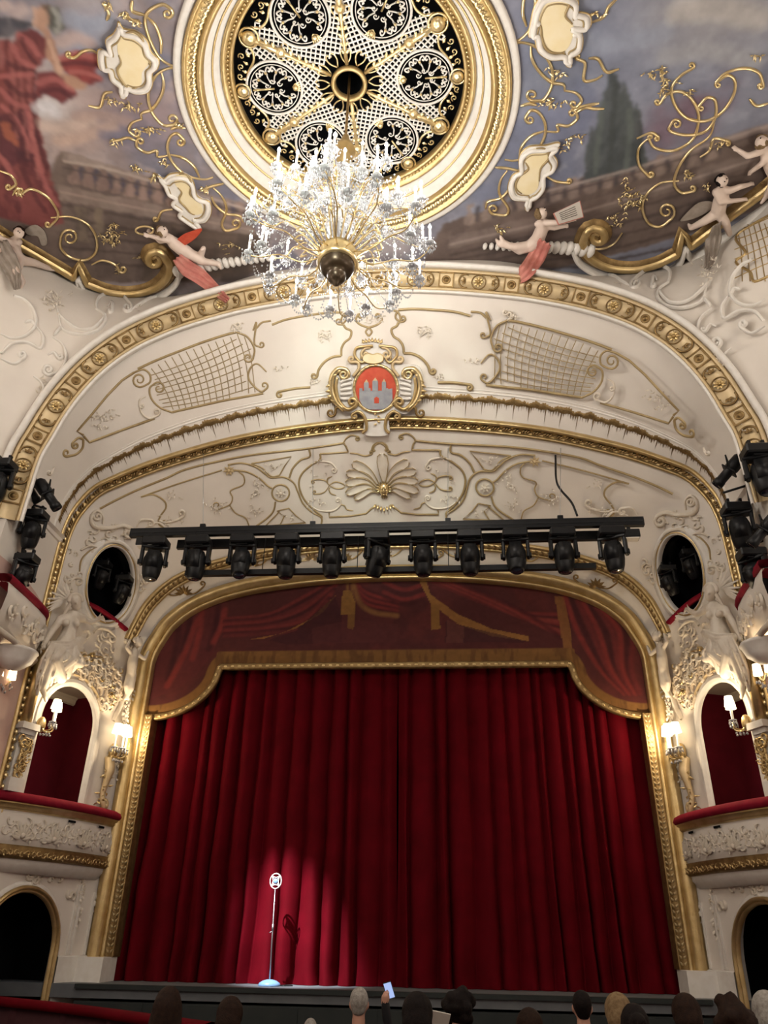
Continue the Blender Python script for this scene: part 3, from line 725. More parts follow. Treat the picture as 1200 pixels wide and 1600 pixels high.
# B: corded arch
PB = ab_line(1.0, int(su(-.4))); DB, NB = ab_axes(PB)
iv = int(SPRING-su(-.4))
trimB = obj('trim_3', MB().sweep(PB, DB, NB, [(-.12, -.02), (-.12, .04)]+half_round(-.085, .03, .04, 5, .03)+[(-.05, .01), (.06, .01)]+half_round(.11, .05, .07, 6, .03)+[(.16, -.02)]), 'gold', kind='structure', origin=(0, 0, 0))
rope = MB(); bead = MB(); L = 0; last = 0
dist = np.r_[0, np.cumsum(np.linalg.norm(np.diff(PB, axis=0), axis=1))]
tot = dist[-1]
for k in range(int(tot/.075)):
    s = (k+.5)*.075; i = int(np.searchsorted(dist, s)); i = min(max(i, 1), len(PB)-2)
    T = PB[i+1]-PB[i-1]; T /= np.linalg.norm(T); c = PB[i]+DB[i]*.005+NB[i]*.03
    M = Matrix((tuple(T), tuple(DB[i]), tuple(NB[i]))).transposed()
    if PB[i][2] > E+6.7:
        rope.ball(c, (.055, .022, .03), 6, 4, M @ Matrix.Rotation(.85, 3, 'Z'))
    elif k % 2 == 0:
        bead.ball(c, (.06, .05, .05), 8, 5, M)
obj('rope_twist', rope, 'gold_dark', trimB, kind='stuff'); obj('bead_row', bead, 'gold_bright', trimB, kind='stuff')
# C: band of medallions
PC = arch_full(C_, YC, SPRING+10); n0 = len(PC)//2
TC = np.gradient(PC, axis=0); TC /= np.linalg.norm(TC, axis=1)[:, None]
NC = np.tile([0, -1., 0], (len(PC), 1)); OC = np.cross(TC, NC); OC *= np.sign(OC[n0][2])
for i in range(len(PC)):                       # tilt the band to the cove
    q = (NC[i]-OC[i]*.55); NC[i] = q/np.linalg.norm(q)
OC = np.cross(NC, TC); OC *= np.sign(OC[n0][2])
trimC = obj('trim_4', MB().sweep(PC, OC, NC, [(-.2, -.06), (-.2, .02), (-.16, .03), (-.155, .0), (.155, .0), (.16, .03), (.2, .02), (.24, -.06)]), 'gold_pale', kind='structure', origin=(0, 0, 0))
obj('cove_roll', MB().sweep(PC, OC, NC, [(.24, -.1)]+half_round(.3, .06, .06, 6, 0)+[(.36, -.1)]), 'white_paint', trimC)
obj('cove_roll', MB().sweep(PC, OC, NC, [(-.26, -.1)]+half_round(-.23, .03, .03, 5, 0)+[(-.2, -.1)]), 'white_paint', trimC)
obj('edge_line', MB().sweep(PC, OC, NC, [(-.165, .0)]+half_round(-.15, .014, .025, 4, 0)), 'gold_dark', trimC)
obj('edge_line', MB().sweep(PC, OC, NC, half_round(.15, .014, .025, 4, 0)), 'gold_dark', trimC)
dC = np.r_[0, np.cumsum(np.linalg.norm(np.diff(PC, axis=0), axis=1))]; mid = dC[n0]
def ringmb(ro, ri, h, n=20):
    return MB().lathe([(ro, 0), (ro, h*.6), ((ro+ri)/2, h), (ri, h*.6), (ri, 0)], n)
def on_c(s):
    i = int(np.clip(np.searchsorted(dC, mid+s), 1, len(PC)-2)); M = Matrix((tuple(TC[i]), tuple(OC[i]), tuple(NC[i]))).transposed().to_4x4(); M.translation = Vector(PC[i]); return M
sqm = MB().box((0, 0, .008), (.15, .145, .008)); fr_ = MB()
for a, b, c, d_ in ((-.135, 0, .012, .145), (.135, 0, .012, .145), (0, -.132, .15, .012), (0, .132, .15, .012)): fr_.box((a, b, .022), (c, d_, .012))
boss = MB().lathe([(.085, .012), (.085, .03), (.07, .036), (.06, .03), (.05, .035), (.03, .06), (.001, .068)], 16)
rnd = ringmb(.145, .125, .035); flo = MB()
for k in range(8):
    a = k*PI/4; flo.leaf((.02*math.cos(a), .02*math.sin(a), .02), (math.cos(a), math.sin(a), .2), (0, 0, 1), .095, .06, .6)
flo.ball((0, 0, .035), .03, 8, 5)
for k in range(6):
    a = k*PI/3+.2; flo.ball((.075*math.cos(a), .075*math.sin(a), .035), .018, 6, 4)
lun = MB().tube([(.13*math.cos(a)+.0, .135*math.sin(a), .02) for a in np.linspace(.4*PI, 1.6*PI, 14)], .019, 6)
for k in range(3):
    a = PI*(.72+.28*k); lun.leaf((.0, 0, .02), (math.cos(a), math.sin(a), .2), (0, 0, 1), .11, .065, .7)
def mesh_of(nm, mb, m, smooth=True):
    me = bpy.data.meshes.new(nm); me.from_pydata(mb.v, [], mb.f); me.materials.append(MAT[m])
    if smooth: me.polygons.foreach_set('use_smooth', np.ones(len(me.polygons), bool))
    return me
def inst(nm, me, parent, M):
    o = bpy.data.objects.new(nm, me); COL.objects.link(o); o.parent = parent
    T = Matrix.Translation(-Vector(ORG[parent.name])) if parent is not None and parent.name in ORG else Matrix()
    o.matrix_local = T @ M; return o
mS, mF, mB2, mR, mFl, mL = mesh_of('panel', sqm, 'gold_pale', False), mesh_of('panel_frame', fr_, 'gold_dark', False), mesh_of('boss', boss, 'gold_dark'), mesh_of('roundel', rnd, 'gold_dark'), mesh_of('flower', flo, 'gold'), mesh_of('lunette', lun, 'gold_dark')
for k in range(-7, 8):
    s = k*1.29
    if abs(s) < mid-.15:
        M = on_c(s); q = inst('panel', mS, trimC, M)
        ORG[q.name] = np.zeros(3)
        for nm, me in (('panel_frame', mF), ('boss', mB2)):
            o = bpy.data.objects.new(nm, me); COL.objects.link(o); o.parent = q
    s += 1.29/2
    if abs(s) < mid-.15:
        q = inst('roundel', mR, trimC, on_c(s)); o = bpy.data.objects.new('flower', mFl); COL.objects.link(o); o.parent = q
    for ds, fl_ in ((-.27, 0), (.27, PI)):
        if abs(s+ds) < mid-.15: inst('lunette', mL, trimC, on_c(s+ds) @ Matrix.Rotation(fl_, 4, 'Z'))

# ------------------------------------------------------------------ ceiling rosette
ros = thing('ceiling_rosette', 'round gilded pierced ceiling grille with white and gold rings around the chandelier rod', 'ceiling rosette', (AX, AY, CEIL))
def ringpart(nm, prof, m, n=96): return obj(nm, MB().lathe([(r, CEIL+z) for r, z in prof], n, (AX, AY, 0)), m, ros)
ringpart('white_ring', [(2.78, .0), (2.78, -.05), (2.74, -.07), (2.64, -.07), (2.62, 0)], 'white_paint')
ringpart('gold_ring', [(2.64, -.02), (2.64, -.11), (2.61, -.14), (2.58, -.11), (2.56, -.08), (2.42, -.06), (2.40, -.1), (2.37, -.12), (2.33, -.08), (2.31, .0)], 'gold')
lr = MB()
for k in range(150):
    a = 2*PI*k/150; r0 = 2.42
    for q in (-1, 1):
        lr.leaf((AX+r0*math.cos(a), AY+r0*math.sin(a), CEIL-.07), (math.cos(a)-q*.6*math.sin(a), math.sin(a)+q*.6*math.cos(a), -.1), (0, 0, -1), .14, .075, 1.0)
obj('leaf_relief', lr, 'gold_bright', ros, kind='stuff')
ringpart('white_cove', [(2.33, -.02), (2.31, .04), (2.22, .2), (2.12, .36), (2.08, .40)], 'white_paint')
ringpart('gold_line_ring', [(2.215, .185), (2.2, .18), (2.185, .205)], 'gold')
ringpart('inner_gold_ring', [(2.10, .38), (2.09, .34), (2.05, .33), (2.0, .40), (1.98, .42), (1.96, .38), (1.93, .36), (1.90, .40), (1.90, .52)], 'gold')
bd_ = MB()
for k in range(170):
    a = 2*PI*k/170; bd_.ball((AX+1.985*math.cos(a), AY+1.985*math.sin(a), CEIL+.385), .022, 6, 4)
obj('bead_row', bd_, 'gold_bright', ros, kind='stuff')
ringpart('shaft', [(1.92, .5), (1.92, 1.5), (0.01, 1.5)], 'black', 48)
GZ = CEIL+.5
def rp(r, a, z=0.): return (AX+r*math.cos(a), AY+r*math.sin(a), GZ+z)
obj('hub_ring', MB().lathe([(.30, .0), (.30, -.06), (.27, -.09), (.23, -.06), (.22, .04)], 32, (AX, AY, GZ)), 'gold', ros)
obj('hub_tube', MB().lathe([(.22, .02), (.22, .9)], 24, (AX, AY, GZ)), 'black_metal', ros)
MR, MC = .46, 1.26
hubw = MB()
for k in range(12):
    a = k*PI/6
    for q in (-1, 1):
        P = [rp(.32, a+q*.02), rp(.42, a+q*.16), rp(.52, a+q*.15), rp(.56, a+q*.05), rp(.5, a+q*.02)]
        hubw.tube(cr(P, 4), .014, 5)
obj('hub_scrolls', hubw, 'gold_bright', ros, kind='stuff')
for k in range(6):
    a0 = k*PI/3; cx_, cy_ = MC*math.cos(a0), MC*math.sin(a0)
    lat = MB()                                            # white lattice of one sector, cut around the medallion
    for fam in (1, -1):
        dirn = a0+fam*PI/4
        dx, dy = math.cos(dirn), math.sin(dirn); nx_, ny_ = -dy, dx
        for j in range(-30, 31):
            off = j*.075; seg = []
            for q in np.arange(-2.2, 2.2, .02):
                x, y = off*nx_+q*dx, off*ny_+q*dy
                r = math.hypot(x, y); an = (math.atan2(y, x)-a0+PI) % (2*PI)-PI
                ok = .5 < r < 1.72 and abs(an) < PI/6-.02/r and math.hypot(x-cx_, y-cy_) > MR+.0 and not (r > 1.28 and abs(an) < .30) and not (r > 1.5 and abs(an) < .36)
                if ok: seg.append((x, y))
                if (not ok or q > 2.17) and len(seg) > 1:
                    p0, p1 = seg[0], seg[-1]
                    z = GZ-.0 if fam > 0 else GZ+.008
                    lat.sweep([(AX+p0[0], AY+p0[1], z), (AX+p1[0], AY+p1[1], z)], [(nx_, ny_, 0)]*2, [(0, 0, -1)]*2, [(-.011, -.01), (-.011, .012), (.011, .012), (.011, -.01)])
                    seg = []
                elif not ok: seg = []
    obj('lattice', lat, 'white_paint', ros, kind='stuff', smooth=False)
    # medallion of white scrolls
    med = MB(); md = lambda r, a, z=0.: (AX+cx_+r*math.cos(a0+a), AY+cy_+r*math.sin(a0+a), GZ-.01+z)
    med.tube([md(MR, t) for t in np.linspace(0, 2*PI, 40, endpoint=False)], .022, 6, closed=True)
    med.tube([md(MR-.06, t) for t in np.linspace(0, 2*PI, 40, endpoint=False)], .008, 5, closed=True)
    for j in range(9):
        a = (j-4)*.62
        med.tube([md(.10+.0*j, a*.9), md(.2, a*.95), md(.27, a)], .012, 5)
        for q in (-1, 1):
            P = [md(.24, a), md(.32, a+q*.06), md(.365, a+q*.2), md(.33, a+q*.28), md(.29, a+q*.24), md(.31, a+q*.16)]
            med.tube(cr(P, 4), .014, 5)
    for j in range(6):
        a = j*PI/3+.4; c = md(.12, a)
        med.tube([(c[0]+(.05-.006*t)*math.cos(t*.9), c[1]+(.05-.006*t)*math.sin(t*.9), c[2]) for t in np.linspace(0, 8, 16)], .010, 5)
    mo = obj('medallion', med, 'white_paint', ros)
    gb = MB()
    for j in range(9):
        a = (j-4)*.62; gb.ball(md(.285, a, -.01), .026, 6, 4)
    for q in (-.07, -.035, 0, .035, .07): gb.leaf(md(.30, PI), (Vector(md(.47, PI+q*3))-Vector(md(.30, PI))), (0, 0, -1), .19, .05, .8)
    gb.ball(md(.36, PI, -.03), (.05, .05, .04), 8, 5); gb.tube([md(.0, 0, -.01), md(.36, 0, -.01)], .016, 6)
    obj('gilding', gb, 'gold_bright', mo, kind='stuff')
    # spoke between sectors
    a1 = a0+PI/6; spk = MB(); dv = Vector((math.cos(a1), math.sin(a1), 0)); tv = Vector((-dv.y, dv.x, 0))
    spk.tube([rp(.32, a1, -.02), rp(.6, a1, -.03), rp(1.0, a1, -.03), rp(1.3, a1, -.04), rp(1.86, a1, -.03)], [.03, .035, .03, .05, .045], 8)
    spk.ball(rp(1.2, a1, -.05), (.085, .085, .06), 10, 6)
    spk.ball(rp(1.72, a1, -.05), (.12, .12, .07), 12, 6); spk.tube([(rp(1.72, a1)[0]+.15*math.cos(t), rp(1.72, a1)[1]+.15*math.sin(t), GZ-.03) for t in np.linspace(0, 2*PI, 24, endpoint=False)], .02, 6, closed=True)
    for r_ in (.5, .62, .74, .86, 1.0, 1.12, 1.3, 1.42, 1.54, 1.62):
        for q in (-1, 1): spk.leaf(Vector(rp(r_, a1, -.03)), dv*.8+tv*q*.9, (0, 0, -1), .12 if r_ > .7 else .09, .07, .6)
    for q in (-1, 1):
        P = [rp(.95, a1), rp(1.08, a1+q*.09), rp(1.18, a1+q*.12), rp(1.22, a1+q*.07), rp(1.15, a1+q*.06)]; spk.tube(cr(P, 4), .014, 5)
    obj('spoke', spk, 'gold_bright', ros)
    # outer scroll work and boss behind the medallion
    oc = MB(); oc.ball(rp(1.8, a0, -.04), (.10, .10, .06), 10, 6)
    oc.tube([(rp(1.8, a0)[0]+.125*math.cos(t), rp(1.8, a0)[1]+.125*math.sin(t), GZ-.03) for t in np.linspace(0, 2*PI, 20, endpoint=False)], .018, 6, closed=True)
    for q in (-1, 1):
        P = [rp(1.72, a0+q*.06), rp(1.66, a0+q*.18), rp(1.58, a0+q*.30), rp(1.62, a0+q*.40), rp(1.75, a0+q*.44)]; oc.tube(cr(P, 5), .022, 6)
        for an, rr in ((.13, 1.8), (.22, 1.78), (.32, 1.78)):
            c = rp(rr, a0+q*an); oc.tube([(c[0]+(.055-.006*t)*math.cos(t+q*an*9), c[1]+(.055-.006*t)*math.sin(t+q*an*9)*q, c[2]) for t in np.linspace(0, 7, 16)], .012, 5)
        for an in (.1, .17, .25, .33, .40): oc.leaf(Vector(rp(1.69-.2*abs(an-.1), a0+q*an)), Vector((math.cos(a0+an*q*3), math.sin(a0+an*q*3), 0)), (0, 0, -1), .1, .06, .6)
    obj('outer_scroll', oc, 'gold_bright', ros)
# ------------------------------------------------------------------ stucco and gilt ornament on the walls (traced on their surfaces)
MX = -.14
MXS = {'AB': -.14, 'BC': -.20, 'SP': -.1, 'CEIL': -.1}
def orn(name, pts, s, m, parent, wd=.022, h=.028, s0=None, s1=None, taper=(1, 1), smooth=True, mir=True, n=6):
    wd, h = (wd*.95, h*.85) if m == 'gold_line' and wd > .012 else (wd*.85, h)
    mb = relief(MB(), pts, s, wd, h, s0, s1, taper, smooth, 0., n)
    if not mb.v: return
    par = parent if isinstance(parent, tuple) else (parent, parent)
    obj(name, mb, m, par[0])
    if mir: obj(name, mb.mirror(MXS[s] if par[0] is par[1] else 0), m, par[1])
def T(p): return crop(180, 640, 2.727, p)
def T2(p): return crop(440, 670, 5.0, p)
def L_(p): return crop(0, 420, 2.857, p)
def M_(p): return crop(480, 480, 5.455, p)
def O_(p): return crop(0, 680, 4.615, p)
def BX(p): return crop(0, 920, 4.21, p)
def LO(p): return crop(0, 1220, 4.21, p)
GL = 'gold_line'
def gl(pts, conv=T, **k): orn('gold_moulding', conv(pts), 'AB', GL, wall_tym, **k)
# --- tympanum
orn('gold_moulding', [(156, 795), (184, 780), (217, 764.5), (260, 747), (290, 733.5), (345, 720), (400, 710), (484, 700.5), (539, 692)], 'AB', GL, wall_tym, wd=.026)
gl([(110, 372), (280, 312), (455, 258)], wd=.018)
gl([(110, 372), (160, 362), (205, 385), (217, 415), (195, 450), (185, 470)], wd=.02, s1=(9, -1, 1.0), taper=(1, .6))
gl([(480, 235), (540, 228), (600, 245), (640, 275), (665, 290), (720, 288), (760, 312), (778, 350), (800, 400), (840, 438), (878, 460), (878, 492)])
gl([(500, 258), (560, 265), (610, 290), (650, 325), (668, 335)])
gl([(683, 392), (675, 430), (650, 460), (600, 497)]); gl([(700, 430), (690, 445), (665, 470), (640, 497)], wd=.016)
gl([(580, 230), (665, 215), (750, 200), (722, 240), (700, 280)], smooth=False, wd=.016); gl([(580, 230), (625, 248), (665, 284), (700, 280)], wd=.016)
gl([(825, 165), (829, 200), (790, 215), (757, 250), (742, 290)], wd=.024)
gl([(300, 195), (300, 240), (230, 285), (160, 350), (135, 420), (150, 500), (190, 570), (260, 640), (310, 680), (310, 700)], T2, wd=.024)
gl([(522, 182), (300, 197)], T2, wd=.022); gl([(372, 655), (372, 690), (540, 682), (660, 662), (700, 625), (740, 598)], T2, wd=.022, smooth=False)
gl([(740, 420), (690, 432), (720, 455), (700, 497)], wd=.016, smooth=False); gl([(740, 420), (770, 452), (812, 482), (640, 497)], wd=.016, smooth=False)
gl([(525, 262), (548, 285), (545, 320), (492, 345), (500, 375), (488, 405), (440, 425)], wd=.016, s1=(7, 1, 1.0)); gl([(488, 408), (512, 440), (555, 462), (572, 500)], wd=.016)
# round boss with rosette
ang = np.linspace(0, 2*PI, 25)
gl([(705+37*math.cos(a), 355+35*math.sin(a)) for a in ang], wd=.022, n=2)
def flower_at(x, y, s, r, m, parent, mir=True, petals=7, name='rosette'):
    q = px(x, y, s); p, n = Vector(q[0]), Vector(q[1]); t = n.orthogonal().normalized(); mb = MB()
    for k in range(petals): mb.leaf(p+n*.01, (Matrix.Rotation(2*PI*k/petals, 3, n) @ t)+n*.15, n, r, r*.6, .5)
    mb.ball(p+n*.03, r*.32, 8, 5); par = parent if isinstance(parent, tuple) else (parent, parent)
    obj(name, mb, m, par[0])
    if mir: obj(name, mb.mirror(MX if par[0] is par[1] else 0), m, par[1])
flower_at(*T([(705, 355)])[0], 'AB', .13, 'plaster', wall_tym); flower_at(*T([(485, 258)])[0], 'AB', .13, 'gold_pale', wall_tym)
# arabesques beside the shell
for pts, s0, s1 in (([(225, 275), (300, 255), (380, 265), (425, 310)], None, (22, 1, 1.3)), ([(370, 440), (420, 415), (470, 425), (495, 445)], None, None), ([(370, 440), (420, 465), (470, 465), (495, 450)], None, None),
                    ([(370, 440), (340, 405), (290, 395), (245, 400)], None, (16, -1, 1.1)), ([(370, 445), (345, 485), (310, 505), (260, 510)], None, (16, 1, 1.1)),
                    ([(395, 370), (360, 390), (360, 425), (375, 440)], None, None), ([(425, 520), (385, 505), (370, 475), (380, 455)], None, None),
                    ([(230, 605), (300, 640), (400, 640), (455, 600), (460, 560)], None, (20, -1, 1.3)), ([(455, 590), (490, 600), (510, 630), (560, 640)], None, None)):
    orn('arabesque', T2(pts), 'AB', 'gold_line' if s1 is None or s1[0] < 20 else 'plaster', wall_tym, wd=.016 if s1 is None or s1[0] < 20 else .026, h=.03, s0=s0 and (s0[0]/5, *s0[1:]), s1=s1 and (s1[0]/5, *s1[1:]), taper=(.6, .6))
# shell fan
def fan(base, tips, wfac, s, m, parent, mir=True):
    for tip, wd in tips:
        b = np.array(base, float); t = np.array(tip, float); d = t-b; L = np.linalg.norm(d); d /= L; nn = np.array([-d[1], d[0]])
        bend = np.array([0, L*.14*(-1)])*(abs(d[0])**1.2)
        mid_ = (b+t)/2+bend
        P2 = cr([b+d*L*.18, mid_, t], 7); P, N = [], []
        for x, y in P2:
            q = px(x, y, s); P.append(q[0]); N.append(q[1])
        P, N = np.array(P), np.array(N); Tn = np.gradient(P, axis=0); Tn /= np.linalg.norm(Tn, axis=1)[:, None]; B = np.cross(N, Tn)
        wprof = np.interp(np.linspace(0, 1, len(P)), [0, .3, .75, .93, 1], [.25, .5, 1, .85, .3])*wd
        mb = MB().sweep(P, B*wprof[:, None], N, [(-1, -.01), (-1, .05), (-.8, .06), (-.6, .03), (0, .055), (.6, .03), (.8, .06), (1, .05), (1, -.01)], capend=True)
        o = obj('petal', mb, m, parent)
        e = MB()
        for q in (-.9, .9): strip(e, P+B*(wprof*q)[:, None]+N*.045, N, .012, .022)
        obj('gilt_rim', e, 'gold_line', o)
        if mir:
            o = obj('petal', mb.mirror(MX), m, parent); obj('gilt_rim', e.mirror(MX), 'gold_line', o)
shell_base = (601, 765)
fan(shell_base, [((597, 708), .13)], 1, 'AB', 'plaster', wall_tym, False)
fan(shell_base, [((551, 722), .11), ((541, 738), .10), ((540, 754), .10), ((541, 770), .10), ((554, 779), .075)], 1, 'AB', 'plaster', wall_tym)
def face_mask(x, y, s, r, m, parent, name='mask'):
    q = px(x, y, s); p, n = Vector(q[0]), Vector(q[1]); up_ = Vector((0, 0, 1)); up_ = (up_-n*up_.dot(n)).normalized(); sd = up_.cross(n)
    M = Matrix((tuple(sd), tuple(n), tuple(up_))).transposed(); mb = MB()
    mb.ball(p+n*r*.35, (r*.62, r*.55, r*.82), 12, 8, M); mb.ball(p+n*r*.9, (r*.13, r*.2, r*.25), 6, 5, M)
    for k in (-1, 1):
        mb.ball(p+n*r*.78+sd*k*r*.26+up_*r*.22, (r*.14, r*.1, r*.09), 6, 4, M); mb.ball(p+n*r*.7+sd*k*r*.3-up_*r*.12, (r*.2, r*.15, r*.17), 6, 4, M)
    mb.ball(p+n*r*.72-up_*r*.36, (r*.22, r*.12, r*.07), 6, 4, M); mb.ball(p+n*r*.66-up_*r*.6, (r*.16, r*.15, r*.13), 6, 4, M)
    for k in range(11):
        a = PI*(-.15+1.3*k/10); d = sd*math.cos(a)+up_*math.sin(a); mb.leaf(p+d*r*.5+n*r*.3, d+n*.2, n, r*.7, r*.4, .5)
    for k in range(5):
        d = sd*(k-2)*.4-up_; mb.leaf(p-up_*r*.6+n*r*.3, d, n, r*.8, r*.36, .5)
    return obj(name, mb, m, parent)
face_mask(600, 763, 'AB', .17, 'gold_bright', wall_tym)
lfm = MB()
for k in range(7):
    q = px(588+k*4, 792-abs(k-3)*1.5, 'AB'); lfm.leaf(q[0], Vector((.5*(k-3)/3, 0, -1)), q[1], .14, .09, .7)
obj('leaf_cluster', lfm, 'gold', wall_tym)
for pts, s0, s1 in (([(715, 165), (730, 130), (775, 108), (815, 125), (835, 165)], (9, -1, .8), (9, 1, .8)), ([(535, 190), (590, 195), (650, 212), (700, 200)], None, (14, -1, 1.0)), ([(480, 112), (505, 75), (545, 50), (595, 60)], None, (18, 1, 1.3)), ([(520, 180), (505, 140), (485, 115)], None, None)):
    orn('bracket_scroll', T2(pts), 'AB', 'gold_line', wall_tym, wd=.02, h=.035, s0=s0 and (s0[0]/5, *s0[1:]), s1=s1 and (s1[0]/5, *s1[1:]), taper=(.8, .6))
sm = MB()
for i, (cx_, cy_, sx_, sy_, nn) in enumerate(((590, 340, 40, 70, 16), (660, 235, 50, 25, 8), (230, 360, 40, 20, 8), (430, 410, 50, 25, 14), (740, 455, 35, 18, 6), (590, 430, 30, 40, 10), (870, 260, 40, 40, 8), (850, 395, 40, 25, 8), (240, 470, 60, 22, 12))):
    sprig(sm, T([(cx_+RND.gauss(0, .5)*sx_, cy_+RND.gauss(0, .5)*sy_) for _ in range(nn)]), 'AB', .075, seed=i)
obj('stucco_sprigs', sm, 'plaster', wall_tym, kind='stuff'); obj('stucco_sprigs', sm.mirror(MX), 'plaster', wall_tym, kind='stuff')
for pts, s0, s1 in (([(185, 470), (215, 480), (260, 470), (290, 455)], None, (6, -1, 1)), ([(130, 500), (180, 480), (215, 500)], None, (8, 1, 1.2)), ([(90, 500), (110, 470), (150, 468)], None, (6, 1, 1.0))):
    orn('stucco_scroll', T(pts), 'AB', 'plaster', wall_tym, wd=.03, h=.05, s1=s1, taper=(.5, .7))
# gilt ornament in the cove between the two gold arches
for cx_, cy_, r, m in ((287, 921, 16, 'gold_dark'), (395, 878, 12, 'gold'), (487, 868, 13, 'gold_bright'), (540, 868, 12, 'gold'), (600, 862, 15, 'gold_bright')):
    mir = cx_ != 600
    for k in range(7):
        a = PI*(k/6); d = (math.cos(a), -math.sin(a))
        sp_ = MB(); q0, q1 = px(cx_, cy_+r*.4, 'AB'), px(cx_+d[0]*r, cy_+r*.4+d[1]*r*.9, 'AB')
        sp_.leaf(q0[0], q1[0]-q0[0], q0[1], np.linalg.norm(q1[0]-q0[0]), .10, .5)
        obj('palmette_leaf', sp_, m, wall_tym)
        if mir: obj('palmette_leaf', sp_.mirror(MX), m, wall_tym)
    for q in (-1, 1):
        orn('palmette_scroll', [(cx_+q*r*.3, cy_+r*.5), (cx_+q*r*1.2, cy_+r*.45-q*2), (cx_+q*r*2.0, cy_-r*.1-q*4)], 'AB', m, wall_tym, wd=.022, h=.03, s1=(4.5, -q, 1.1), taper=(.7, .5), mir=mir)
# --- sounding board
def bcl(pts, conv=L_, **k): orn('gold_moulding', conv(pts), 'BC', GL, wall_sound, **k)
bcl([(615, 447), (700, 408), (800, 368), (900, 330), (1000, 297), (1055, 283)], wd=.028)
bcl([(1055, 283), (1105, 305), (1135, 355), (1130, 400)], s1=(8, 1, 1.2), taper=(1, .6))
bcl([(1130, 275), (1145, 240), (1135, 330), (1160, 350)], wd=.02, s1=(5, -1, 1)); bcl([(1145, 265), (1170, 240), (1210, 232)], wd=.022)
bcl([(1190, 460), (1150, 425), (1120, 440), (1108, 480), (1125, 515), (1165, 548), (1190, 535)], s1=(6, -1, 1.0), taper=(.7, .7))
bcl([(1175, 556), (1090, 572), (1000, 588), (880, 615), (770, 640)], wd=.028)
bcl([(770, 642), (715, 620), (676, 580), (668, 535), (690, 512)], s1=(10, 1, 1.2), taper=(1, .6))
bcl([(600, 462), (640, 450), (668, 470), (670, 505), (640, 525)], s1=(12, 1, 1.4), taper=(1, .6))
bcl([(600, 462), (545, 498), (480, 565), (410, 650), (345, 725), (372, 742)], wd=.026, smooth=False); bcl([(372, 745), (400, 775), (540, 722), (690, 668)], wd=.026, smooth=False)
bcl([(372, 762), (350, 755), (325, 775)], s1=(6, -1, 1.2), wd=.028); bcl([(372, 762), (368, 800), (340, 828), (300, 838)], s1=(6, 1, 1), wd=.03, taper=(1, .6))
# lattice, each bar a piece
TOPL = cr(L_([(640, 455), (760, 385), (880, 340), (1000, 300), (1062, 290), (1120, 322)]), 12); BOTL = cr(L_([(745, 632), (850, 618), (950, 596), (1050, 580), (1120, 566), (1165, 552)]), 12)
TOPL, BOTL = resample(TOPL, 61), resample(BOTL, 61)
lp = polymask
edgeL = L_([(640, 455), (760, 385), (880, 340), (1000, 300), (1062, 288), (1110, 312), (1132, 360), (1125, 410), (1100, 430), (1112, 480), (1130, 520), (1160, 548), (1050, 580), (900, 612), (770, 638), (715, 615), (690, 560), (672, 500)])
def bars(A_e, B_e, k, bow):
    for i in range(1, k):
        t = i/k; ia = t*60; a = A_e[int(ia)]; b = B_e[int(ia)]
        dv = b-a; nv = np.array([-dv[1], dv[0]])*bow
        pts = [a+dv*q+nv*math.sin(PI*q) for q in np.linspace(0, 1, 24)]
        pts = [p for p in pts if inpoly(p[0], p[1], edgeL)]
        if len(pts) > 4: orn('lattice_bar', pts[::2] if len(pts) > 12 else pts, 'BC', 'gold_line', wall_sound, wd=.011, h=.02, n=3)
bars(TOPL, BOTL, 15, -.05)
LFT = resample(cr(L_([(625, 470), (670, 540), (690, 590), (745, 632)]), 8), 61); RGT = resample(cr(L_([(1050, 285), (1120, 350), (1120, 450), (1170, 552)]), 8), 61)
bars(LFT, RGT, 9, .03)
# centre panels
bcl([(0, 72), (90, 58), (200, 46), (300, 45)], M_, wd=.026); bcl([(-300, 150), (-200, 112), (-100, 88), (0, 72)], M_, wd=.026)
bcl([(340, 45), (310, 60), (292, 100), (300, 140), (330, 110), (322, 75), (300, 60)], M_, wd=.022); bcl([(310, 150), (330, 180), (375, 205), (365, 262), (320, 300), (293, 350), (290, 415)], M_, wd=.026)
bcl([(290, 415), (220, 425), (150, 465), (100, 530), (85, 590)], M_, s1=(5, 1, 1), wd=.03)
bcl([(310, 150), (270, 148)], M_, s1=(5, 1, 1.1), wd=.02)
bcl([(-390, 455), (-200, 428), (-100, 402), (10, 680/1.0 if False else 395)], M_, wd=.02) if False else None
bcl([(160, 492), (230, 478), (300, 472)], lambda p: crop(380, 440, 2.857, p), s0=(5, -1, 1), wd=.03)
# heart at the crown
for q in (1, -1):
    orn('heart_scroll', M_([(525+q*z, y) for z, y in ((0, 175), (-70, 150), (-110, 110), (-95, 68))]), 'BC', GL, wall_sound, wd=.026, s1=(4, q, 1.1), mir=False)
    orn('heart_scroll', M_([(525+q*z, y) for z, y in ((0, 175), (-26, 210), (0, 248))]), 'BC', GL, wall_sound, wd=.022, mir=False)
sm = MB()
for i, (cx_, cy_, sx_, sy_, nn) in enumerate(((150, 250, 90, 45, 26), (60, 640, 50, 25, 8), (520, 110, 60, 30, 9), (-230, 520, 40, 25, 6))):
    sprig(sm, M_([(cx_+RND.gauss(0, .5)*sx_, cy_+RND.gauss(0, .5)*sy_) for _ in range(nn)]), 'BC', .07, seed=40+i)
sprig(sm, L_([(460+RND.gauss(0, 30), 670+RND.gauss(0, 24)) for _ in range(26)]), 'BC', .08, seed=60)
sprig(sm, L_([(1060+RND.gauss(0, 18), 262+RND.gauss(0, 10)) for _ in range(10)]), 'BC', .09, seed=61)
obj('stucco_sprigs', sm, 'plaster', wall_sound, kind='stuff'); obj('stucco_sprigs', sm.mirror(MX), 'plaster', wall_sound, kind='stuff')
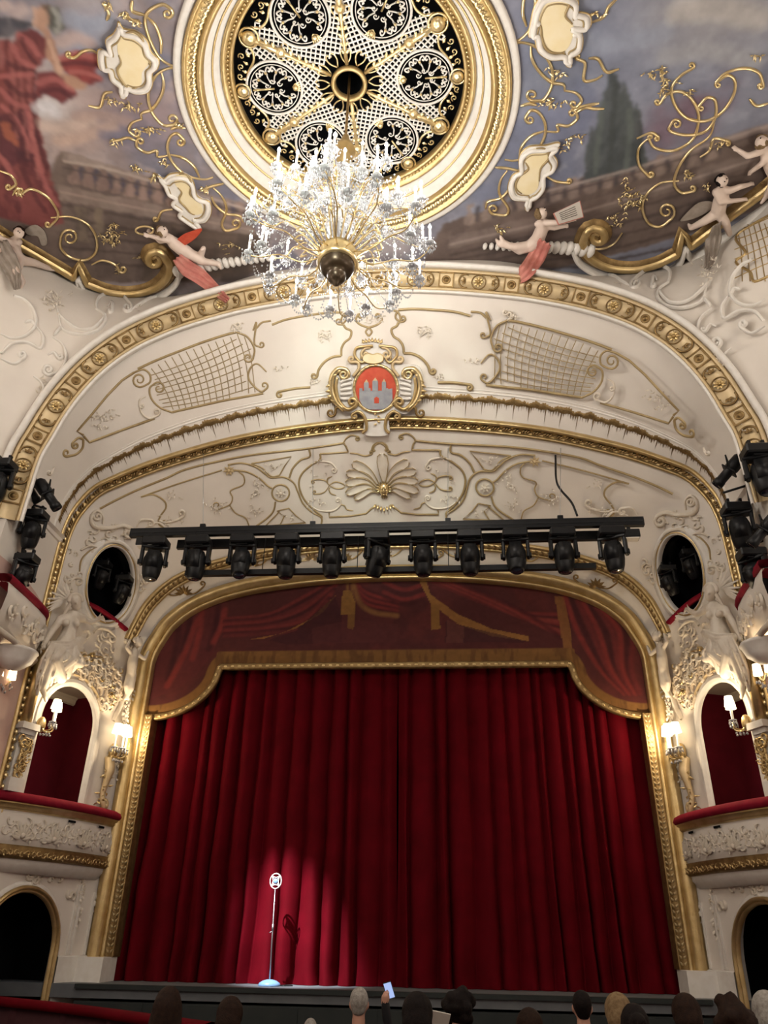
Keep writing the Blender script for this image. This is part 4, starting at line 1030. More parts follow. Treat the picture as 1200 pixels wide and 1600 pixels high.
for pts, s1 in (([(620, 590), (630, 640), (665, 668), (705, 655)], (6, -1, 1.1)), ([(650, 570), (625, 585), (622, 610)], (4, -1, 1)), ([(240, 885), (235, 900), (225, 915)], (3, 1, 1)), ([(1030, 275), (1040, 250), (1055, 258)], (4, -1, 1))):
    orn('stucco_scroll', L_(pts), 'BC', 'plaster', wall_sound, wd=.026, h=.045, s1=s1, taper=(.5, .8))
# icicle fringe above the corded arch
nb = NS-SPRING; gi = GBC[SPRING:]; ice = MB(); pel = MB()
def bc_pt(s, t):
    i = min(max(s, 0), nb-1.001); k = int(i); fr = i-k; j = t*29; jj = min(int(j), 28); f2 = j-jj
    return (gi[k, jj]*(1-f2)+gi[k, jj+1]*f2)*(1-fr)+(gi[k+1, jj]*(1-f2)+gi[k+1, jj+1]*f2)*fr
arcB = np.r_[0, np.cumsum(np.linalg.norm(np.diff(gi[:, 0], axis=0), axis=1))]
s = arcB[int(nb*.14)]; k = 0; rg = random.Random(3); tops = []
while s < arcB[-1]-.72:
    si = np.interp(s, arcB, np.arange(nb)); L = .36*(1-.25*rg.random()) if k % 13 == 0 else .06+.11*rg.random()
    t0 = .185+.004*math.sin(k*.7); p0 = bc_pt(si, t0); width = .013 if k % 13 == 0 else .011
    t1 = t0-L*.36; p1 = bc_pt(si+(.2 if k % 2 else -.1), t1); d = p1-p0; tg_ = bc_pt(si+.6, t0)-p0; tg_ /= np.linalg.norm(tg_); nn = np.cross(d, tg_); nn /= np.linalg.norm(nn)
    if nn[1] > 0: nn = -nn
    ice.add([p0-tg_*width+nn*.006, p0+tg_*width+nn*.006, p1+nn*.006, p0+d*.4+nn*.018], [(0, 1, 3), (1, 2, 3), (2, 0, 3)])
    hh = .012+.008*math.sin(k*.31)+.012*rg.random(); q = bc_pt(si, t0+hh); pb_ = bc_pt(si, t0-.02)
    ice.add([pb_-tg_*.013+nn*.004, pb_+tg_*.013+nn*.004, q+tg_*.013+nn*.004, q-tg_*.013+nn*.004, (pb_+q)/2+nn*.025], [(0, 1, 4), (1, 2, 4), (2, 3, 4), (3, 0, 4)])
    s += .024; k += 1
for m_ in (ice, ice.mirror()): obj('icicle_fringe', m_, 'gold_dark', wall_sound, kind='stuff')
shelf = MB()
for t_, w_, h_ in ((.225, .02, .02), (.245, .012, .015)):
    P = np.array([bc_pt(i, t_) for i in range(int(nb*.14), nb-8, 2)]); N = np.array([px(*project(p), 'BC')[1] if px(*project(p), 'BC') else (0, -1, 0) for p in P])
    strip(shelf, P, N, w_, h_)
both('plaster_line', shelf, 'white_paint', wall_sound)
# --- spandrels
for pts, s0, s1 in (([(250, 165), (265, 205), (300, 240), (350, 270), (410, 268), (450, 235), (470, 205)], None, None), ([(260, 200), (280, 270), (350, 295), (430, 280), (468, 240), (465, 205), (430, 180)], None, None),
                    ([(470, 210), (432, 175), (440, 130), (490, 112), (550, 125), (585, 160)], None, (8, 1, 1.3)), ([(585, 185), (620, 165), (660, 140), (700, 125)], None, None),
                    ([(235, 305), (280, 340), (295, 400), (270, 455), (225, 475)], None, (9, 1, 1.3)), ([(150, 480), (185, 510), (190, 560), (160, 610), (140, 640)], None, (4, -1, 1)), ([(215, 385), (240, 375), (260, 400)], None, (4, -1, 1)),
                    ([(0, 290), (50, 310), (110, 300), (155, 255), (150, 190), (110, 140), (60, 120)], None, None), ([(155, 250), (190, 300), (180, 355), (120, 330), (50, 335), (5, 380)], None, None),
                    ([(0, 400), (60, 425), (105, 400)], None, (6, -1, 1.2)), ([(240, 300), (270, 260)], None, None), ([(110, 240), (140, 235), (160, 265)], None, None), ([(480, 170), (500, 150), (500, 190)], None, (3, 1, 1))):
    orn('stucco_scroll', L_(pts), 'SP', 'white_paint', ceil_sp, wd=.04, h=.065, s1=s1, taper=(.4, .7))
for pts in ([(430, 1390), (520, 1380), (610, 1400), (640, 1430)], [(700, 1385), (770, 1360), (800, 1320)]):
    pass
sm = MB(); sprig(sm, L_([(240+RND.gauss(0, 26), 145+RND.gauss(0, 18)) for _ in range(24)]), 'SP', .10, seed=70); sprig(sm, L_([(300+RND.gauss(0, 60), 110+RND.gauss(0, 20)) for _ in range(8)]), 'SP', .06, seed=71)
sprig(sm, L_([(195+RND.gauss(0, 14), 545+RND.gauss(0, 30)) for _ in range(16)]), 'SP', .09, seed=72); sprig(sm, L_([(110+RND.gauss(0, 8)-k*3, 700+k*12) for k in range(12)]), 'SP', .07, seed=73)
sprig(sm, L_([(640+RND.gauss(0, 30), 180+RND.gauss(0, 10)) for _ in range(8)]), 'SP', .07, seed=74)
obj('stucco_sprigs', sm, 'plaster', ceil_sp, kind='stuff'); obj('stucco_sprigs', sm.mirror(MX), 'plaster', ceil_sp, kind='stuff')
# gilt lattice patch on the outer spandrel
for k in range(7):
    orn('lattice_bar', [(1150+k*9, 345+k*1), (1158+k*10, 392), (1160+k*12, 440)], 'SP', 'gold', ceil_sp, wd=.011, h=.02, mir=True)
for k in range(6):
    orn('lattice_bar', [(1148, 360+k*15), (1175, 352+k*14), (1215, 335+k*14)], 'SP', 'gold', ceil_sp, wd=.011, h=.02, mir=True)
orn('gold_moulding', [(1215, 330), (1175, 352), (1150, 372), (1165, 395), (1150, 410), (1172, 425), (1180, 440), (1215, 425)], 'SP', 'gold', ceil_sp, wd=.03, h=.04)

# ------------------------------------------------------------------ frame of the painted ceiling and the gilt scrolls on it
trimP = thing('trim_5', None, None, (0, -4.5, CEIL-.2), kind='structure')
def cei(pts, wd, h, m, name='scroll', s0=None, s1=None, taper=(1, 1), mir=True, smooth=True, n=6, parent=None, mx=MX):
    mb = relief(MB(), pts, 'CEIL', wd, h, s0, s1, taper, smooth, 0., n)
    obj(name, mb, m, parent or ceiling)
    if mir: obj(name, mb.mirror(mx), m, parent or ceiling)
fr1 = [(-60, 322), (0, 362), (60, 397), (117, 431)]; fr2 = [(117, 431), (123, 409), (137, 440)]
fr3 = [(137, 440), (170, 452), (205, 456), (238, 449), (260, 432), (265, 412), (256, 395)]
for off_, wd, h, m in ((0, .17, .10, 'gold_dark'), (0, .10, .17, 'gold')):
    cei(fr1, wd, h, m, 'frame_moulding', parent=trimP); cei(fr2, wd*.8, h, m, 'frame_moulding', smooth=False, parent=trimP)
    cei(fr3, wd, h, m, 'frame_moulding', s1=(15, -1, 1.35), taper=(1, .55), parent=trimP)
cei([(-60, 345), (0, 384), (60, 417), (118, 447), (124, 430), (140, 456), (172, 467), (210, 470), (248, 462), (276, 440), (282, 415)], .06, .2, 'white_paint', 'frame_roll', parent=trimP)
# ribbed plaster horn towards the crown
for k in range(17):
    a = k/16; x = 278+a*150; y = 424-18*a**.7-4*a; r = .17*(1-a*.55)
    p = at_z(x, y, CEIL-.05); mb = MB().ball(p, (r*.6, r, r*.8), 10, 6, Matrix.Rotation(-.25, 3, 'Z'))
    both('horn_rib', mb, 'white_paint', trimP)
def K1(p): return crop(0, 0, 3.0, p)
def K3(p): return crop(760, 0, 2.727, p)
G1 = 'gold_bright'
for pts, s0, s1, mir in (
    ([(850, 310), (800, 305), (745, 265), (700, 180), (680, 100), (700, 50), (760, 20), (800, 40)], None, (9, 1, 1.2), 1), ([(680, 70), (620, 50), (620, 0)], None, None, 1),
    ([(690, 80), (730, 120), (755, 190), (755, 250)], None, None, 1), ([(850, 320), (790, 320), (740, 345), (705, 400), (695, 460), (715, 530), (765, 585), (810, 585)], None, (9, -1, 1.2), 1),
    ([(755, 330), (768, 390), (755, 450), (715, 510), (665, 530), (665, 560)], None, None, 1), ([(665, 558), (620, 575), (605, 610), (630, 635)], None, (6, -1, 1), 1),
    ([(870, 600), (830, 595), (800, 605)], None, None, 1), ([(860, 650), (830, 625), (800, 640), (785, 690), (800, 745), (840, 795), (900, 830), (960, 840), (1000, 830)], (7, 1, 1.2), None, 1),
    ([(800, 725), (860, 740), (910, 780), (935, 830)], None, None, 1), ([(800, 725), (740, 735), (735, 705), (690, 715), (645, 690), (640, 665)], None, (6, 1, 1.1), 1),
    ([(520, 660), (560, 655), (600, 645), (650, 665)], None, None, 1), ([(1000, 880), (1040, 920), (1062, 980), (1040, 1050), (1060, 1080), (1110, 1070)], None, (8, -1, 1.2), 1),
    ([(945, 890), (1000, 870), (1050, 860)], None, None, 1), ([(990, 920), (1010, 960), (1060, 1000), (1120, 1010), (1140, 1040)], None, None, 1),
    ([(320, 265), (350, 270), (390, 240), (430, 235), (465, 255)], (4, 1, 1), None, 0), ([(415, 495), (470, 500), (490, 440), (530, 430)], None, None, 1), ([(740, 1030), (760, 990), (810, 980)], (4, 1, 1), None, 0),
    ([(0, 800), (50, 820), (75, 860), (50, 885)], None, (5, 1, 1), 0), ([(105, 905), (150, 885), (220, 920), (265, 980), (270, 1020), (235, 1060)], (5, 1, 1.2), (5, 1, 1), 0),
    ([(240, 1020), (330, 1015), (410, 1050), (450, 1110), (450, 1180), (400, 1218), (330, 1205), (285, 1160), (285, 1110)], None, (14, 1, 1.5), 0),
    ([(430, 1240), (480, 1220), (540, 1240), (560, 1270)], None, (6, -1, 1.1), 0), ([(60, 915), (85, 880), (95, 920)], None, None, 0), ([(580, 70), (610, 90), (650, 100)], None, None, 1), ([(480, 10), (510, 60), (500, 95)], None, None, 1)):
    cei(K1(pts), .026, .04, G1, s0=s0, s1=s1, taper=(.6, .6), mir=bool(mir), mx=AX)
for pts, s0, s1 in (
    ([(880, 290), (830, 320), (790, 370), (800, 440), (850, 500), (930, 515), (1000, 480), (1050, 410), (1060, 350), (1030, 320), (980, 350)], (5, -1, 1), (5, -1, 1)), ([(975, 350), (1020, 310), (1100, 290), (1160, 310), (1180, 360)], None, (5, 1, 1.1)),
    ([(740, 440), (770, 400), (830, 390), (880, 430), (905, 500), (880, 590), (800, 640), (720, 630), (690, 590)], (5, 1, 1), (4, 1, 1)), ([(905, 450), (940, 415), (975, 430), (975, 500), (930, 560), (850, 575), (780, 555), (790, 520)], (5, -1, 1), (8, 1, 1.2)),
    ([(975, 500), (950, 580), (870, 640), (820, 710), (800, 780), (830, 820), (880, 815)], None, (5, -1, 1)), ([(640, 590), (700, 565), (730, 580)], None, (4, 1, 1)), ([(700, 580), (650, 630), (650, 700), (690, 750)], None, (5, -1, 1.1)),
    ([(820, 770), (740, 780), (680, 830), (665, 890), (690, 950), (740, 965), (790, 930)], None, (14, -1, 1.4)), ([(1120, 420), (1150, 450), (1200, 440)], None, None), ([(910, 670), (950, 640), (970, 590), (1030, 600)], None, (4, 1, 1)),
    ([(430, 970), (430, 1040), (480, 1060), (540, 1040), (580, 990)], (4, 1, 1), None), ([(450, 95), (500, 70), (520, 30), (560, -10)], None, None), ([(385, 250), (420, 270), (415, 340), (460, 340), (495, 320)], (4, 1, 1), None), ([(370, 470), (420, 450), (480, 440)], None, None), ([(240, 740), (290, 770), (350, 780)], None, (4, -1, 1))):
    cei(K3(pts), .026, .04, G1, s0=s0, s1=s1, taper=(.6, .6), mir=False)
sm = MB()
for i, (cx_, cy_, sx_, sy_, nn) in enumerate(((590, 70, 30, 20, 6), (640, 105, 20, 14, 6), (520, 470, 40, 18, 8), (610, 490, 40, 20, 9), (700, 610, 50, 22, 16), (540, 660, 30, 12, 6), (640, 780, 30, 20, 8), (720, 830, 30, 20, 8), (770, 760, 22, 18, 6), (520, 1110, 60, 40, 34), (530, 1060, 20, 15, 6), (650, 1210, 20, 12, 4), (560, 1260, 26, 16, 6), (90, 900, 16, 14, 5), (960, 880, 30, 12, 8), (1080, 1150, 40, 26, 10), (850, 590, 18, 12, 5), (500, 20, 20, 16, 6))):
    sprig(sm, K1([(cx_+RND.gauss(0, .5)*sx_, cy_+RND.gauss(0, .5)*sy_) for _ in range(nn)]), 'CEIL', .085, seed=100+i)
for i, (cx_, cy_, sx_, sy_, nn) in enumerate(((730, 310, 50, 30, 16), (770, 350, 30, 30, 8), (620, 850, 70, 50, 30), (600, 790, 24, 40, 8), (540, 930, 40, 30, 12), (860, 740, 30, 24, 8), (1150, 240, 30, 12, 4), (1000, 620, 30, 20, 6), (280, 440, 50, 20, 16), (300, 300, 40, 30, 8), (360, 590, 40, 25, 10), (320, 630, 16, 14, 4), (60, 980, 40, 20, 10), (860, 390, 20, 16, 4), (470, 50, 20, 20, 4), (940, 790, 30, 16, 5), (760, 380, 20, 24, 6))):
    sprig(sm, K3([(cx_+RND.gauss(0, .5)*sx_, cy_+RND.gauss(0, .5)*sy_) for _ in range(nn)]), 'CEIL', .085, seed=200+i)
obj('gilt_sprigs', sm, G1, ceiling, kind='stuff')
# ivory cartouches
def cartouche(label, outline, inner, grp='ivory cartouches around the ceiling rosette'):
    P = [at_z(x, y, CEIL-.004) for x, y in cr(outline, 5, True)]; c = np.mean(P, 0)
    th = thing('ceiling_cartouche', label, 'cartouche', tuple(c), grp); dn = Vector((0, 0, -1))
    obj('rim', MB().slab(P, dn, .07), 'white_paint', th, smooth=False, fixn=True)
    ic = np.mean(np.array(inner), 0); inner = [tuple(ic+(np.array(q)-ic)*1.16) for q in inner]
    Q = [at_z(x, y, CEIL-.07) for x, y in cr(inner, 5, True)]; obj('field', MB().slab(Q, dn, .012), 'ivory', th, smooth=False, fixn=True)
    pr = np.array(P); obj('rim_roll', MB().tube(pr+(c-pr)*.13+[0, 0, -.075], .04, 8, closed=True), 'white_paint', th); obj('rim_line', MB().tube(pr+(c-pr)*.26+[0, 0, -.072], .014, 6, closed=True), 'gold_line', th)
    e = MB(); Pn = np.array(P)+[0, 0, -.05]; e.tube(Pn, .018, 6, closed=True); obj('gilt_edge', e, 'gold', th)
    iq = np.array(Q)+[0, 0, -.012]; k = len(iq)
    for a, b in ((.04, .38), (.54, .9)):
        i0, i1 = int(a*k), int(b*k); obj('inner_scroll', MB().tube(iq[i0:i1], [.012, .022, .022, .012], 6), 'gold_line', th)
    lo = np.array(P); cc = lo.mean(0)
    for k_ in (0, len(P)//2):
        p = lo[k_]; d = (cc-p)/np.linalg.norm(cc-p)
        obj('volute', MB().ball(p+d*.1+np.array([0, 0, -.08]), (.05, .05, .03), 8, 5), 'white_paint', th)
    return th
cartouche('ivory scrolled cartouche with white rim, beside the painted crimson robe', K1([(560, 95), (580, 125), (640, 140), (690, 180), (710, 235), (745, 270), (740, 310), (715, 335), (715, 390), (690, 425), (640, 430), (600, 420), (590, 450), (570, 445), (565, 405), (525, 370), (510, 325), (470, 310), (465, 225), (510, 240), (500, 180), (535, 150), (555, 115)]), K1([(570, 190), (620, 165), (660, 195), (670, 260), (690, 290), (660, 330), (655, 380), (610, 395), (575, 360), (560, 320), (575, 290), (560, 240)]))
cartouche('ivory scrolled cartouche above the flying winged cherub holding a gold hoop', K1([(740, 815), (770, 830), (800, 808), (860, 805), (905, 840), (920, 900), (945, 925), (985, 940), (990, 990), (965, 1030), (925, 1040), (945, 1070), (925, 1070), (870, 1035), (840, 1010), (850, 985), (805, 950), (825, 920), (785, 895), (765, 850)]), K1([(830, 835), (875, 830), (895, 870), (890, 910), (930, 945), (940, 985), (900, 990), (870, 960), (845, 930), (855, 900), (830, 870)]))
cartouche('large ivory cartouche on the blue painted sky, right of the rosette', K3([(190, 80), (205, 20), (240, -30), (320, -40), (385, -10), (385, 50), (400, 45), (440, 60), (435, 110), (370, 110), (405, 140), (400, 210), (360, 240), (360, 275), (340, 270), (330, 245), (270, 245), (220, 210), (205, 150), (180, 145)]), K3([(250, 10), (310, -20), (345, 20), (330, 70), (360, 110), (350, 170), (320, 205), (270, 200), (245, 160), (240, 110), (225, 80)]))
cartouche('small ivory cartouche above the cherub with an open book', K3([(300, 600), (310, 610), (280, 640), (300, 680), (290, 715), (250, 740), (245, 800), (215, 840), (185, 855), (178, 890), (165, 880), (170, 850), (110, 840), (92, 790), (110, 740), (140, 720), (140, 660), (180, 618), (250, 612)]), K3([(190, 650), (240, 645), (255, 680), (225, 720), (215, 790), (175, 815), (135, 790), (145, 750), (180, 720), (170, 690)]))

# ------------------------------------------------------------------ coat of arms at the crown
q0 = px(588, 600, 'BC')[0]; _tp, _bt = px(588, 525, 'BC')[0], px(588, 655, 'BC')[0]; n0_ = np.cross([1., 0, 0], _tp-_bt); n0_ /= np.linalg.norm(n0_); n0_ *= -np.sign(n0_@ray_d(588, 600)); q0 = (_tp+_bt)/2+n0_*.10
def cm(x, y, off=0.):
    d = ray_d(x, y); p = q0+n0_*off; t = ((p-CAM)@n0_)/(d@n0_); return CAM+d*t
def cms(pts, off): return [cm(x, y, off) for x, y in M_(pts)]
arms = thing('coat_of_arms', 'gilded cartouche with a grey castle on a red shield, at the crown of the arch', 'coat of arms', tuple(q0))
obj('cartouche', MB().slab([cm(x, y, -.12) for x, y in cr(M_([(585, 300), (680, 320), (730, 420), (830, 480), (960, 510), (1000, 680), (960, 800), (850, 900), (720, 890), (700, 970), (690, 1080), (500, 1080), (490, 960), (460, 890), (330, 890), (220, 790), (190, 650), (240, 520), (350, 490), (410, 420), (430, 340), (500, 310)]), 5, True)], n0_, .13), 'white_paint', arms, smooth=False, fixn=True)
ov = [(585+185*math.cos(a), 695+200*math.sin(a)) for a in np.linspace(0, 2*PI, 40, endpoint=False)]
obj('oval_frame', MB().tube(cms(ov, .03), .035, 8, closed=True), 'gold_bright', arms)
obj('shield_field', MB().slab(cms([(585+172*math.cos(a), 695+186*math.sin(a)) for a in np.linspace(0, 2*PI, 36, endpoint=False)], .0), n0_, .03), 'red_paint', arms, smooth=False, fixn=True)
castle = obj('castle', MB().slab(cms([(445, 690), (470, 690), (470, 712), (500, 712), (500, 690), (540, 690), (540, 712), (640, 712), (640, 690), (690, 690), (690, 700), (725, 690), (728, 790), (690, 850), (640, 872), (540, 872), (480, 850), (445, 790)], .03), n0_, .02), 'grey_paint', arms, smooth=False, fixn=True)
for x_, y_, wd in ((505, 640, 20), (580, 625, 24), (655, 635, 18)):
    obj('tower', MB().slab(cms([(x_-wd, 712), (x_-wd, y_+15), (x_-wd*.9, y_), (x_+wd*.9, y_), (x_+wd, y_+15), (x_+wd, 712)], .032), n0_, .03), 'grey_paint', castle, smooth=False, fixn=True)
    obj('turret_tip', MB().slab(cms([(x_-wd*.8, y_), (x_, y_-26), (x_+wd*.8, y_)], .034), n0_, .025), 'gold_pale', castle, smooth=False, fixn=True)
obj('gate', MB().slab(cms([(572, 818), (572, 775), (590, 762), (612, 775), (612, 818)], .05), n0_, .012), 'red_paint', castle, smooth=False, fixn=True)
lfm = MB()
for k in range(26):
    a = k*2*PI/26; p = cm(*M_([(585+188*math.cos(a), 695+203*math.sin(a))])[0], .05); d = cm(*M_([(585+188*math.cos(a+.3), 695+203*math.sin(a+.3))])[0], .05)-p
    lfm.leaf(p, d, n0_, .12, .06, .6)
obj('frame_leaves', lfm, 'gold', arms, kind='stuff')
def armstube(pts, rad, m, nm, s0=None, s1=None, off=.05):
    P2 = stroke2(M_(pts), s0, s1); obj(nm, MB().tube([cm(x, y, off) for x, y in P2], rad, 8), m, arms)
for q in (1, -1):
    fx = lambda pts: [(585+(x-585)*q, y+(12*0 if q > 0 else 0)) for x, y in pts]
    armstube(fx([(320, 880), (240, 800), (205, 690), (215, 590), (260, 530), (310, 525)]), [.05, .06, .06, .05, .035, .02], 'gold_bright', 'side_scroll', s1=(9, 1*q, 1.4))
    armstube(fx([(400, 850), (340, 870), (270, 800), (245, 690), (255, 600)]), [.03, .04, .04, .03], 'gold', 'inner_scroll', s0=(8, -1*q, 1.2))
    for k in range(9):
        a = PI*(.62+.085*k); pp = fx([(400+190*math.cos(a), 690+200*math.sin(a))])[0]
        obj('scroll_leaf', MB().leaf(cm(*M_([pp])[0], .07), cm(*M_([(pp[0]+(-30*q), pp[1]-30+k*8)])[0], .07)-cm(*M_([pp])[0], .07), n0_, .15, .09, .6), 'gold', arms)
    for k in range(5): armstube(fx([(380, 610+k*42), (320, 620+k*40), (285, 640+k*34)]), [.02, .035, .03], 'white_paint', 'rib')
    armstube(fx([(560, 330), (490, 335), (420, 350), (405, 410), (440, 460)]), [.03, .03, .03, .02], 'gold', 'crest_scroll', s1=(7, -q, 1.0)); armstube(fx([(540, 345), (500, 350), (470, 375)]), [.02, .03, .02], 'gold_pale', 'crest_volute', s1=(7, -q, 1.2))
    armstube(fx([(380, 470), (430, 470), (440, 520), (390, 590)]), [.02, .035, .03], 'gold_pale', 'crest_scroll', s0=(5, q, 1.1))
    armstube(fx([(395, 905), (440, 890), (490, 940), (505, 1030), (470, 1075)]), [.02, .03, .035, .03], 'gold', 'foot_scroll', s0=(5, -q, 1.1))
    armstube(fx([(290, 850), (250, 860), (240, 905)]), [.03, .03, .02], 'gold_dark', 'foot_scroll', s1=(7, q, 1.1))
obj('name_plate', MB().slab([cm(x, y, .05) for x, y in cr(M_([(480, 415), (520, 395), (560, 405), (600, 395), (645, 415), (640, 460), (600, 475), (560, 480), (510, 470), (478, 450)]), 4, True)], n0_, .03), 'ivory', arms, smooth=False, fixn=True)
obj('plate_rim', MB().tube([cm(x, y, .07) for x, y in cr(M_([(480, 415), (520, 395), (560, 405), (600, 395), (645, 415), (640, 460), (600, 475), (560, 480), (510, 470), (478, 450)]), 4, True)], .014, 6, closed=True), 'gold', arms)
lfm = MB()
for k in range(7): lfm.leaf(cm(*M_([(485+k*23, 300-abs(k-3)*-4)])[0], .06), Vector((.4*(k-3)/3, -.2, 1)), n0_, .12, .08, .6)
for k in range(5): lfm.leaf(cm(*M_([(595, 905+k*22)])[0], .04), Vector((.8 if k % 2 else -.8, 0, -.4)), n0_, .09, .05, .5)
obj('gilt_leaves', lfm, 'gold', arms, kind='stuff')
# ------------------------------------------------------------------ proscenium boxes in the splayed side walls
def wpath(uz, off=0.): return np.array([W(u, z, off) for u, z in uz])
def wsweep(uz, prof, closed=False):
    """sweep profile (in-plane outward, off wall) along a path given in wall coordinates"""
    P = wpath(uz); T = np.gradient(P, axis=0)
    if closed: T = np.roll(P, -1, 0)-np.roll(P, 1, 0)
    T /= np.linalg.norm(T, axis=1)[:, None]; N = np.tile(WN, (len(P), 1)); X = np.cross(T, N); return MB().sweep(P, X, N, prof, closed)
def opening_frame(poly, name, m, prof, flip=1):
    pts = poly[1:]+[poly[0]]                                  # jamb, arch, jamb (open at the sill)
    P = resample(np.array(pts), 60); mb = wsweep(P, [(a*flip, b) for a, b in prof]); return mb
jamb = opening_frame(BOX, 'a', 'cream', [(-.035, -.14), (-.035, .02), (-.02, .04), (0, .03), (.02, .05), (.05, .055), (.07, .025), (.09, .03), (.11, -.03)], 1)
both('arch_frame', jamb, 'white_paint', WALLS)
jamb = opening_frame(DOOR, 'a', 'cream', [(-.10, -.25), (-.07, .0), (-.03, .03), (.0, .03)], 1); both('arch_reveal', jamb, 'white_paint', WALLS)
jamb = opening_frame(DOOR, 'a', 'gold', [(.0, .0)]+half_round(.035, .035, .06, 6, .02)+[(.07, .04), (.10, .045), (.12, -.02)], 1); both('gilt_arch_frame', jamb, 'gold', WALLS)
# dark void of the doorways
def wbox(u0, u1, z0, z1, d0, d1, faces='all'):
    c = [W(u, z, d) for u, z, d in ((u0, z0, d0), (u1, z0, d0), (u1, z1, d0), (u0, z1, d0), (u0, z0, d1), (u1, z0, d1), (u1, z1, d1), (u0, z1, d1))]
    return c
def room(u0, u1, z0, z1, depth, mats, names, parent):
    c = wbox(u0, u1, z0, z1, -.02, -depth)
    fs = {'back': (4, 5, 6, 7), 'side': (0, 4, 7, 3), 'side2': (1, 2, 6, 5), 'top': (3, 7, 6, 2), 'bottom': (0, 1, 5, 4)}
    for (k, f), m, nm in zip(fs.items(), mats, names):
        both(nm, MB().add([c[i] for i in f], [(0, 1, 2, 3)]), m, parent, smooth=False)
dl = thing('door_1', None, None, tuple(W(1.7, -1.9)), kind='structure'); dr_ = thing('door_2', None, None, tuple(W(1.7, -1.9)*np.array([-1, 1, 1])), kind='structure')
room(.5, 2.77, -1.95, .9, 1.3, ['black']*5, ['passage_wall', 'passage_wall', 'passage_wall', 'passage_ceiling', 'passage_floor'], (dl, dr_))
room(.4, 2.72, 1.7, 4.3, 1.3, ['red_wall', 'red_wall', 'red_wall', 'box_ceiling', 'carpet'], ['box_lining', 'box_lining', 'box_lining', 'box_ceiling', 'box_floor'], WALLS)
cor = MB().box((0, 0, 0), (.001, .001, .001)); c0_, c1_ = W(.45, 4.22, -1.25), W(2.7, 4.22, -1.25)
both('box_cornice', MB().sweep([c0_, c1_], [(0, 0, 1.)]*2, [tuple(WN)]*2, [(-.08, 0), (-.06, .04), (.02, .06), (.06, .1), (.08, .1)]), 'box_ceiling', WALLS, smooth=False)
# balcony front of the box, carried round along the gallery
def bulge(u): return .05+.20*max(0., math.sin(PI*min(max(u/2.7, 0), 1)))**.7
us = np.linspace(-.02, 2.74, 40)
bp_ = [(u, bulge(u)) for u in us]
def bal_sweep(prof, z0):
    P = np.array([W(u, z0, b) for u, b in bp_])
    ext = [P[-1]+np.array([-.12-.10*k, -.28*k, 0]) for k in range(1, 5)]; P = np.vstack([P, ext])
    T = np.gradient(P, axis=0); T /= np.linalg.norm(T, axis=1)[:, None]; N = np.cross(np.tile([0, 0, 1.], (len(P), 1)), T); N *= np.sign(N[20]@WN)
    return P, T, N
BP, BT, BN = bal_sweep(None, 0.)
def bal(name, prof, m, smooth=True, lab=None, cat=None):
    Z = np.tile([0, 0, 1.], (len(BP), 1)); return both(name, MB().sweep(BP, BN, Z, prof), m, BAL, smooth=smooth)
BAL = (thing('box_balcony', 'curved cream balcony front of the stage box, at left of the curtain', 'balcony', tuple(W(1.3, 1.0)), 'stage box balconies'),
       thing('box_balcony', 'curved cream balcony front of the stage box, at right of the curtain', 'balcony', tuple(W(1.3, 1.0)*np.array([-1, 1, 1])), 'stage box balconies'))
bal('front_panel', [(.0, 1.22), (.02, 1.26), (.05, 1.35), (.04, 1.55), (.0, 1.70), (.0, 1.76)], 'cream')
bal('top_moulding', [(-.02, 1.74), (.03, 1.75), (.06, 1.78), (.05, 1.81), (.09, 1.84), (.10, 1.87), (-.1, 1.88)], 'gold')
bal('padded_rail', [(-.15, 1.86), (.11, 1.87), (.13, 1.92), (.11, 1.99), (.04, 2.03), (-.10, 2.03), (-.18, 1.99)], 'red_rail')
bal('lower_moulding', [(-.2, 1.0), (.02, 1.02), (.06, 1.06), (.06, 1.12), (.03, 1.18), (.04, 1.22), (-.02, 1.23)], 'gold_dark')
bal('soffit', [(-.5, .80), (-.12, .82), (-.08, .90), (-.03, .94), (-.02, 1.02)], 'white_paint')
for rl, sgn_ in ((0, 1), (1, -1)):
    pass
# stucco relief on the balcony front, arches and spandrels
def wp(x, y, off=.0, side=-1):
    d = ray_d(x, y)*1.; c = CAM.copy()
    if side > 0: d[0] *= -1; c[0] *= -1
    n = WN; p = A3[0].copy(); p = W(0, 0, off); t = ((p-c)@n)/(d@n); return c+d*t
def flat_scroll(mb, c, ex, ey, nn, r, seed, wd=.012, h=.02):
    """C-scroll with leaves about a point"""
    rg = random.Random(seed); a0 = rg.random()*2*PI; sg = rg.choice((-1, 1)); P = []
    for t in np.linspace(0, 1, 16):
        a = a0+sg*t*4.6; rr = r*(1-.72*t); P.append(c+ex*rr*math.cos(a)+ey*rr*math.sin(a))
    strip(mb, P, np.tile(nn, (16, 1)), wd, h, (.6, .8))
    for k in range(3):
        a = rg.random()*2*PI; d = ex*math.cos(a)+ey*math.sin(a); mb.leaf(c+d*r*.5, d+nn*.2, nn, r*.9, r*.45, .5)
def bal_at(u, z):
    i = np.interp(u, us, np.arange(len(us))); k = int(min(i, len(us)-2)); fr = i-k
    p = BP[k]*(1-fr)+BP[k+1]*fr; p = p.copy(); p[2] = E+z; return p+BN[k]*.045, BT[k], BN[k]
BPo = BP
br_, bs_ = MB(), MB()
for k in range(44):
    u = .15+2.45*(k+.5)/44; z = 1.36+.26*((k*7) % 5)/5; p, t_, n_ = bal_at(u, z); flat_scroll(bs_, p, t_, np.array([0, 0, 1.]), n_, .085, 300+k, .016, .03)
both('stucco_relief', bs_, 'plaster', BAL, kind='stuff')
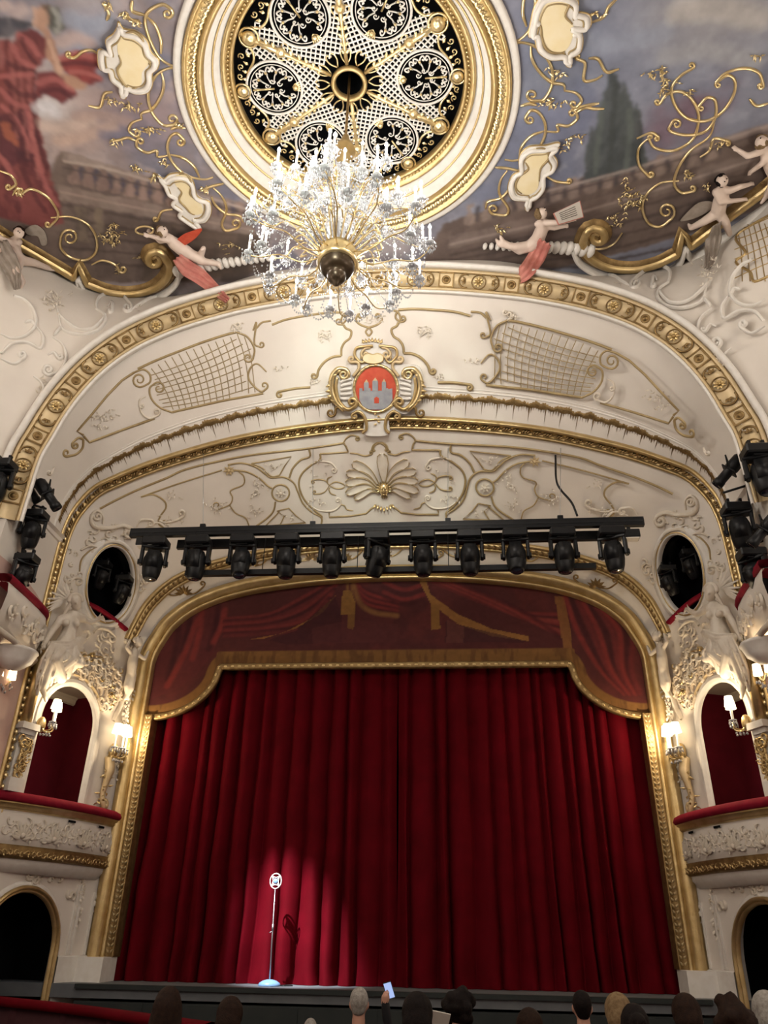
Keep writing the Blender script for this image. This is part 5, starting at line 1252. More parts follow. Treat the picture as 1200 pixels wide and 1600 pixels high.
for u in (.35, 1.0, 1.7, 2.3):                                  # fan crests on the front
    p, t_, n_ = bal_at(u, 1.32); f_ = MB()
    for k in range(9):
        a = PI*(k+.5)/9; d = t_*math.cos(a)+np.array([0, 0, 1.])*math.sin(a); f_.leaf(p, d+n_*.2, n_, .28 if 2 < k < 6 else .2, .09, .6)
    f_.ball(p+n_*.03+np.array([0, 0, .05]), .05, 8, 6); both('fan_crest', f_, 'plaster', BAL)
for k in range(26):
    u = .05+2.6*k/25; p, t_, n_ = bal_at(u, 1.1); g_ = MB()
    flat_scroll(br_, p+n_*.015, t_, np.array([0, 0, 1.]), n_, .05, 400+k, .012, .02)
both('gilt_relief', br_, 'gold', BAL, kind='stuff')
for u in (.55, 1.35): 
    p, t_, n_ = bal_at(u, 1.70); ex = MB().box(p, (.001, .001, .001)); both('vent_slot', MB().sweep([p-t_*.09+n_*-.02, p+t_*.09-n_*.02], [(0, 0, 1.)]*2, [tuple(n_)]*2, [(-.018, 0), (-.018, .02), (.018, .02), (.018, 0)]), 'black', BAL, smooth=False)
# plinths at the foot of the frame
pl = MB().box((-5.33, -.08, E-.6), (.34, .32, .19)); pb = MB().sweep([W(0-.1, -.41, .06), W(.84, -.41, .06)], [(0, 0, 1.)]*2, [tuple(WN)]*2, [(-1.6, -.1), (-1.6, .02), (0, .02), (.02, -.02), (.02, -.1)])
both('plinth', pl, 'white_paint', WALLS, smooth=False); both('dado', pb, 'white_paint', WALLS, smooth=False)
# pier between frame and box arch: pilaster strips, console, gilt drops
for u0, u1, z0, z1, d in ((.16, .20, -.38, .62, .03), (.50, .545, -.38, .72, .035), (.60, .63, -.38, .72, .03)):
    both('pilaster_strip', MB().sweep([W(u0, z0, 0), W(u0, z1, 0)], [tuple(WD)]*2, [tuple(WN)]*2, [(0, 0), (0, d), (u1-u0, d), (u1-u0, 0)]), 'white_paint', WALLS, smooth=False)
cons = MB()
P = [W(.48, 3.0, .05), W(.48, 2.75, .12), W(.50, 2.5, .10), W(.50, 2.3, .07), W(.48, 2.15, .10), W(.42, 2.06, .10), W(.38, 2.14, .10), W(.44, 2.2, .1), W(.47, 2.13, .1)]
both('console_scroll', MB().tube(cr(P, 5), [.09, .10, .06, .05, .05, .05, .045, .04, .03], 8), 'gold_pale', WALLS)
gd = MB()
for k in range(26):
    z = 2.1+.85*k/25+.02*RND.random(); u = .42+.18*RND.random(); gd.leaf(W(u, z, .07+.05*RND.random()), np.array([RND.gauss(0, .5), RND.gauss(0, .5), RND.gauss(0, .6)]), WN, .13, .07, .6)
both('gilt_leaves', gd, 'gold', WALLS, kind='stuff')
gd = MB()
for z0, z1, u in ((4.4, 5.3, .12), (2.6, 3.2, .14), (.30, .66, .1), (.1, .6, .5)):
    for k in range(12): gd.leaf(W(u+.04*RND.gauss(0, 1), z0+(z1-z0)*k/11, .02), np.array([RND.gauss(0, .6), 0, -1]), WN, .10, .06, .6)
both('plaster_drops', gd, 'plaster', WALLS, kind='stuff')
# pier at the outer edge: pedestal, capital, gilt column
out = [('pier_base', [(2.46, 2.03, 2.77, 2.25, .16)], 'white_paint'), ('pier_shaft', [(2.50, 2.25, 2.74, 3.0, .09)], 'white_paint'), ('pier_cap', [(2.42, 3.06, 2.80, 3.17, .20)], 'white_paint'), ('pier_neck', [(2.46, 2.98, 2.77, 3.06, .14)], 'white_paint')]
for nm, rs, m in out:
    mb = MB()
    for u0, z0, u1, z1, d in rs:
        c = wbox(u0, u1, z0, z1, 0, d); mb.add(c, [(0, 1, 2, 3), (4, 7, 6, 5), (0, 4, 5, 1), (1, 5, 6, 2), (2, 6, 7, 3), (3, 7, 4, 0)])
    both(nm, mb, m, WALLS, smooth=False, fixn=True)
gcol = MB().tube([W(2.68, 3.17, .09), W(2.68, 4.7, .09)], .10, 12); both('gilt_column', gcol, 'gold', WALLS)
gd = MB()
for k in range(18): flat_scroll(gd, W(2.60+.05*RND.gauss(0, 1), 2.3+.6*k/17, .13), WD, np.array([0, 0, 1.]), WN, .09, 500+k, .02, .035)
both('gilt_relief', gd, 'gold', WALLS, kind='stuff')
# rocaille over the box arch and around the oval port
def scatter_px(poly, n, s, size, seed, m, name, parent, wd=.02, h=.04):
    rg = random.Random(seed); xs = [p[0] for p in poly]; ys = [p[1] for p in poly]; mb = MB(); k = 0; tries = 0
    while k < n and tries < n*20:
        tries += 1; x, y = rg.uniform(min(xs), max(xs)), rg.uniform(min(ys), max(ys))
        if not inpoly(x, y, poly): continue
        q = px(x, y, s)
        if q is None: continue
        nn = Vector(q[1]); ex = nn.orthogonal().normalized(); ey = nn.cross(ex)
        flat_scroll(mb, q[0]+q[1]*.005, np.array(ex), np.array(ey), np.array(nn), size*rg.uniform(.6, 1.2), seed*100+k, wd, h); k += 1
    return both(name, mb, m, parent, kind='stuff')
SPD = BX([(400, 510), (520, 440), (660, 430), (800, 480), (790, 600), (800, 700), (740, 850), (660, 800), (620, 680), (560, 590), (480, 560), (400, 560)])
scatter_px(SPD, 46, 'AB', .11, 5, 'rocaille', 'rocaille_relief', WALLS, .03, .06); scatter_px(SPD, 34, 'AB', .10, 6, 'plaster', 'rocaille_relief', WALLS, .025, .07)
scatter_px(SPD, 12, 'AB', .08, 16, 'gold', 'rocaille_relief', WALLS, .02, .08)
RIM = BX([(830, 280), (880, 260), (960, 300), (950, 380), (860, 420), (820, 340)]); scatter_px(RIM, 10, 'AB', .08, 7, 'plaster', 'stucco_relief', WALLS, .025, .06)
scatter_px(O_([(950, 960), (1060, 960), (1080, 1080), (1010, 1180), (950, 1150)]), 9, 'AB', .09, 8, 'plaster', 'stucco_relief', WALLS, .02, .05)
scatter_px(O_([(470, 830), (560, 800), (580, 1100), (500, 1150), (440, 1100), (480, 960)]), 9, 'AB', .08, 9, 'plaster', 'stucco_relief', WALLS, .02, .04)
scatter_px(O_([(560, 690), (900, 640), (950, 700), (930, 790), (700, 790), (560, 800)]), 14, 'AB', .09, 10, 'plaster', 'stucco_relief', WALLS, .022, .05)
scatter_px(BX([(560, 280), (700, 290), (820, 380), (800, 480), (690, 440), (560, 400)]), 9, 'AB', .09, 12, 'plaster', 'stucco_relief', WALLS, .02, .05)
scatter_px(LO([(150, 600), (420, 580), (470, 620), (330, 680), (150, 660)]), 12, 'AB', .09, 13, 'plaster', 'stucco_relief', WALLS, .022, .05)
scatter_px(LO([(480, 650), (560, 640), (530, 800), (440, 760)]), 6, 'AB', .08, 14, 'plaster', 'stucco_relief', WALLS, .022, .05)
def so(pts, m='plaster', wd=.035, h=.06, s0=None, s1=None, conv=O_, name='stucco_scroll', taper=(.7, .7)): orn(name, conv(pts), 'AB', m, WALLS, wd=wd, h=h, s0=s0, s1=s1, taper=taper)
so([(740, 640), (740, 580), (700, 545), (665, 570), (680, 600)], s1=(6, -1, 1.1)); so([(660, 570), (655, 620), (690, 665), (800, 670), (880, 650), (935, 665)], s1=(9, 1, 1.3), wd=.05, h=.09)
so([(580, 830), (640, 800), (690, 810), (700, 840)], s1=(5, 1, 1.2)); so([(700, 820), (780, 770), (870, 780), (930, 830)], wd=.05, h=.08); so([(500, 1120), (520, 1040), (560, 1030)], s1=(6, 1, 1.2))
so([(580, 1050), (600, 1120), (620, 1220)], m='gold_bright', wd=.02); so([(570, 1000), (585, 900), (650, 830), (720, 800)], m='gold_line', wd=.016, h=.05)
so([(1010, 1010), (1050, 990), (1080, 1010), (1070, 1050)], s1=(5, 1, 1.2)); so([(950, 870), (985, 950), (990, 1080), (960, 1150)], wd=.05, h=.08)
both('port_frame', MB().sweep(OV3, np.array([(p-OVC)/np.linalg.norm(p-OVC) for p in OV3]), np.tile(OVn, (len(OV3), 1)), [(-.05, -.06), (-.05, .04), (-.02, .06), (.02, .04), (.05, .07), (.09, .06), (.12, .02), (.16, .03), (.18, -.05)], closed=True), 'white_paint', WALLS)
both('port_gilt_edge', MB().sweep(OV3, np.array([(p-OVC)/np.linalg.norm(p-OVC) for p in OV3]), np.tile(OVn, (len(OV3), 1)), [(-.02, .06), (-.01, .075), (.01, .06)], closed=True), 'gold', WALLS)
NI = [OV3*1.0, OV3+(-OVn*np.array([1, 1, .2]))*1.1]; ni = MB(); k = len(OV3)
NIO = NI[0]+(NI[0]-OVC)*.06; ni.add(list(NIO)+list(NI[1]+(NI[1]-NI[1].mean(0))*.3), [(i, (i+1) % k, k+(i+1) % k, k+i) for i in range(k)]+[tuple(range(k, 2*k))])
both('port_niche', ni, 'black', WALLS, fixn=False)
# red sill rail of the oval port
so([(630, 1215), (720, 1260), (820, 1330), (905, 1400)], m='red_rail', wd=.06, h=.09, name='padded_rail', taper=(1, 1))
# cartouche shield above the arch
so([(690+40*math.cos(a), 395+55*math.sin(a)) for a in np.linspace(0, 2*PI, 14)], conv=BX, m='plaster', wd=.03, h=.06); so([(610, 290), (640, 260), (700, 270), (745, 310)], conv=BX, s1=(6, 1, 1.2), wd=.04, h=.08)
so([(395, 530), (450, 480), (560, 440), (650, 450)], conv=BX, m='gold', wd=.03, h=.07, s1=(6, 1, 1.2)); so([(480, 560), (560, 600), (630, 690), (660, 800)], conv=BX, m='gold_pale', wd=.03, h=.06); so([(760, 660), (800, 700), (770, 720)], conv=BX, s1=(5, 1, 1), m='gold')
so([(830, 640), (790, 760), (740, 870)], conv=BX, wd=.05, h=.10, m='plaster'); so([(690, 800), (680, 760), (690, 700)], conv=BX, wd=.03, h=.06, m='plaster')
# gallery beyond the corded arch: entablature, upper balcony with red rail, shell niche
gal = (thing('gallery_balcony', 'cream gallery front with red rail, cut by the left edge under the spotlights', 'balcony', (-6.5, -3.6, E+4.6), 'upper galleries'),
       thing('gallery_balcony', 'cream gallery front with red rail, cut by the right edge under the spotlights', 'balcony', (6.5, -3.6, E+4.6), 'upper galleries'))
GP = np.array([(-6.30, -2.72, 0), (-6.12, -2.95, 0), (-6.05, -3.3, 0), (-6.0, -3.8, 0), (-5.95, -4.6, 0)]); GP = cr(GP, 6); gt = np.gradient(GP, axis=0); gt /= np.linalg.norm(gt, axis=1)[:, None]; gn = np.cross([0, 0, 1.], gt); gn *= np.sign(gn[:, :1]) if True else 1
gz = np.tile([0, 0, 1.], (len(GP), 1))
both('front_panel', MB().sweep(GP, gn, gz, [(-.25, E+4.15), (-.05, E+4.25), (.02, E+4.5), (.05, E+4.75), (.02, E+4.95), (-.1, E+4.97)]), 'cream', gal)
both('padded_rail', MB().sweep(GP, gn, gz, [(-.2, E+4.95), (.04, E+4.96), (.06, E+5.02), (.04, E+5.09), (-.1, E+5.11), (-.3, E+5.1)]), 'red_rail', gal)
gs = MB()
for k in range(16):
    i = int(k*(len(GP)-2)/16)+1; flat_scroll(gs, GP[i]+gn[i]*.05+np.array([0, 0, E+4.45+.3*((k*3) % 4)/4]), gt[i], np.array([0, 0, 1.]), gn[i], .12, 600+k, .025, .04)
both('stucco_relief', gs, 'plaster', gal, kind='stuff')
both('lower_roll', MB().tube(GP+[0, 0, E+4.18], .05, 8), 'plaster', gal)
bw_ = MB().lathe([(.02, -.30), (.16, -.26), (.3, -.15), (.36, .0), (.38, .02), (.36, .05)], 20, (-6.15, -3.55, E+4.1)); both('shell_bowl', bw_, 'white_paint', gal)
ent = MB().sweep([(-6.36, -2.7, 0), (-6.36, -4.6, 0)], [(1., 0, 0)]*2, [(0, 0, 1.)]*2, [(0, E+6.6), (.05, E+6.63), (.06, E+6.7), (.12, E+6.74), (.05, E+6.8), (0, E+6.82)])
both('cornice', ent, 'cream', (None, None), kind='structure', smooth=False)
# ------------------------------------------------------------------ sconces
def sconce(label, pos, outdir, arms_n, spread, armlen, mir_pos, group, up=.0, scale=1.):
    """crystal wall sconce with shaded candles; pos on wall, outdir pointing off the wall"""
    pos = np.array(pos); d = np.array(outdir)/np.linalg.norm(outdir); t = np.cross([0, 0, 1.], d); t /= np.linalg.norm(t)
    th = thing('wall_sconce', label, 'sconce', tuple(pos), group)
    obj('back_plate', MB().ball(pos+d*.03, (.07*scale, .07*scale, .12*scale), 10, 7), 'gold', th)
    for k in range(arms_n):
        s = (k-(arms_n-1)/2)*spread; tip = pos+d*armlen*(1-.25*abs(s)/max(.01, spread))+t*s+np.array([0, 0, .03*scale])
        P = [pos+d*.05, pos+d*armlen*.4+t*s*.4+np.array([0, 0, -.09*scale]), pos+d*armlen*.85+t*s*.9+np.array([0, 0, -.07*scale]), tip]
        a = obj('arm', MB().tube(cr(P, 5), .012*scale, 6), 'gold_bright', th)
        obj('drip_dish', MB().lathe([(.005, -.02*scale), (.05*scale, -.01*scale), (.055*scale, .008*scale), (.01, .0)], 12, tip), 'crystal', a)
        obj('candle', MB().lathe([(.016*scale, 0), (.016*scale, .23*scale), (.001, .23*scale)], 8, tip), 'candle', a)
        z0 = .20*scale
        obj('shade', MB().lathe([(.075*scale, z0), (.052*scale, z0+.14*scale)], 14, tip), 'shade', a)
        cr_ = MB()
        for j in range(7):
            an = j*2*PI/7; c = tip+np.array([.05*scale*math.cos(an), .05*scale*math.sin(an), -.04*scale]); cr_.ball(c, (.012*scale, .012*scale, .03*scale), 5, 4)
        for j in range(4): cr_.ball(pos+d*armlen*(.2+.2*j)+t*s*(.2+.2*j)+np.array([0, 0, -.14*scale]), .018*scale, 5, 4)
        obj('crystal_drops', cr_, 'crystal', a, kind='stuff')
    lg = light('sconce_light', 'POINT', tuple(pos+d*(armlen+.12)+np.array([0, 0, .3*scale])), 17*arms_n*scale, (1, .78, .5), .05)
    return th
WNr = WN*np.array([-1, 1, 1])
p = W(.42, 3.12, .04); sconce('triple shaded candle sconce beside the gold frame, left of the curtain', p, WN, 3, .15, .24, None, 'triple sconces', scale=1.35); sconce('triple shaded candle sconce beside the gold frame, right of the curtain', p*np.array([-1, 1, 1]), WNr, 3, .15, .24, None, 'triple sconces', scale=1.35)
p = W(2.40, 3.20, .12); dq = WN*.75-WD*.66; sconce('two-armed shaded candle sconce on the outer pier of the left stage box', p, dq, 2, .2, .26, None, 'double sconces', scale=1.2); sconce('two-armed shaded candle sconce on the outer pier of the right stage box', p*np.array([-1, 1, 1]), dq*np.array([-1, 1, 1]), 2, .2, .26, None, 'double sconces', scale=1.2)
# crystal lamps hanging under the upper galleries at the picture's edges
for sx, lb in ((-1, 'crystal lamp with bright shades hanging under the gallery at the left edge'), (1, 'crystal lamp with bright shades hanging under the gallery at the right edge')):
    c = np.array(at_y(4 if sx < 0 else 1199, 1062 if sx < 0 else 1055, -3.3)); th = thing('gallery_lamp', lb, 'lamp', tuple(c), 'gallery crystal lamps')
    obj('hanger', MB().tube([c+[0, 0, .62], c+[0, 0, .12]], [.05, .012, .012, .03], 8), 'gold_dark', th)
    for k in range(3):
        a = k*2*PI/3+.5; t_ = c+np.array([.13*math.cos(a), .13*math.sin(a), 0]); arm_ = obj('arm', MB().tube(cr([c+[0, 0, .1], (c+t_)/2+[0, 0, -.08], t_], 5), .012, 6), 'gold_bright', th)
        obj('shade', MB().lathe([(.075, .02), (.06, .20)], 12, t_), 'shade', arm_)
    cr_ = MB()
    for k in range(40): a = k*2.4; r = .04+.16*((k*7) % 10)/10; cr_.ball(c+np.array([r*math.cos(a), r*math.sin(a), -.05-.22*(1-r/.22)+.03*math.sin(k)]), (.016, .016, .03), 5, 4)
    obj('crystal_drops', cr_, 'crystal', th, kind='stuff'); light('sconce_light', 'POINT', tuple(c+np.array([-.05*sx, -.2, .25])), 14, (1, .78, .5), .08)

# ------------------------------------------------------------------ chandelier
CH = thing('chandelier', 'large crystal chandelier with many lit candles hanging from the ceiling rosette', 'chandelier', (AX, AY, E+7.9))
def ch(nm, mb, m, par=None, kind=None, smooth=True): return obj(nm, mb, m, par or CH, kind=kind, smooth=smooth)
cz = lambda z: (AX, AY, E+z)
ch('rod', MB().tube([cz(10.7), cz(13.2)], .022, 8), 'gold_dark')
ch('rod_vase', MB().lathe([(.02, 11.05), (.05, 11.0), (.07, 10.9), (.15, 10.72), (.17, 10.62), (.10, 10.52), (.13, 10.45), (.05, 10.38), (.03, 10.2)], 18, (AX, AY, E)), 'gold')
ch('crown', MB().lathe([(.03, 10.25), (.16, 10.2), (.22, 10.12), (.20, 10.05), (.03, 10.0)], 16, (AX, AY, E)), 'gold_bright')
ch('glass_stem', MB().lathe([(.02, 10.1), (.08, 10.0), (.05, 9.85), (.12, 9.7), (.17, 9.5), (.07, 9.3), (.14, 9.15), (.22, 8.95), (.20, 8.75), (.08, 8.6), (.10, 8.45)], 18, (AX, AY, E)), 'crystal')
ch('collar', MB().lathe([(.10, 8.5), (.25, 8.46), (.27, 8.38), (.265, 8.26), (.29, 8.22), (.28, 8.18), (.2, 8.17)], 24, (AX, AY, E)), 'gold_bright')
ch('bottom_bowl', MB().lathe([(.25, 8.2), (.235, 8.10), (.18, 8.02), (.13, 8.01), (.135, 7.97), (.12, 7.91), (.08, 7.86), (.045, 7.84), (.035, 7.80), (.005, 7.78)], 24, (AX, AY, E)), 'bronze')
def drop(mb, c, s, L): mb.add([(c[0], c[1], c[2]+s), (c[0]+s, c[1], c[2]), (c[0], c[1]+s, c[2]), (c[0]-s, c[1], c[2]), (c[0], c[1]-s, c[2]), (c[0], c[1], c[2]-L)], [(0, 1, 2), (0, 2, 3), (0, 3, 4), (0, 4, 1), (5, 2, 1), (5, 3, 2), (5, 4, 3), (5, 1, 4)])
def candle_set(tips, strand, name, nm_arm, path, rad):
    """one arm in local coordinates along +x, with its candles"""
    meshes = {'arm': mesh_of('arm', MB().tube(cr(path, 6), rad, 6), 'gold')}
    subs = []
    for (tx, ty, tz) in tips:
        b = MB().lathe([(.008, -.03), (.04, -.022), (.068, .0), (.072, .018), (.04, .0), (.02, .012), (.02, .03)], 12, (tx, ty, tz)); subs.append(('drip_dish', b, 'crystal'))
        subs.append(('candle', MB().lathe([(.019, .02), (.019, .31), (.001, .31)], 8, (tx, ty, tz)), 'candle'))
        subs.append(('bulb', MB().lathe([(.010, .31), (.023, .335), (.021, .36), (.008, .395), (.001, .41)], 8, (tx, ty, tz)), 'bulb'))
        d = MB()
        for j in range(11):
            a = j*2*PI/11; drop(d, (tx+.088*math.cos(a), ty+.088*math.sin(a), tz-.035), .013, .042)
            drop(d, (tx+.055*math.cos(a+.3), ty+.055*math.sin(a+.3), tz-.085), .014, .042)
            if j % 2: drop(d, (tx+.03*math.cos(a), ty+.03*math.sin(a), tz-.14), .013, .04); drop(d, (tx+.1*math.cos(a), ty+.1*math.sin(a), tz+.03), .012, .03)
        drop(d, (tx, ty, tz-.11), .024, .07)
        for (p0, p1, n, sag) in strand:
            for j in range(n*2):
                t = (j+.5)/n/2; q = np.array(p0)*(1-t)+np.array(p1)*t; q[2] -= sag*math.sin(PI*t); drop(d, q, .013, .02)
        subs.append(('crystal_drops', d, 'crystal')); strand = []
    return meshes, [(nm, mesh_of(nm, mb, m, nm != 'crystal_drops')) for nm, mb, m in subs]
def tier(n, a_off, tips, path, strand, rad=.010):
    ms, subs = candle_set(tips, strand, '', '', path, rad)
    for k in range(n):
        M = Matrix.Translation((AX, AY, E)) @ Matrix.Rotation(a_off+2*PI*k/n, 4, 'Z')
        a = inst('arm', ms['arm'], CH, M)
        for nm, me in subs:
            o = bpy.data.objects.new(nm, me); COL.objects.link(o); o.parent = a
            if nm == 'crystal_drops': o['kind'] = 'stuff'
tier(12, .1, [(1.29, -.13, 8.50), (1.06, .16, 8.36)], [(.25, 0, 8.32), (.5, 0, 8.22), (.8, .02, 8.33), (1.06, 0, 8.30), (1.22, -.06, 8.38), (1.29, -.13, 8.48)], [((1.29, -.13, 8.47), (.4, 0, 9.1), 16, .18), ((1.06, .16, 8.3), (1.2, .35, 8.45), 6, .1)])
tier(10, .25, [(1.24, .1, 8.98), (1.0, -.14, 8.92)], [(.25, 0, 8.42), (.45, 0, 8.62), (.75, 0, 8.9), (.95, -.03, 8.80), (1.15, .05, 8.84), (1.24, .1, 8.96)], [((1.2, .1, 8.95), (.3, 0, 9.7), 18, .2), ((1.0, -.14, 8.9), (.35, -.1, 8.75), 9, .12), ((.35, .1, 9.3), (.9, .2, 8.9), 9, .1)])
tier(8, 0., [(.82, 0, 9.52), (.62, .12, 9.44)], [(.08, 0, 9.25), (.3, 0, 9.15), (.55, 0, 9.42), (.7, 0, 9.34), (.82, 0, 9.5)], [((.82, 0, 9.5), (.2, 0, 10.1), 14, .15), ((.6, .1, 9.4), (.3, .1, 9.0), 8, .08)])
tier(6, .2, [(.5, 0, 9.92)], [(.05, 0, 9.8), (.2, 0, 9.66), (.38, 0, 9.78), (.5, 0, 9.9)], [((.5, 0, 9.9), (.15, 0, 10.2), 8, .06), ((.48, 0, 9.85), (.15, 0, 9.5), 8, .05)], .011)
for k in range(24):
    a = k*PI/12; sw_ = MB()
    for q in range(10):
        t = q/9; b = a+t*PI/12; drop(sw_, (AX+1.22*math.cos(b), AY+1.22*math.sin(b), E+8.42-.16*math.sin(PI*t)), .016, .035); drop(sw_, (AX+1.14*math.cos(b), AY+1.14*math.sin(b), E+8.86-.16*math.sin(PI*t)), .016, .035)
        drop(sw_, (AX+(1.2-.7*t)*math.cos(a), AY+(1.2-.7*t)*math.sin(a), E+8.9+.75*t-.2*math.sin(PI*t)), .016, .032); drop(sw_, (AX+(1.15-.8*t)*math.cos(a+.1), AY+(1.15-.8*t)*math.sin(a+.1), E+8.45+.2*t-.12*math.sin(PI*t)), .016, .032)
    ch('crystal_swag', sw_, 'crystal', smooth=False, kind='stuff')
for k in range(6):
    a = k*PI/3+.5; ch('stay', MB().tube([(AX+.26*math.cos(a), AY+.26*math.sin(a), E+8.45), (AX+.7*math.cos(a), AY+.7*math.sin(a), E+9.35), (AX+.5*math.cos(a), AY+.5*math.sin(a), E+10.0)], .009, 5), 'gold_dark')
for k in range(24):
    a = k*PI/12; cx_ = MB(); r = .36
    P = cr([(AX+.2*math.cos(a), AY+.2*math.sin(a), E+10.1), (AX+.42*math.cos(a), AY+.42*math.sin(a), E+9.75), (AX+.3*math.cos(a), AY+.3*math.sin(a), E+9.4), (AX+.5*math.cos(a), AY+.5*math.sin(a), E+9.0), (AX+.28*math.cos(a), AY+.28*math.sin(a), E+8.55)], 9)
    for q in P: drop(cx_, q, .018, .035)
    for q in range(8):
        t = q/7; b = a+t*PI/12; drop(cx_, (AX+.42*math.cos(b), AY+.42*math.sin(b), E+9.75-.12*math.sin(PI*t)), .014, .03); drop(cx_, (AX+.5*math.cos(b), AY+.5*math.sin(b), E+9.0-.14*math.sin(PI*t)), .014, .03); drop(cx_, (AX+.8*math.cos(b), AY+.8*math.sin(b), E+8.62-.14*math.sin(PI*t)), .014, .03)
    ch('crystal_strand', cx_, 'crystal', smooth=False, kind='stuff')
    g = MB().tube(cr([(AX+.25*math.cos(a), AY+.25*math.sin(a), E+8.45), (AX+.5*math.cos(a+.1), AY+.5*math.sin(a+.1), E+8.75), (AX+.62*math.cos(a+.2), AY+.62*math.sin(a+.2), E+8.6), (AX+.5*math.cos(a+.26), AY+.5*math.sin(a+.26), E+8.55)], 5), .012, 5); ch('leaf_scroll', g, 'gold_bright')

# ------------------------------------------------------------------ stage lighting
def rbox(mb, c, h, b=.012):
    """bevelled box"""
    x, y, z = h; vs = []; bm = bmesh.new(); bmesh.ops.create_cube(bm, size=1.)
    for v in bm.verts: v.co = Vector((v.co.x*2*x, v.co.y*2*y, v.co.z*2*z))
    bmesh.ops.bevel(bm, geom=bm.edges[:], offset=b, segments=1, affect='EDGES', profile=.5)
    bm.verts.index_update(); mb.add([v.co+Vector(c) for v in bm.verts], [[v.index for v in f.verts] for f in bm.faces]); bm.free(); return mb
mh_base = rbox(rbox(MB(), (0, 0, -.07), (.19, .15, .07), .02), (0, 0, -.15), (.10, .10, .015), .01)
mh_clamp = MB().add([(x*s, y, z) for y in (-.03, .03) for x, z, s in ((-.11, 0, 1), (.11, 0, 1), (.11, .11, 1), (.07, .11, 1), (.07, .03, 1), (-.07, .03, 1), (-.07, .11, 1), (-.11, .11, 1))], [(7, 6, 5, 4, 3, 2, 1, 0), (8, 9, 10, 11, 12, 13, 14, 15)]+[(i, (i+1) % 8, 8+(i+1) % 8, 8+i) for i in range(8)])
mh_yoke = MB()
for q in (-1, 1): rbox(mh_yoke, (q*.185, 0, -.30), (.028, .06, .17), .015); mh_yoke.lathe([(.045, -.0), (.045, .02), (.001, .02)], 12, (q*.213, 0, -.42), Matrix.Rotation(q*PI/2, 3, 'Y'))
rbox(mh_yoke, (0, 0, -.165), (.21, .075, .025), .012)
hd = MB().lathe([(.001, .20), (.07, .20), (.12, .17), (.15, .08), (.155, 0.), (.15, -.10), (.135, -.2), (.11, -.27), (.09, -.29), (.085, -.285), (.08, -.28)], 12, (0, 0, 0))
hd = MB().join(hd).box((0, .11, .02), (.09, .05, .14)).box((0, -.11, .02), (.09, .05, .14))
ln_ = MB().lathe([(.086, -.283), (.05, -.293), (.001, -.296)], 14)
MHM = {k: mesh_of(k, mb, m, sm) for k, mb, m, sm in (('base', mh_base, 'black_plastic', False), ('clamp', mh_clamp, 'black_metal', False), ('yoke', mh_yoke, 'black_plastic', False), ('head', hd, 'black_plastic', True), ('lens', ln_, 'lens', True))}
def moving_head(loc, label, pan=0., tilt=0., s=1., group='moving-head lights on the batten', tip=None):
    t = thing('moving_head_light', label, 'spotlight', tuple(loc), group); t.scale = (s, s, s)
    if tip is not None: t.rotation_euler = tip
    for nm in ('base', 'clamp'):
        o = bpy.data.objects.new(nm, MHM[nm]); COL.objects.link(o); o.parent = t
    y = bpy.data.objects.new('yoke', MHM['yoke']); COL.objects.link(y); y.parent = t; y.rotation_euler = (0, 0, pan)
    h = bpy.data.objects.new('head', MHM['head']); COL.objects.link(h); h.parent = t
    h.matrix_local = Matrix.Rotation(pan, 4, 'Z') @ Matrix.Translation((0, 0, -.42)) @ Matrix.Rotation(tilt, 4, 'X')
    l = bpy.data.objects.new('lens', MHM['lens']); COL.objects.link(l); l.parent = h
    return t
BY = -3.05
bt = thing('lighting_batten', 'long black lighting batten with three bars hung before the arch', 'lighting batten', (0, BY, E+5.7))
def bar(nm, a, b, hy, hz): c = (np.array(a)+np.array(b))/2; L = np.linalg.norm(np.array(b)-np.array(a))/2; return obj(nm, MB().box(c, (L, hy, hz)), 'black_metal', bt, smooth=False)
a0, a1 = at_y(205, 831, BY), at_y(1006, 818, BY); zt = (a0[2]+a1[2])/2
bar('top_bar', (a0[0], BY, zt), (a1[0], BY, zt), .05, .085)
obj('bar_groove', MB().box(((a0[0]+a1[0])/2, BY-.052, zt+.0), (abs(a1[0]-a0[0])/2, .004, .02)), 'black_plastic', bt, smooth=False)
b0, b1 = at_y(278, 849, BY+.25), at_y(936, 840, BY+.25); bar('rear_bar', (b0[0], BY+.25, (b0[2]+b1[2])/2), (b1[0], BY+.25, (b0[2]+b1[2])/2), .04, .09)
c0_, c1_ = at_y(290, 895, BY+.1), at_y(931, 887, BY+.1); zl = (c0_[2]+c1_[2])/2; bar('lower_bar', (c0_[0], BY+.1, zl), (c1_[0], BY+.1, zl), .05, .05)
for x_ in (415, 700, 560): p = at_y(x_, 850, BY+.15); obj('link_rod', MB().tube([(p[0], BY+.1, zl), (p[0], BY+.12, zt-.1)], .008, 5), 'black_metal', bt)
for x_ in (318, 489, 700, 876):
    p = at_y(x_, 815, BY); obj('hanging_lug', MB().box((p[0], BY, zt+.12), (.05, .03, .04)), 'black_metal', bt, smooth=False)
    q = px(*project((p[0], BY, zt+.12)), 'AB'); tp = None
    for yy in (700, 708, 716, 724): 
        q = px(x_, yy, 'AB')
        if q: tp = q[0]; break
    obj('suspension_wire', MB().tube([(p[0], BY, zt+.15), tp], .005, 4), 'grey_metal', bt)
ordw = ['first', 'second', 'third', 'fourth', 'fifth', 'sixth', 'seventh', 'eighth', 'ninth', 'tenth', 'eleventh']
hx = [247, 313, 382, 451, 521, 590, 661, 733, 804, 878, 955]
tl = [.0, .1, -.25, .12, .1, .35, .1, .12, -.2, .1, .05]; pn = [.3, 0, .1, 0, 0, .7, 0, 0, -.1, 0, -.4]
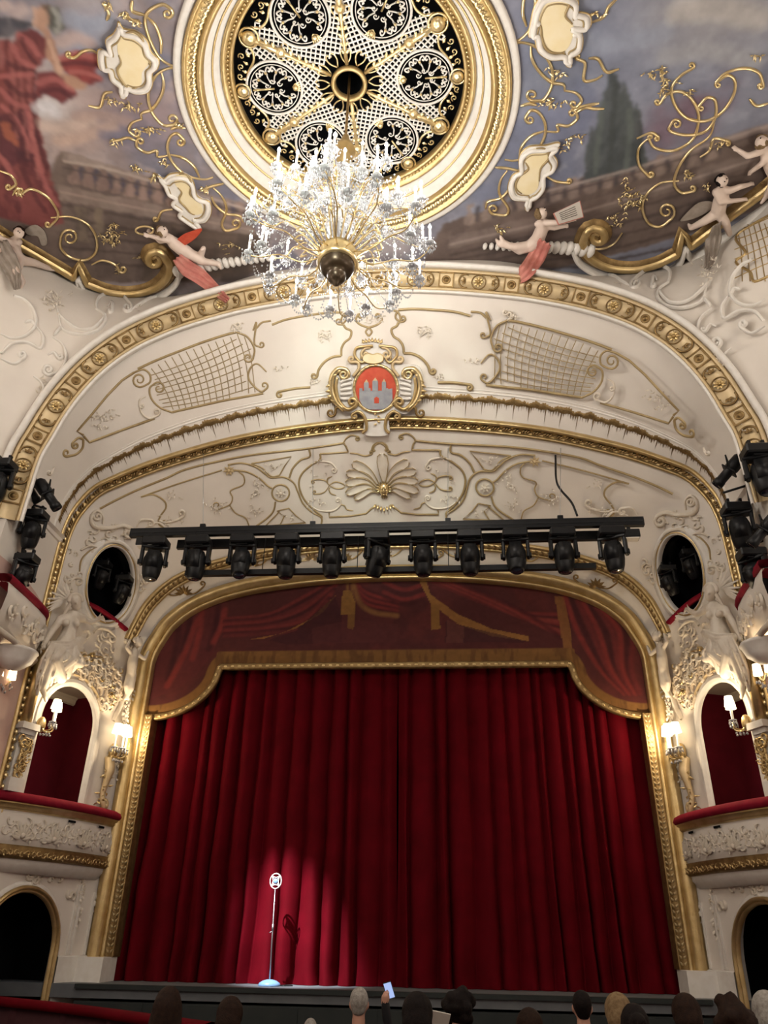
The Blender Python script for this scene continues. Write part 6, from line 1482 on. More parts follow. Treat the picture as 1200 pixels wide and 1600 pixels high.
for k, x_ in enumerate(hx):
    p = at_y(x_, 838, BY); yb = BY-.02
    lb = 'tilted black moving-head light at the middle of the batten, sixth from the left' if k == 5 else f'black moving-head light hanging from the batten, {ordw[k]} from the left'
    moving_head((p[0], yb, zt-.15), lb, pn[k], tl[k], 1.17)
for x_, y_, lb in ((228, 852, 'small square black floodlight at the left end of the batten'), (984, 840, 'small square black floodlight at the right end of the batten')):
    p = at_y(x_, y_, BY-.05); f_ = thing('floodlight', lb, 'floodlight', tuple(p), 'floodlights at the ends of the batten')
    obj('housing', rbox(MB(), p+[0, 0, .05], (.17, .10, .08)), 'black_plastic', f_, smooth=False); obj('diffuser', MB().box(p+[0, 0, -.035], (.15, .085, .008)), 'white_paint', f_, smooth=False); obj('bracket', MB().box(p+[0, 0, .16], (.03, .02, .05)), 'black_metal', f_, smooth=False)
q = px(868, 712, 'AB')[0]; pz = at_y(876, 808, BY+.05); pe = at_y(902, 806, BY+.1)
obj('power_cable', MB().tube(cr([q, (q+pz)/2+[-.03, -.05, .1], at_y(876, 765, BY+.3), at_y(893, 785, BY+.15), pe], 8), .022, 6), 'black_plastic', label='black power cable looping down from the painted arch to the batten', cat='cable')
# spotlights on the side booms
def profile_spot(loc, d, label, s=1., group='profile spotlights on the side booms'):
    d = Vector(d).normalized(); M = d.to_track_quat('-Z', 'Y').to_matrix(); t = thing('profile_spotlight', label, 'spotlight', tuple(loc), group); c = Vector(loc)
    obj('body', MB().lathe([(r*s, z*s) for r, z in [(.001, .32), (.08, .31), (.115, .26), (.12, .05), (.10, .0), (.085, -.02), (.085, -.22), (.095, -.24), (.095, -.34), (.08, -.34)]], 14, c, M), 'black_plastic', t)
    obj('lens', MB().lathe([(.08*s, -.33*s), (.001, -.31*s)], 14, c, M), 'lens', t)
    X = M @ Vector((1, 0, 0)); P = [c+X*.15*s, c+X*.15*s+Vector((0, 0, .22*s)), c-X*.15*s+Vector((0, 0, .22*s)), c-X*.15*s]
    obj('yoke', MB().tube(P, .014*s, 5), 'black_metal', t); obj('shutter_frame', MB().box(c+M @ Vector((0, 0, -.01*s)), (.12*s, .12*s, .012*s), M), 'black_metal', t, smooth=False)
    return t
def boom(side, label, pts, arms_):
    P = [at_y(x, y, -4.0) for x, y in pts]; t = thing('lighting_boom', label, 'lighting stand', tuple(P[-1]), 'lighting booms in the side galleries')
    obj('pole', MB().tube(P, .03, 8), 'black_metal', t)
    for (a, b) in arms_: obj('cross_arm', MB().tube([at_y(*a, -4.0), at_y(*b, -4.0)], .022, 6), 'black_metal', t)
    return t
boom(-1, 'black lighting boom pole rising from the left gallery rail', [(47, 745), (36, 860), (22, 960)], [((-10, 770), (72, 795)), ((0, 850), (60, 880)), ((5, 905), (45, 915))])
boom(1, 'black lighting boom pole rising from the right gallery rail', [(1163, 720), (1178, 830), (1196, 930)], [((1130, 770), (1210, 745)), ((1150, 860), (1205, 840))])
yb = -4.12
def mh_at(x, y, label, pan, tilt, s, tip=None, Y=yb): return moving_head(at_y(x, y, Y), label, pan, tilt, s, 'moving-head lights on the side booms', tip)
mh_at(58, 800, 'large black moving-head light on the left boom, just above the pole joint', .5, .25, 1.0); mh_at(44, 868, 'lowest black moving-head light on the left boom, tilted towards the stage', .9, .75, .95)
mh_at(6, 722, 'black moving-head light cut by the left edge, highest on the left boom', .3, .1, 1.1, None, -4.9)
profile_spot(at_y(74, 772, yb), (.55, .3, -.7), 'slim black profile spotlight on the left boom pointing down at the stage'); profile_spot(at_y(46, 764, yb), (.3, .6, -.5), 'stubby black profile spotlight behind the slim one on the left boom', .85)
mh_at(1182, 700, 'black moving-head light cut by the right edge, highest on the right boom', -.3, -.1, 1.2, None, -4.9); mh_at(1148, 790, 'large black moving-head light on the right boom, over the gallery rail', -.4, .25, 1.1); mh_at(1172, 860, 'lowest black moving-head light on the right boom, tilted towards the stage', -.9, .7, 1.05)
profile_spot(at_y(1140, 735, yb), (-.6, .3, -.6), 'slim black profile spotlight on the right boom pointing down at the stage'); profile_spot(at_y(1194, 828, -4.9), (-.5, .3, -.5), 'black profile spotlight cut by the right edge, below the boom joint', .9)
# lights standing in the oval ports
inn = OVC-OVn*.12
for sx, lab in ((1, 'left'), (-1, 'right')):
    for k, (du, dz, tl_, wh) in enumerate(((-.16, .42, .35, 'outer'), (.26, .26, .55, 'inner'))):
        d1 = _e1 if _e1[0] > 0 else -_e1
        p = inn+d1*du+np.array([0, 0, dz])+(OVn*.22 if k else 0); p = p*np.array([sx, 1, 1])
        moving_head(p, f'black moving-head light in the {lab} oval port, {"nearer the stage" if k else "deeper in the shade"}', sx*.9, tl_, .85, 'moving-head lights in the oval ports')

# ------------------------------------------------------------------ microphone
mp = at_y(421, 1536, -.12); mp[2] = STZ
mic = thing('microphone_stand', 'slim microphone stand with round shock-mounted microphone on a domed base', 'microphone', tuple(mp))
obj('base', MB().lathe([(.001, .10), (.05, .098), (.12, .08), (.18, .045), (.195, .01), (.19, 0), (.001, 0)], 28, mp), 'blue_base', mic)
top = np.array(at_y(430, 1388, -.12)); 
obj('pole', MB().tube([mp+[0, 0, .08], (mp+top)/2, top], [.013, .012, .008], 8), 'grey_metal', mic)
obj('clutch', MB().tube([(mp*.45+top*.55), (mp*.38+top*.62)], .018, 8), 'grey_metal', mic); pc = mp*.45+top*.55; obj('cable_clip', MB().tube([pc, pc+[-.05, -.02, -.03]], .008, 5), 'grey_metal', mic)
mc = top+np.array([0, 0, .12])
obj('mount_ring', MB().tube([mc+np.array([.105*math.cos(a), 0, .125*math.sin(a)]) for a in np.linspace(0, 2*PI, 28, endpoint=False)], .010, 6, closed=True), 'white_paint', mic)
for a in (PI/4, 3*PI/4, 5*PI/4, 7*PI/4):
    obj('spring', MB().tube([mc+np.array([.1*math.cos(a), 0, .12*math.sin(a)]), mc+np.array([.035*math.cos(a), 0, .04*math.sin(a)])], .007, 5), 'white_paint', mic)
for k in range(4):
    a, b = PI/4+k*PI/2, PI/4+(k+1)*PI/2; m_ = (a+b)/2
    obj('spring_bow', MB().tube(cr([mc+np.array([.095*math.cos(a), 0, .115*math.sin(a)]), mc+np.array([.05*math.cos(m_), 0, .06*math.sin(m_)]), mc+np.array([.095*math.cos(b), 0, .115*math.sin(b)])], 5), .008, 5), 'white_paint', mic)
obj('capsule', MB().lathe([(.001, -.02), (.035, -.02), (.042, -.012), (.042, .012), (.035, .02), (.001, .02)], 16, mc, Matrix.Rotation(PI/2, 3, 'X')), 'blue_base', mic)
obj('plug', MB().tube(cr([mp+[.2, -.02, .012], mp+[.28, -.05, .012], mp+[.4, .05, .012]], 5), .010, 5), 'black_plastic', mic)
# ------------------------------------------------------------------ sculpted figures and people
def capsule(mb, a, b, ra, rb, k=None):
    a, b = np.asarray(a, float), np.asarray(b, float); L = np.linalg.norm(b-a); n = max(2, int(L/(.45*min(ra, rb)))+1) if k is None else k
    P = []; R_ = []; d = (b-a)/(L+1e-9)
    for t in np.linspace(PI/2, 0, 4): P.append(a-d*ra*math.sin(t)); R_.append(max(ra*math.cos(t), ra*.05))
    for t in np.linspace(0, PI/2, 4): P.append(b+d*rb*math.sin(t)); R_.append(max(rb*math.cos(t), rb*.05))
    P, R_ = np.array(P), np.array(R_); T = np.tile(d, (len(P), 1)); ax = np.array([0, 0, 1.]) if abs(d[2]) < .9 else np.array([1., 0, 0])
    U = ax-d*(ax@d); U /= np.linalg.norm(U); W_ = np.cross(d, U); m = 10; vs = []; fs = []
    for i in range(len(P)):
        for j in range(m): vs.append(P[i]+R_[i]*(U*math.cos(2*PI*j/m)+W_*math.sin(2*PI*j/m)))
    for i in range(len(P)-1):
        for j in range(m): fs.append((i*m+j, i*m+(j+1) % m, (i+1)*m+(j+1) % m, (i+1)*m+j))
    fs.append(tuple(range(m-1, -1, -1))); fs.append(tuple((len(P)-1)*m+j for j in range(m))); mb.add(vs, fs); return mb
def sculpt(name, mb, m, parent, voxel=.03, smooth=4, kind=None):
    o = obj(name, mb, m, parent); r = o.modifiers.new('remesh', 'REMESH'); r.mode = 'VOXEL'; r.voxel_size = voxel; r.use_smooth_shade = True
    if smooth:
        s = o.modifiers.new('smooth', 'SMOOTH'); s.iterations = smooth; s.factor = .5
    return o
def chain(mb, pts, rads):
    for i in range(len(pts)-1): capsule(mb, pts[i], pts[i+1], rads[i], rads[i+1])
    return mb
def cloth_band(mb, pts, widths, up, folds=3, amp=.03):
    P = cr(pts, 6); wd = np.interp(np.linspace(0, 1, len(P)), np.linspace(0, 1, len(widths)), widths); T = np.gradient(P, axis=0); T /= np.linalg.norm(T, axis=1)[:, None]
    N = np.asarray(up, float); N = N/np.linalg.norm(N); B = np.cross(T, np.tile(N, (len(P), 1))); B /= np.linalg.norm(B, axis=1)[:, None]; k = 13; V = np.zeros((len(P), k, 3)); V2 = V.copy()
    for j in range(k):
        s = (j/(k-1)-.5)*2
        for i in range(len(P)):
            q = P[i]+B[i]*wd[i]*s+N*(amp*math.sin(s*folds*PI+i*.35)+.02); V[i, j] = q; V2[i, j] = q-N*.03
    a, b = len(P), k
    m1, m2 = grid(V), grid(V2); m2.f = [tuple(reversed(f)) for f in m2.f]; mb.join(m1); mb.join(m2)
    n = a*b; o = len(mb.v)-2*n
    ring = [i*b for i in range(a)]+[(a-1)*b+j for j in range(1, b)]+[i*b+b-1 for i in range(a-2, -1, -1)]+[j for j in range(b-2, 0, -1)]
    for q in range(len(ring)):
        x, y = ring[q], ring[(q+1) % len(ring)]; mb.f.append((o+x, o+y, o+n+y, o+n+x))
    return mb
# large plaster nymphs over the stage boxes (left, mirrored to the right)
ST = (thing('plaster_statue', 'bare-breasted plaster nymph with spread arms seated over the left stage box', 'statue', tuple(wp(95, 1060, .2)), 'plaster nymphs over the stage boxes'),
      thing('plaster_statue', 'bare-breasted plaster nymph with spread arms seated over the right stage box', 'statue', tuple(wp(95, 1060, .2)*np.array([-1, 1, 1])), 'plaster nymphs over the stage boxes'))
def b2(name, mb, m, par, **k):
    a = sculpt(name, mb, m, par[0], **k); b = sculpt(name, mb.mirror(), m, par[1], **k); return a, b
J = lambda x, y, o=.3: wp(x, y, o)
nb_ = MB()
capsule(nb_, J(119, 946, .38), J(117, 938, .38), .10, .115); chain(nb_, [J(117, 952, .34), J(114, 962, .3)], [.05, .06])
chain(nb_, [J(95, 968, .28), J(112, 964, .28), J(130, 966, .28)], [.085, .11, .085]); chain(nb_, [J(113, 966, .28), J(108, 985, .28), J(103, 1003, .30)], [.16, .135, .18])
nb_.ball(J(103, 973, .42), .075, 8, 6); nb_.ball(J(119, 974, .42), .075, 8, 6)
chain(nb_, [J(95, 968, .28), J(82, 985, .34), J(70, 1005, .34)], [.075, .06, .045]); chain(nb_, [J(130, 967, .28), J(143, 972, .36), J(156, 966, .40)], [.07, .055, .045])
for k, (dx, dy) in enumerate(((-4, 6), (-2, 8), (1, 8), (3, 6))): chain(nb_, [J(69, 1007, .35), J(69+dx*.6, 1007+dy*.6, .36), J(69+dx, 1007+dy, .33)], [.018, .017, .013]); chain(nb_, [J(157, 966, .4), J(160+k, 962+k*2, .41), J(162+k, 964+k*3, .40)], [.018, .016, .012])
chain(nb_, [J(68, 1004, .36), J(65, 1008, .38)], [.02, .014]); chain(nb_, [J(155, 964, .42), J(158, 958, .43)], [.02, .014])
chain(nb_, [J(103, 1003, .30), J(84, 1030, .42), J(96, 1060, .3)], [.17, .14, .10]); chain(nb_, [J(108, 1003, .30), J(112, 1028, .42), J(88, 1050, .34)], [.16, .13, .09])
nb_.ball(J(120, 942, .475), (.018, .03, .03), 6, 4)
b2('body', nb_, 'stone', ST, voxel=.017, smooth=2)
hr = MB()
for k in range(14):
    a = PI*k/13; hr.ball(J(118-10*math.cos(a), 938-9*math.sin(a), .36), .05, 6, 5)
chain(hr, [J(109, 945, .34), J(103, 955, .3), J(98, 962, .28)], [.04, .035, .02])
b2('hair', hr, 'stone', ST, voxel=.02, smooth=2)
wr = MB()
for k in range(9): a = PI*(.1+.5*k/8); wr.leaf(J(108-6*math.cos(a), 940-4*math.sin(a), .2), J(70+k*4, 965-k*6.5, .1)-J(108, 940, .2), WN, .45, .07, .4)
both('radiating_plumes', wr, 'stone', ST)
dp = MB()
chain(dp, [J(128, 1000, .34), J(104, 1010, .40), J(78, 1008, .34)], [.09, .12, .08])
for k in range(9):
    x = 70+k*7; chain(dp, [J(100-(100-x)*.5, 1010, .38), J(x, 1032+5*math.sin(k), .42), J(x-9+k*.4, 1058+12*math.sin(k*1.3)-k*2.2, .30), J(x-12, 1085-k*5, .2)], [.06, .085, .06, .03])
chain(dp, [J(72, 1045, .3), J(66, 1075, .22), J(72, 1095, .15)], [.08, .06, .03])
for k in range(16):
    x = 66+k*4.2; chain(dp, [J(100-(100-x)*.6, 1006+k*.3, .47), J(x+1, 1028+5*math.sin(k*1.7), .51), J(x-8, 1052+10*math.sin(k*1.3)-k, .40), J(x-11, 1078-k*2.6, .28)], [.018, .026, .022, .012])
for k in range(5): chain(dp, [J(130, 996+k*4, .42), J(106, 1003+k*5, .50), J(80, 1002+k*5, .42)], [.016, .024, .014])
b2('drapery', dp, 'stone', ST, voxel=.016, smooth=1)
# small cherubs clinging to the gold frame
CH2 = (thing('plaster_cherub', 'small plaster cherub reaching up beside the gold frame, left of the valance', 'statue', tuple(wp(200, 1110, .1)), 'plaster cherubs beside the gold frame'),
       thing('plaster_cherub', 'small plaster cherub reaching up beside the gold frame, right of the valance', 'statue', tuple(wp(200, 1110, .1)*np.array([-1, 1, 1])), 'plaster cherubs beside the gold frame'))
cb_ = MB(); cb_.ball(J(216, 1004, .2), .10, 10, 7); chain(cb_, [J(210, 1018, .16), J(207, 1036, .18), J(205, 1052, .16)], [.08, .11, .10]); chain(cb_, [J(212, 1020, .18), J(226, 1030, .22), J(232, 1018, .22)], [.05, .04, .03]); chain(cb_, [J(206, 1022, .16), J(198, 1012, .2), J(203, 1000, .2)], [.05, .04, .03])
chain(cb_, [J(207, 1054, .16), J(205, 1076, .2), J(196, 1092, .12)], [.09, .06, .04]); chain(cb_, [J(203, 1054, .14), J(197, 1072, .16), J(200, 1092, .12)], [.08, .06, .04])
for k in range(8): a = 2*PI*k/8; cb_.ball(J(215+6*math.cos(a), 1000+4*math.sin(a), .22), .035, 6, 4)
b2('body', cb_, 'stone', CH2, voxel=.02, smooth=2)
gd = MB()
for k in range(30): z = k/29; gd.leaf(J(205-12*z+3*math.sin(k*2), 1075+60*z, .08), np.array([RND.gauss(0, .6), -.3, -1]), WN, .12, .08, .6)
both('garland', gd, 'plaster', CH2, kind='stuff')
# painted putti on the cornice of the ceiling
def putto(label, joints, D, extras, hairm='hair_blond', face=(0, 0)):
    """joints: dict of pixel positions with depth offsets"""
    Q = lambda k: skin_at(joints[k][0], joints[k][1], .2+(joints[k][2] if len(joints[k]) > 2 else 0.))
    t = thing('ceiling_cherub', label, 'cherub', tuple(Q('hip')), 'cherubs along the ceiling frame'); m = MB()
    s = .88
    m.ball(Q('head'), .125*s, 12, 8); chain(m, [Q('head'), Q('neck')], [.06*s, .06*s]); chain(m, [Q('neck'), Q('chest'), Q('belly'), Q('hip')], [.09*s, .145*s, .15*s, .15*s])
    for a in ('l', 'r'):
        chain(m, [Q('neck'), Q(a+'sh'), Q(a+'el'), Q(a+'ha')], [.07*s, .075*s, .06*s, .045*s])
        e, h = np.array(Q(a+'el')), np.array(Q(a+'ha')); d = (h-e)/np.linalg.norm(h-e); sd = np.cross(d, C_FW); sd /= np.linalg.norm(sd)
        for k in range(4): f0 = h+d*.03+sd*(k-1.5)*.022; chain(m, [f0, f0+d*.045-C_FW*.005, f0+d*.07-C_FW*-.01], [.014, .013, .011])
        chain(m, [h+sd*.03, h+sd*.06+d*.03], [.015, .012])
        chain(m, [Q('hip'), Q(a+'kn'), Q(a+'fo')], [.125*s, .09*s, .06*s]); k_, f_ = np.array(Q(a+'kn')), np.array(Q(a+'fo')); d = (f_-k_)/np.linalg.norm(f_-k_); chain(m, [f_, f_+d*.05-C_U*.0+sd*.09], [.055*s, .035*s])
    hd_ = np.array(Q('head')); fx = C_R*face[0]+C_U*face[1]-C_FW*.8; fx /= np.linalg.norm(fx); m.ball(hd_+fx*.12, .025, 6, 4)
    up_ = hd_-np.array(Q('neck')); up_ /= np.linalg.norm(up_); sd = np.cross(up_, fx); m.ball(hd_+fx*.08+sd*.055-up_*.03, .045, 6, 5); m.ball(hd_+fx*.08-sd*.055-up_*.03, .045, 6, 5)
    sculpt('body', m, 'putto', t, .022, 3)
    h = MB()
    for k in range(24):
        v = np.array([RND.gauss(0, 1) for _ in range(3)]); v /= np.linalg.norm(v)
        if v@fx < .35: h.ball(hd_+(v*.10+up_*.03-fx*.02)*s, .045, 6, 4)
    sculpt('curls', h, hairm, t, .02, 1)
    ey = MB()
    for q in (-1, 1): ey.ball(hd_+fx*.108+sd*q*.04+up_*.02, .012, 6, 4)
    obj('eyes', ey, 'hair_brown', t)
    for nm, pts, wd, m_, dd in extras:
        if nm == 'wing':
            o = [skin_at(x, y, .12+dd) for x, y in cr(pts, 4, True)]; obj('wing', MB().slab(o, -C_FW, .03), m_, t, smooth=False, fixn=True)
        elif nm == 'book':
            o = [skin_at(x, y, .2+dd) for i, (x, y) in enumerate(pts)]; obj('book_cover', MB().slab(o, -C_FW, .02), 'pink_cloth', t, smooth=False, fixn=True)
            o2 = [np.mean(o, 0)+(p-np.mean(o, 0))*.93-C_FW*.021 for p in o]; pg = obj('page', MB().slab(o2, -C_FW, .012), 'paper', t, smooth=False, fixn=True)
            ln = MB()
            for k in range(5):
                a, b = o2[0]*(1-(.2+.14*k))+o2[3]*(.2+.14*k), o2[1]*(1-(.2+.14*k))+o2[2]*(.2+.14*k); ln.tube([a*.85+b*.15-C_FW*.013, a*.2+b*.8-C_FW*.013], .006, 4)
            obj('writing_lines', ln, 'hair_brown', pg, kind='stuff')
        elif nm == 'hoop': obj('hoop', MB().tube([skin_at(pts[0][0]+wd*math.cos(a), pts[0][1]+wd*.45*math.sin(a), .2+dd) for a in np.linspace(0, 2*PI, 24, endpoint=False)], .02, 6, closed=True), m_, t)
        else: obj(nm, cloth_band(MB(), [skin_at(x, y, .2+dd) for i, (x, y) in enumerate(pts)], wd, -C_FW, 3, .035), m_, t)
    return t
def skin_at(x, y, off=.25):
    """a point just in front of the ceiling or spandrel"""
    d = ray_d(x, y); t = (CEIL-CAM[2])/d[2]; h = SURF['SP'].ray_cast(Vector(CAM), Vector(d))
    if h[0] is not None: t = min(t, h[3])
    return CAM+d*(t-off)
def cd(x, y, z=CEIL-.15): return np.linalg.norm(at_z(x, y, z)-CAM)
putto('flying winged cherub with red sash and gold hoop, left of the chandelier', dict(head=(254, 362, .1), neck=(262, 370), chest=(272, 380), belly=(282, 388), hip=(292, 394), lsh=(262, 375, .1), lel=(248, 372, .15), lha=(232, 368, .18), rsh=(268, 372), rel=(250, 377), rha=(236, 364), lkn=(314, 408, .1), lfo=(342, 412), rkn=(312, 402), rfo=(318, 388)), cd(262, 420),
      [('wing', [(276, 378), (286, 368), (300, 362), (316, 358), (306, 372), (292, 382), (282, 386)], 0, 'red_paint', .05), ('hoop', [(226, 360)], 14, 'gold_bright', .12), ('sash', [(278, 402), (292, 418), (312, 432), (335, 452), (356, 470)], [.12, .17, .16, .12, .06], 'pink_cloth', .26)], face=(.6, .3))
putto('cherub with grey cloth straddling the ceiling frame, at the left edge', dict(head=(30, 364, .1), neck=(24, 374), chest=(22, 386), belly=(24, 398), hip=(30, 406), lsh=(14, 378, .05), lel=(4, 374, .1), lha=(-8, 364, .1), rsh=(30, 378), rel=(12, 384), rha=(0, 392), lkn=(26, 424, .15), lfo=(36, 440, .1), rkn=(52, 410, .1), rfo=(78, 420)), cd(30, 384),
      [('wing', [(40, 360), (56, 352), (70, 362), (74, 380), (66, 384), (60, 370), (46, 368)], 0, 'grey_cloth', -.1), ('cloth', [(2, 378), (10, 402), (22, 425), (26, 452)], [.12, .18, .16, .05], 'grey_cloth', .12)], 'hair_brown', (.3, -.2))
putto('reclining cherub holding an open book and red drape, right of the chandelier', dict(head=(846, 334, .1), neck=(848, 346), chest=(846, 360), belly=(840, 374), hip=(830, 384), lsh=(854, 348, .1), lel=(872, 348, .2), lha=(892, 344, .2), rsh=(840, 350), rel=(866, 356), rha=(880, 354), lkn=(806, 386, .1), lfo=(780, 382), rkn=(812, 392, .1), rfo=(786, 378)), cd(845, 400),
      [('book', [(864, 334), (906, 314), (912, 340), (872, 352)], 0, 'paper', .3), ('drape', [(852, 378), (838, 402), (818, 428), (788, 450)], [.13, .17, .15, .05], 'pink_cloth', .24)], 'hair_blond', (.5, .4))
putto('dark-haired cherub leaning from the ceiling frame with a grey drape, at right', dict(head=(1128, 283, .1), neck=(1128, 294), chest=(1128, 306), belly=(1124, 320), hip=(1122, 332), lsh=(1140, 298, .1), lel=(1156, 292, .15), lha=(1172, 288), rsh=(1118, 300), rel=(1126, 316, .15), rha=(1160, 312, .1), lkn=(1134, 348, .15), lfo=(1140, 366, .1), rkn=(1100, 346, .1), rfo=(1080, 356)), cd(1115, 345),
      [('drape', [(1120, 350), (1116, 372), (1110, 395), (1104, 420)], [.10, .15, .13, .06], 'grey_cloth', .28), ('wing', [(1110, 316), (1090, 318), (1070, 336), (1064, 346), (1090, 340), (1112, 326)], 0, 'grey_cloth', -.05)], 'hair_dark', (.2, -.3))
putto('cherub reaching out with one arm, cut by the right edge of the photograph', dict(head=(1190, 222, .1), neck=(1194, 234), chest=(1200, 246), belly=(1206, 260), hip=(1212, 272), lsh=(1186, 238, .1), lel=(1168, 244, .15), lha=(1152, 234), rsh=(1204, 238), rel=(1190, 256, .15), rha=(1174, 268), lkn=(1206, 292, .1), lfo=(1196, 308), rkn=(1220, 290), rfo=(1226, 312)), cd(1165, 310), [('drape', [(1210, 262), (1216, 290), (1220, 320)], [.10, .14, .08], 'grey_cloth', .2)], 'hair_blond', (-.5, .1))

# ------------------------------------------------------------------ pit rail and audience
rail = thing('pit_rail', 'red padded rail of the orchestra pit, low at the left edge', 'railing', tuple(at_z(60, 1570, 0.02)))
RP = cr([at_z(x, y, 1.02) for x, y in ((-70, 1557), (0, 1564), (120, 1577), (232, 1592), (330, 1606))], 8); rt = np.gradient(RP, axis=0); rt /= np.linalg.norm(rt, axis=1)[:, None]; rn = np.cross(rt, [0, 0, 1.])
obj('padded_top', MB().sweep(RP, rn, np.tile([0, 0, 1.], (len(RP), 1)), [(-.10, -.05), (-.11, .0), (-.08, .04), (0, .055), (.08, .04), (.11, 0), (.10, -.05), (-.10, -.05)]), 'velvet', rail)  # same red as the other rails, darker material stands in for dimmer light
obj('panel', MB().sweep(RP, rn, np.tile([0, 0, 1.], (len(RP), 1)), [(.02, -1.0), (.02, -.05), (-.02, -.05), (-.02, -1.0)]), 'cloth_wine', rail)
for k in range(0, len(RP), 5): obj('post', MB().box(RP[k]+[0, 0, -.5], (.05, .05, .46)), 'cloth_wine', rail, smooth=False)
def floor_z(y): return -.05+.8*(-.9-y)/22.6
def person(label, x, ytop, wpx, hairm, clothm='cloth_dark', style='short', extra=None, dist=None, turn=0., headw=.185):
    d = (dist or headw*1196/wpx)*1.19; top = at_r(x, ytop, d); hc = top+np.array([0, 0, -.125]); fz = floor_z(hc[1])
    g = thing('person', label, 'person', (hc[0], hc[1], fz), 'seated audience seen from behind'); b = MB()
    fwd = np.array([math.sin(turn), math.cos(turn), 0]); sd = np.array([math.cos(turn), -math.sin(turn), 0])
    b.ball(hc, (.075, .095, .115), 12, 9, Matrix.Rotation(-turn, 3, 'Z')); b.ball(hc+fwd*.05-np.array([0, 0, .07]), (.055, .06, .06), 8, 6)
    chain(b, [hc-[0, 0, .08]-fwd*.01, hc-[0, 0, .19]-fwd*.02], [.055, .06]); b.ball(hc+fwd*.098-[0, 0, .02], (.014, .022, .022), 6, 4)
    for q in (-1, 1): b.ball(hc+sd*q*.077-[0, 0, .015], (.014, .025, .032), 6, 5)
    sculpt('head', b, 'skin', g, .014, 2)
    c = MB(); sh = hc-[0, 0, .29]-fwd*.03
    chain(c, [sh-sd*.17, sh+[0, 0, .04], sh+sd*.17], [.07, .09, .07]); chain(c, [sh-[0, 0, .05], sh-[0, 0, .3], np.array([sh[0], sh[1], fz+.56])], [.15, .15, .17])
    for q in (-1, 1):
        if not (extra == 'phone' and q == 1): chain(c, [sh+sd*q*.18, sh+sd*q*.22-[0, 0, .26], sh+sd*q*.16+fwd*.22-[0, 0, .38]], [.065, .055, .045])
        hp = np.array([sh[0], sh[1], fz+.54])+sd*q*.09; chain(c, [hp, hp+fwd*.40, hp+fwd*.43-[0, 0, .44]], [.09, .075, .06]); chain(c, [hp+fwd*.43-[0, 0, .49], hp+fwd*.58-[0, 0, .49]], [.05, .045])
    if extra == 'phone':
        el = sh+sd*.30-[0, 0, .12]+fwd*.12; wr_ = at_r(601, 1566, d-.05); chain(c, [sh+sd*.17, el, wr_], [.07, .055, .042])
    sculpt('clothing', c, clothm, g, .03, 3)
    h = MB()
    if style in ('short', 'bald'):
        h.ball(hc-fwd*.02+[0, 0, .022], (.084, .096, .105), 12, 8, Matrix.Rotation(-turn, 3, 'Z')); h.ball(hc-fwd*.045-[0, 0, .04], (.066, .05, .06), 8, 6)
    elif style == 'long':
        h.ball(hc-fwd*.01+[0, 0, .01], (.098, .11, .122), 12, 8); chain(h, [hc-fwd*.05, hc-fwd*.07-[0, 0, .16], hc-fwd*.07-[0, 0, .30]], [.095, .095, .07])
        for q in (-1, 1): chain(h, [hc+sd*q*.06, hc+sd*q*.085-[0, 0, .16]-fwd*.02, hc+sd*q*.08-[0, 0, .28]-fwd*.03], [.05, .045, .03])
    elif style == 'bob':
        h.ball(hc-fwd*.01+[0, 0, .01], (.105, .115, .125), 12, 8); chain(h, [hc-fwd*.05-[0, 0, .04], hc-fwd*.06-[0, 0, .14]], [.10, .085])
    elif style == 'curly':
        for k in range(34):
            v = np.array([RND.gauss(0, 1) for _ in range(3)]); v /= np.linalg.norm(v)
            if v@fwd < .4 and v[2] > -.75: h.ball(hc+v*np.array([.10, .11, .11]), .045, 6, 5)
        h.ball(hc-fwd*.02, (.10, .105, .118), 10, 8)
    elif style == 'bun':
        h.ball(hc-fwd*.012+[0, 0, .01], (.09, .102, .12), 12, 8); h.ball(hc-fwd*.11+[0, 0, .03], .055, 8, 6)
    hg = np.array([0, 0, .115-.128]); sculpt('hair', h, hairm, g, .016, 1)
    if extra == 'collar': obj('collar', MB().lathe([(.075, -.235), (.072, -.20), (.066, -.195)], 16, hc-fwd*.02), 'shirt', g)
    if extra == 'earring': obj('earring', MB().ball(hc-sd*.082-[0, 0, .06]-fwd*.01, .011, 8, 6), 'gold_bright', g)
    if extra == 'phone':
        hm = MB(); w0 = at_r(601, 1566, d-.05); p1 = at_r(604, 1553, d-.05); chain(hm, [w0, at_r(602.5, 1559, d-.05)], [.032, .038]); hm.ball(at_r(603, 1556, d-.05), (.032, .018, .04), 8, 6)
        for k in range(4): f0 = at_r(603+1.0*k, 1551-k*.2, d-.04); chain(hm, [at_r(602.5+.6*k, 1556, d-.04), f0, at_r(606+.5*k, 1545+2.5*k, d+.02)], [.012, .010, .008])
        chain(hm, [at_r(604, 1557, d-.06), at_r(607, 1552, d-.07)], [.013, .010]); sculpt('hand', hm, 'skin', g, .008, 1)
    return g, d
person('person with long dark hair before the left part of the stage', 266, 1541, 44, 'hair_brown', style='long', headw=.21)
person('person with a brown bob, head low left of the microphone stand', 362, 1557, 42, 'hair_brown', style='bob', headw=.21)
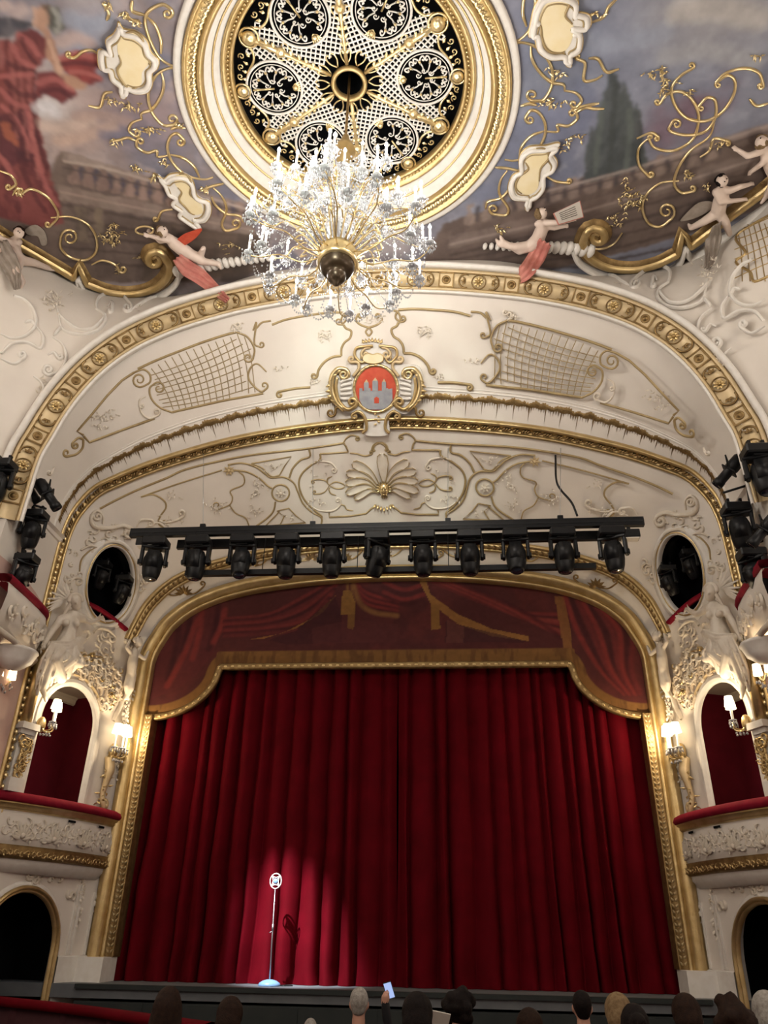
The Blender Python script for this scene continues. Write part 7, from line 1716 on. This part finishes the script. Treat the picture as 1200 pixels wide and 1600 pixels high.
gp, dph = person('person with short white hair raising a lit phone', 562, 1541, 33, 'hair_white', extra='phone')
person('person with grey hair, head just peeping over the lower edge left of the white-haired one', 486, 1590, 18, 'hair_white', dist=9.5)
person('person with smooth dark hair just right of the raised phone', 652, 1550, 36, 'hair_dark', style='bob', headw=.2, dist=5.0)
person('person with full dark hair holding a white programme', 716, 1543, 45, 'hair_dark', style='curly', headw=.22)
person('person with dark reddish hair, head low before the middle of the stage', 826, 1575, 45, 'hair_brown', 'cloth_wine', style='bob', headw=.22)
person('person with cropped dark hair, white collar and dark suit', 907, 1546, 33, 'hair_dark', extra='collar')
person('person with blond bobbed hair right of the white-collared one', 963, 1551, 38, 'hair_blond', style='bob', headw=.21, dist=5.9)
person('person with dark hair in a bun, in front of the blond one', 988, 1567, 46, 'hair_dark', style='bun', headw=.2, dist=4.9)
person('person with brown hair before the right end of the stage', 1068, 1552, 44, 'hair_brown', 'cloth_wine', style='bob', headw=.21)
person('person with thick dark brown hair and a shining earring', 1140, 1555, 56, 'hair_brown', style='curly', extra='earring', headw=.24)
person('person with ash-blond hair cut by the right edge', 1193, 1548, 44, 'hair_white', style='bob', headw=.21)
# phone and programme
pc_ = at_r(608, 1547, dph); ph = thing('mobile_phone', 'mobile phone with lit screen held up before the stage', 'phone', tuple(pc_))
Mp = Matrix((tuple(C_R*.96+C_U*.28), tuple(C_FW), tuple(C_U*.96-C_R*.28))).transposed()
obj('case', rbox(MB(), (0, 0, 0), (.037, .005, .075), .004).xf(Matrix.Translation(pc_) @ Mp.to_4x4()), 'black_plastic', ph, smooth=False); obj('screen', MB().box((0, -.0055, 0), (.033, .001, .069)).xf(Matrix.Translation(pc_) @ Mp.to_4x4()), 'screen', ph, smooth=False)
pp = at_r(686, 1592, 6.6); obj('programme_leaflet', MB().box((0, 0, 0), (.075, .004, .05)).xf(Matrix.Translation(pp) @ (Mp @ Matrix.Rotation(.5, 3, 'Y')).to_4x4()), 'paper', label='white programme leaflet held at the lower edge beside the dark-haired head', cat='leaflet', smooth=False)
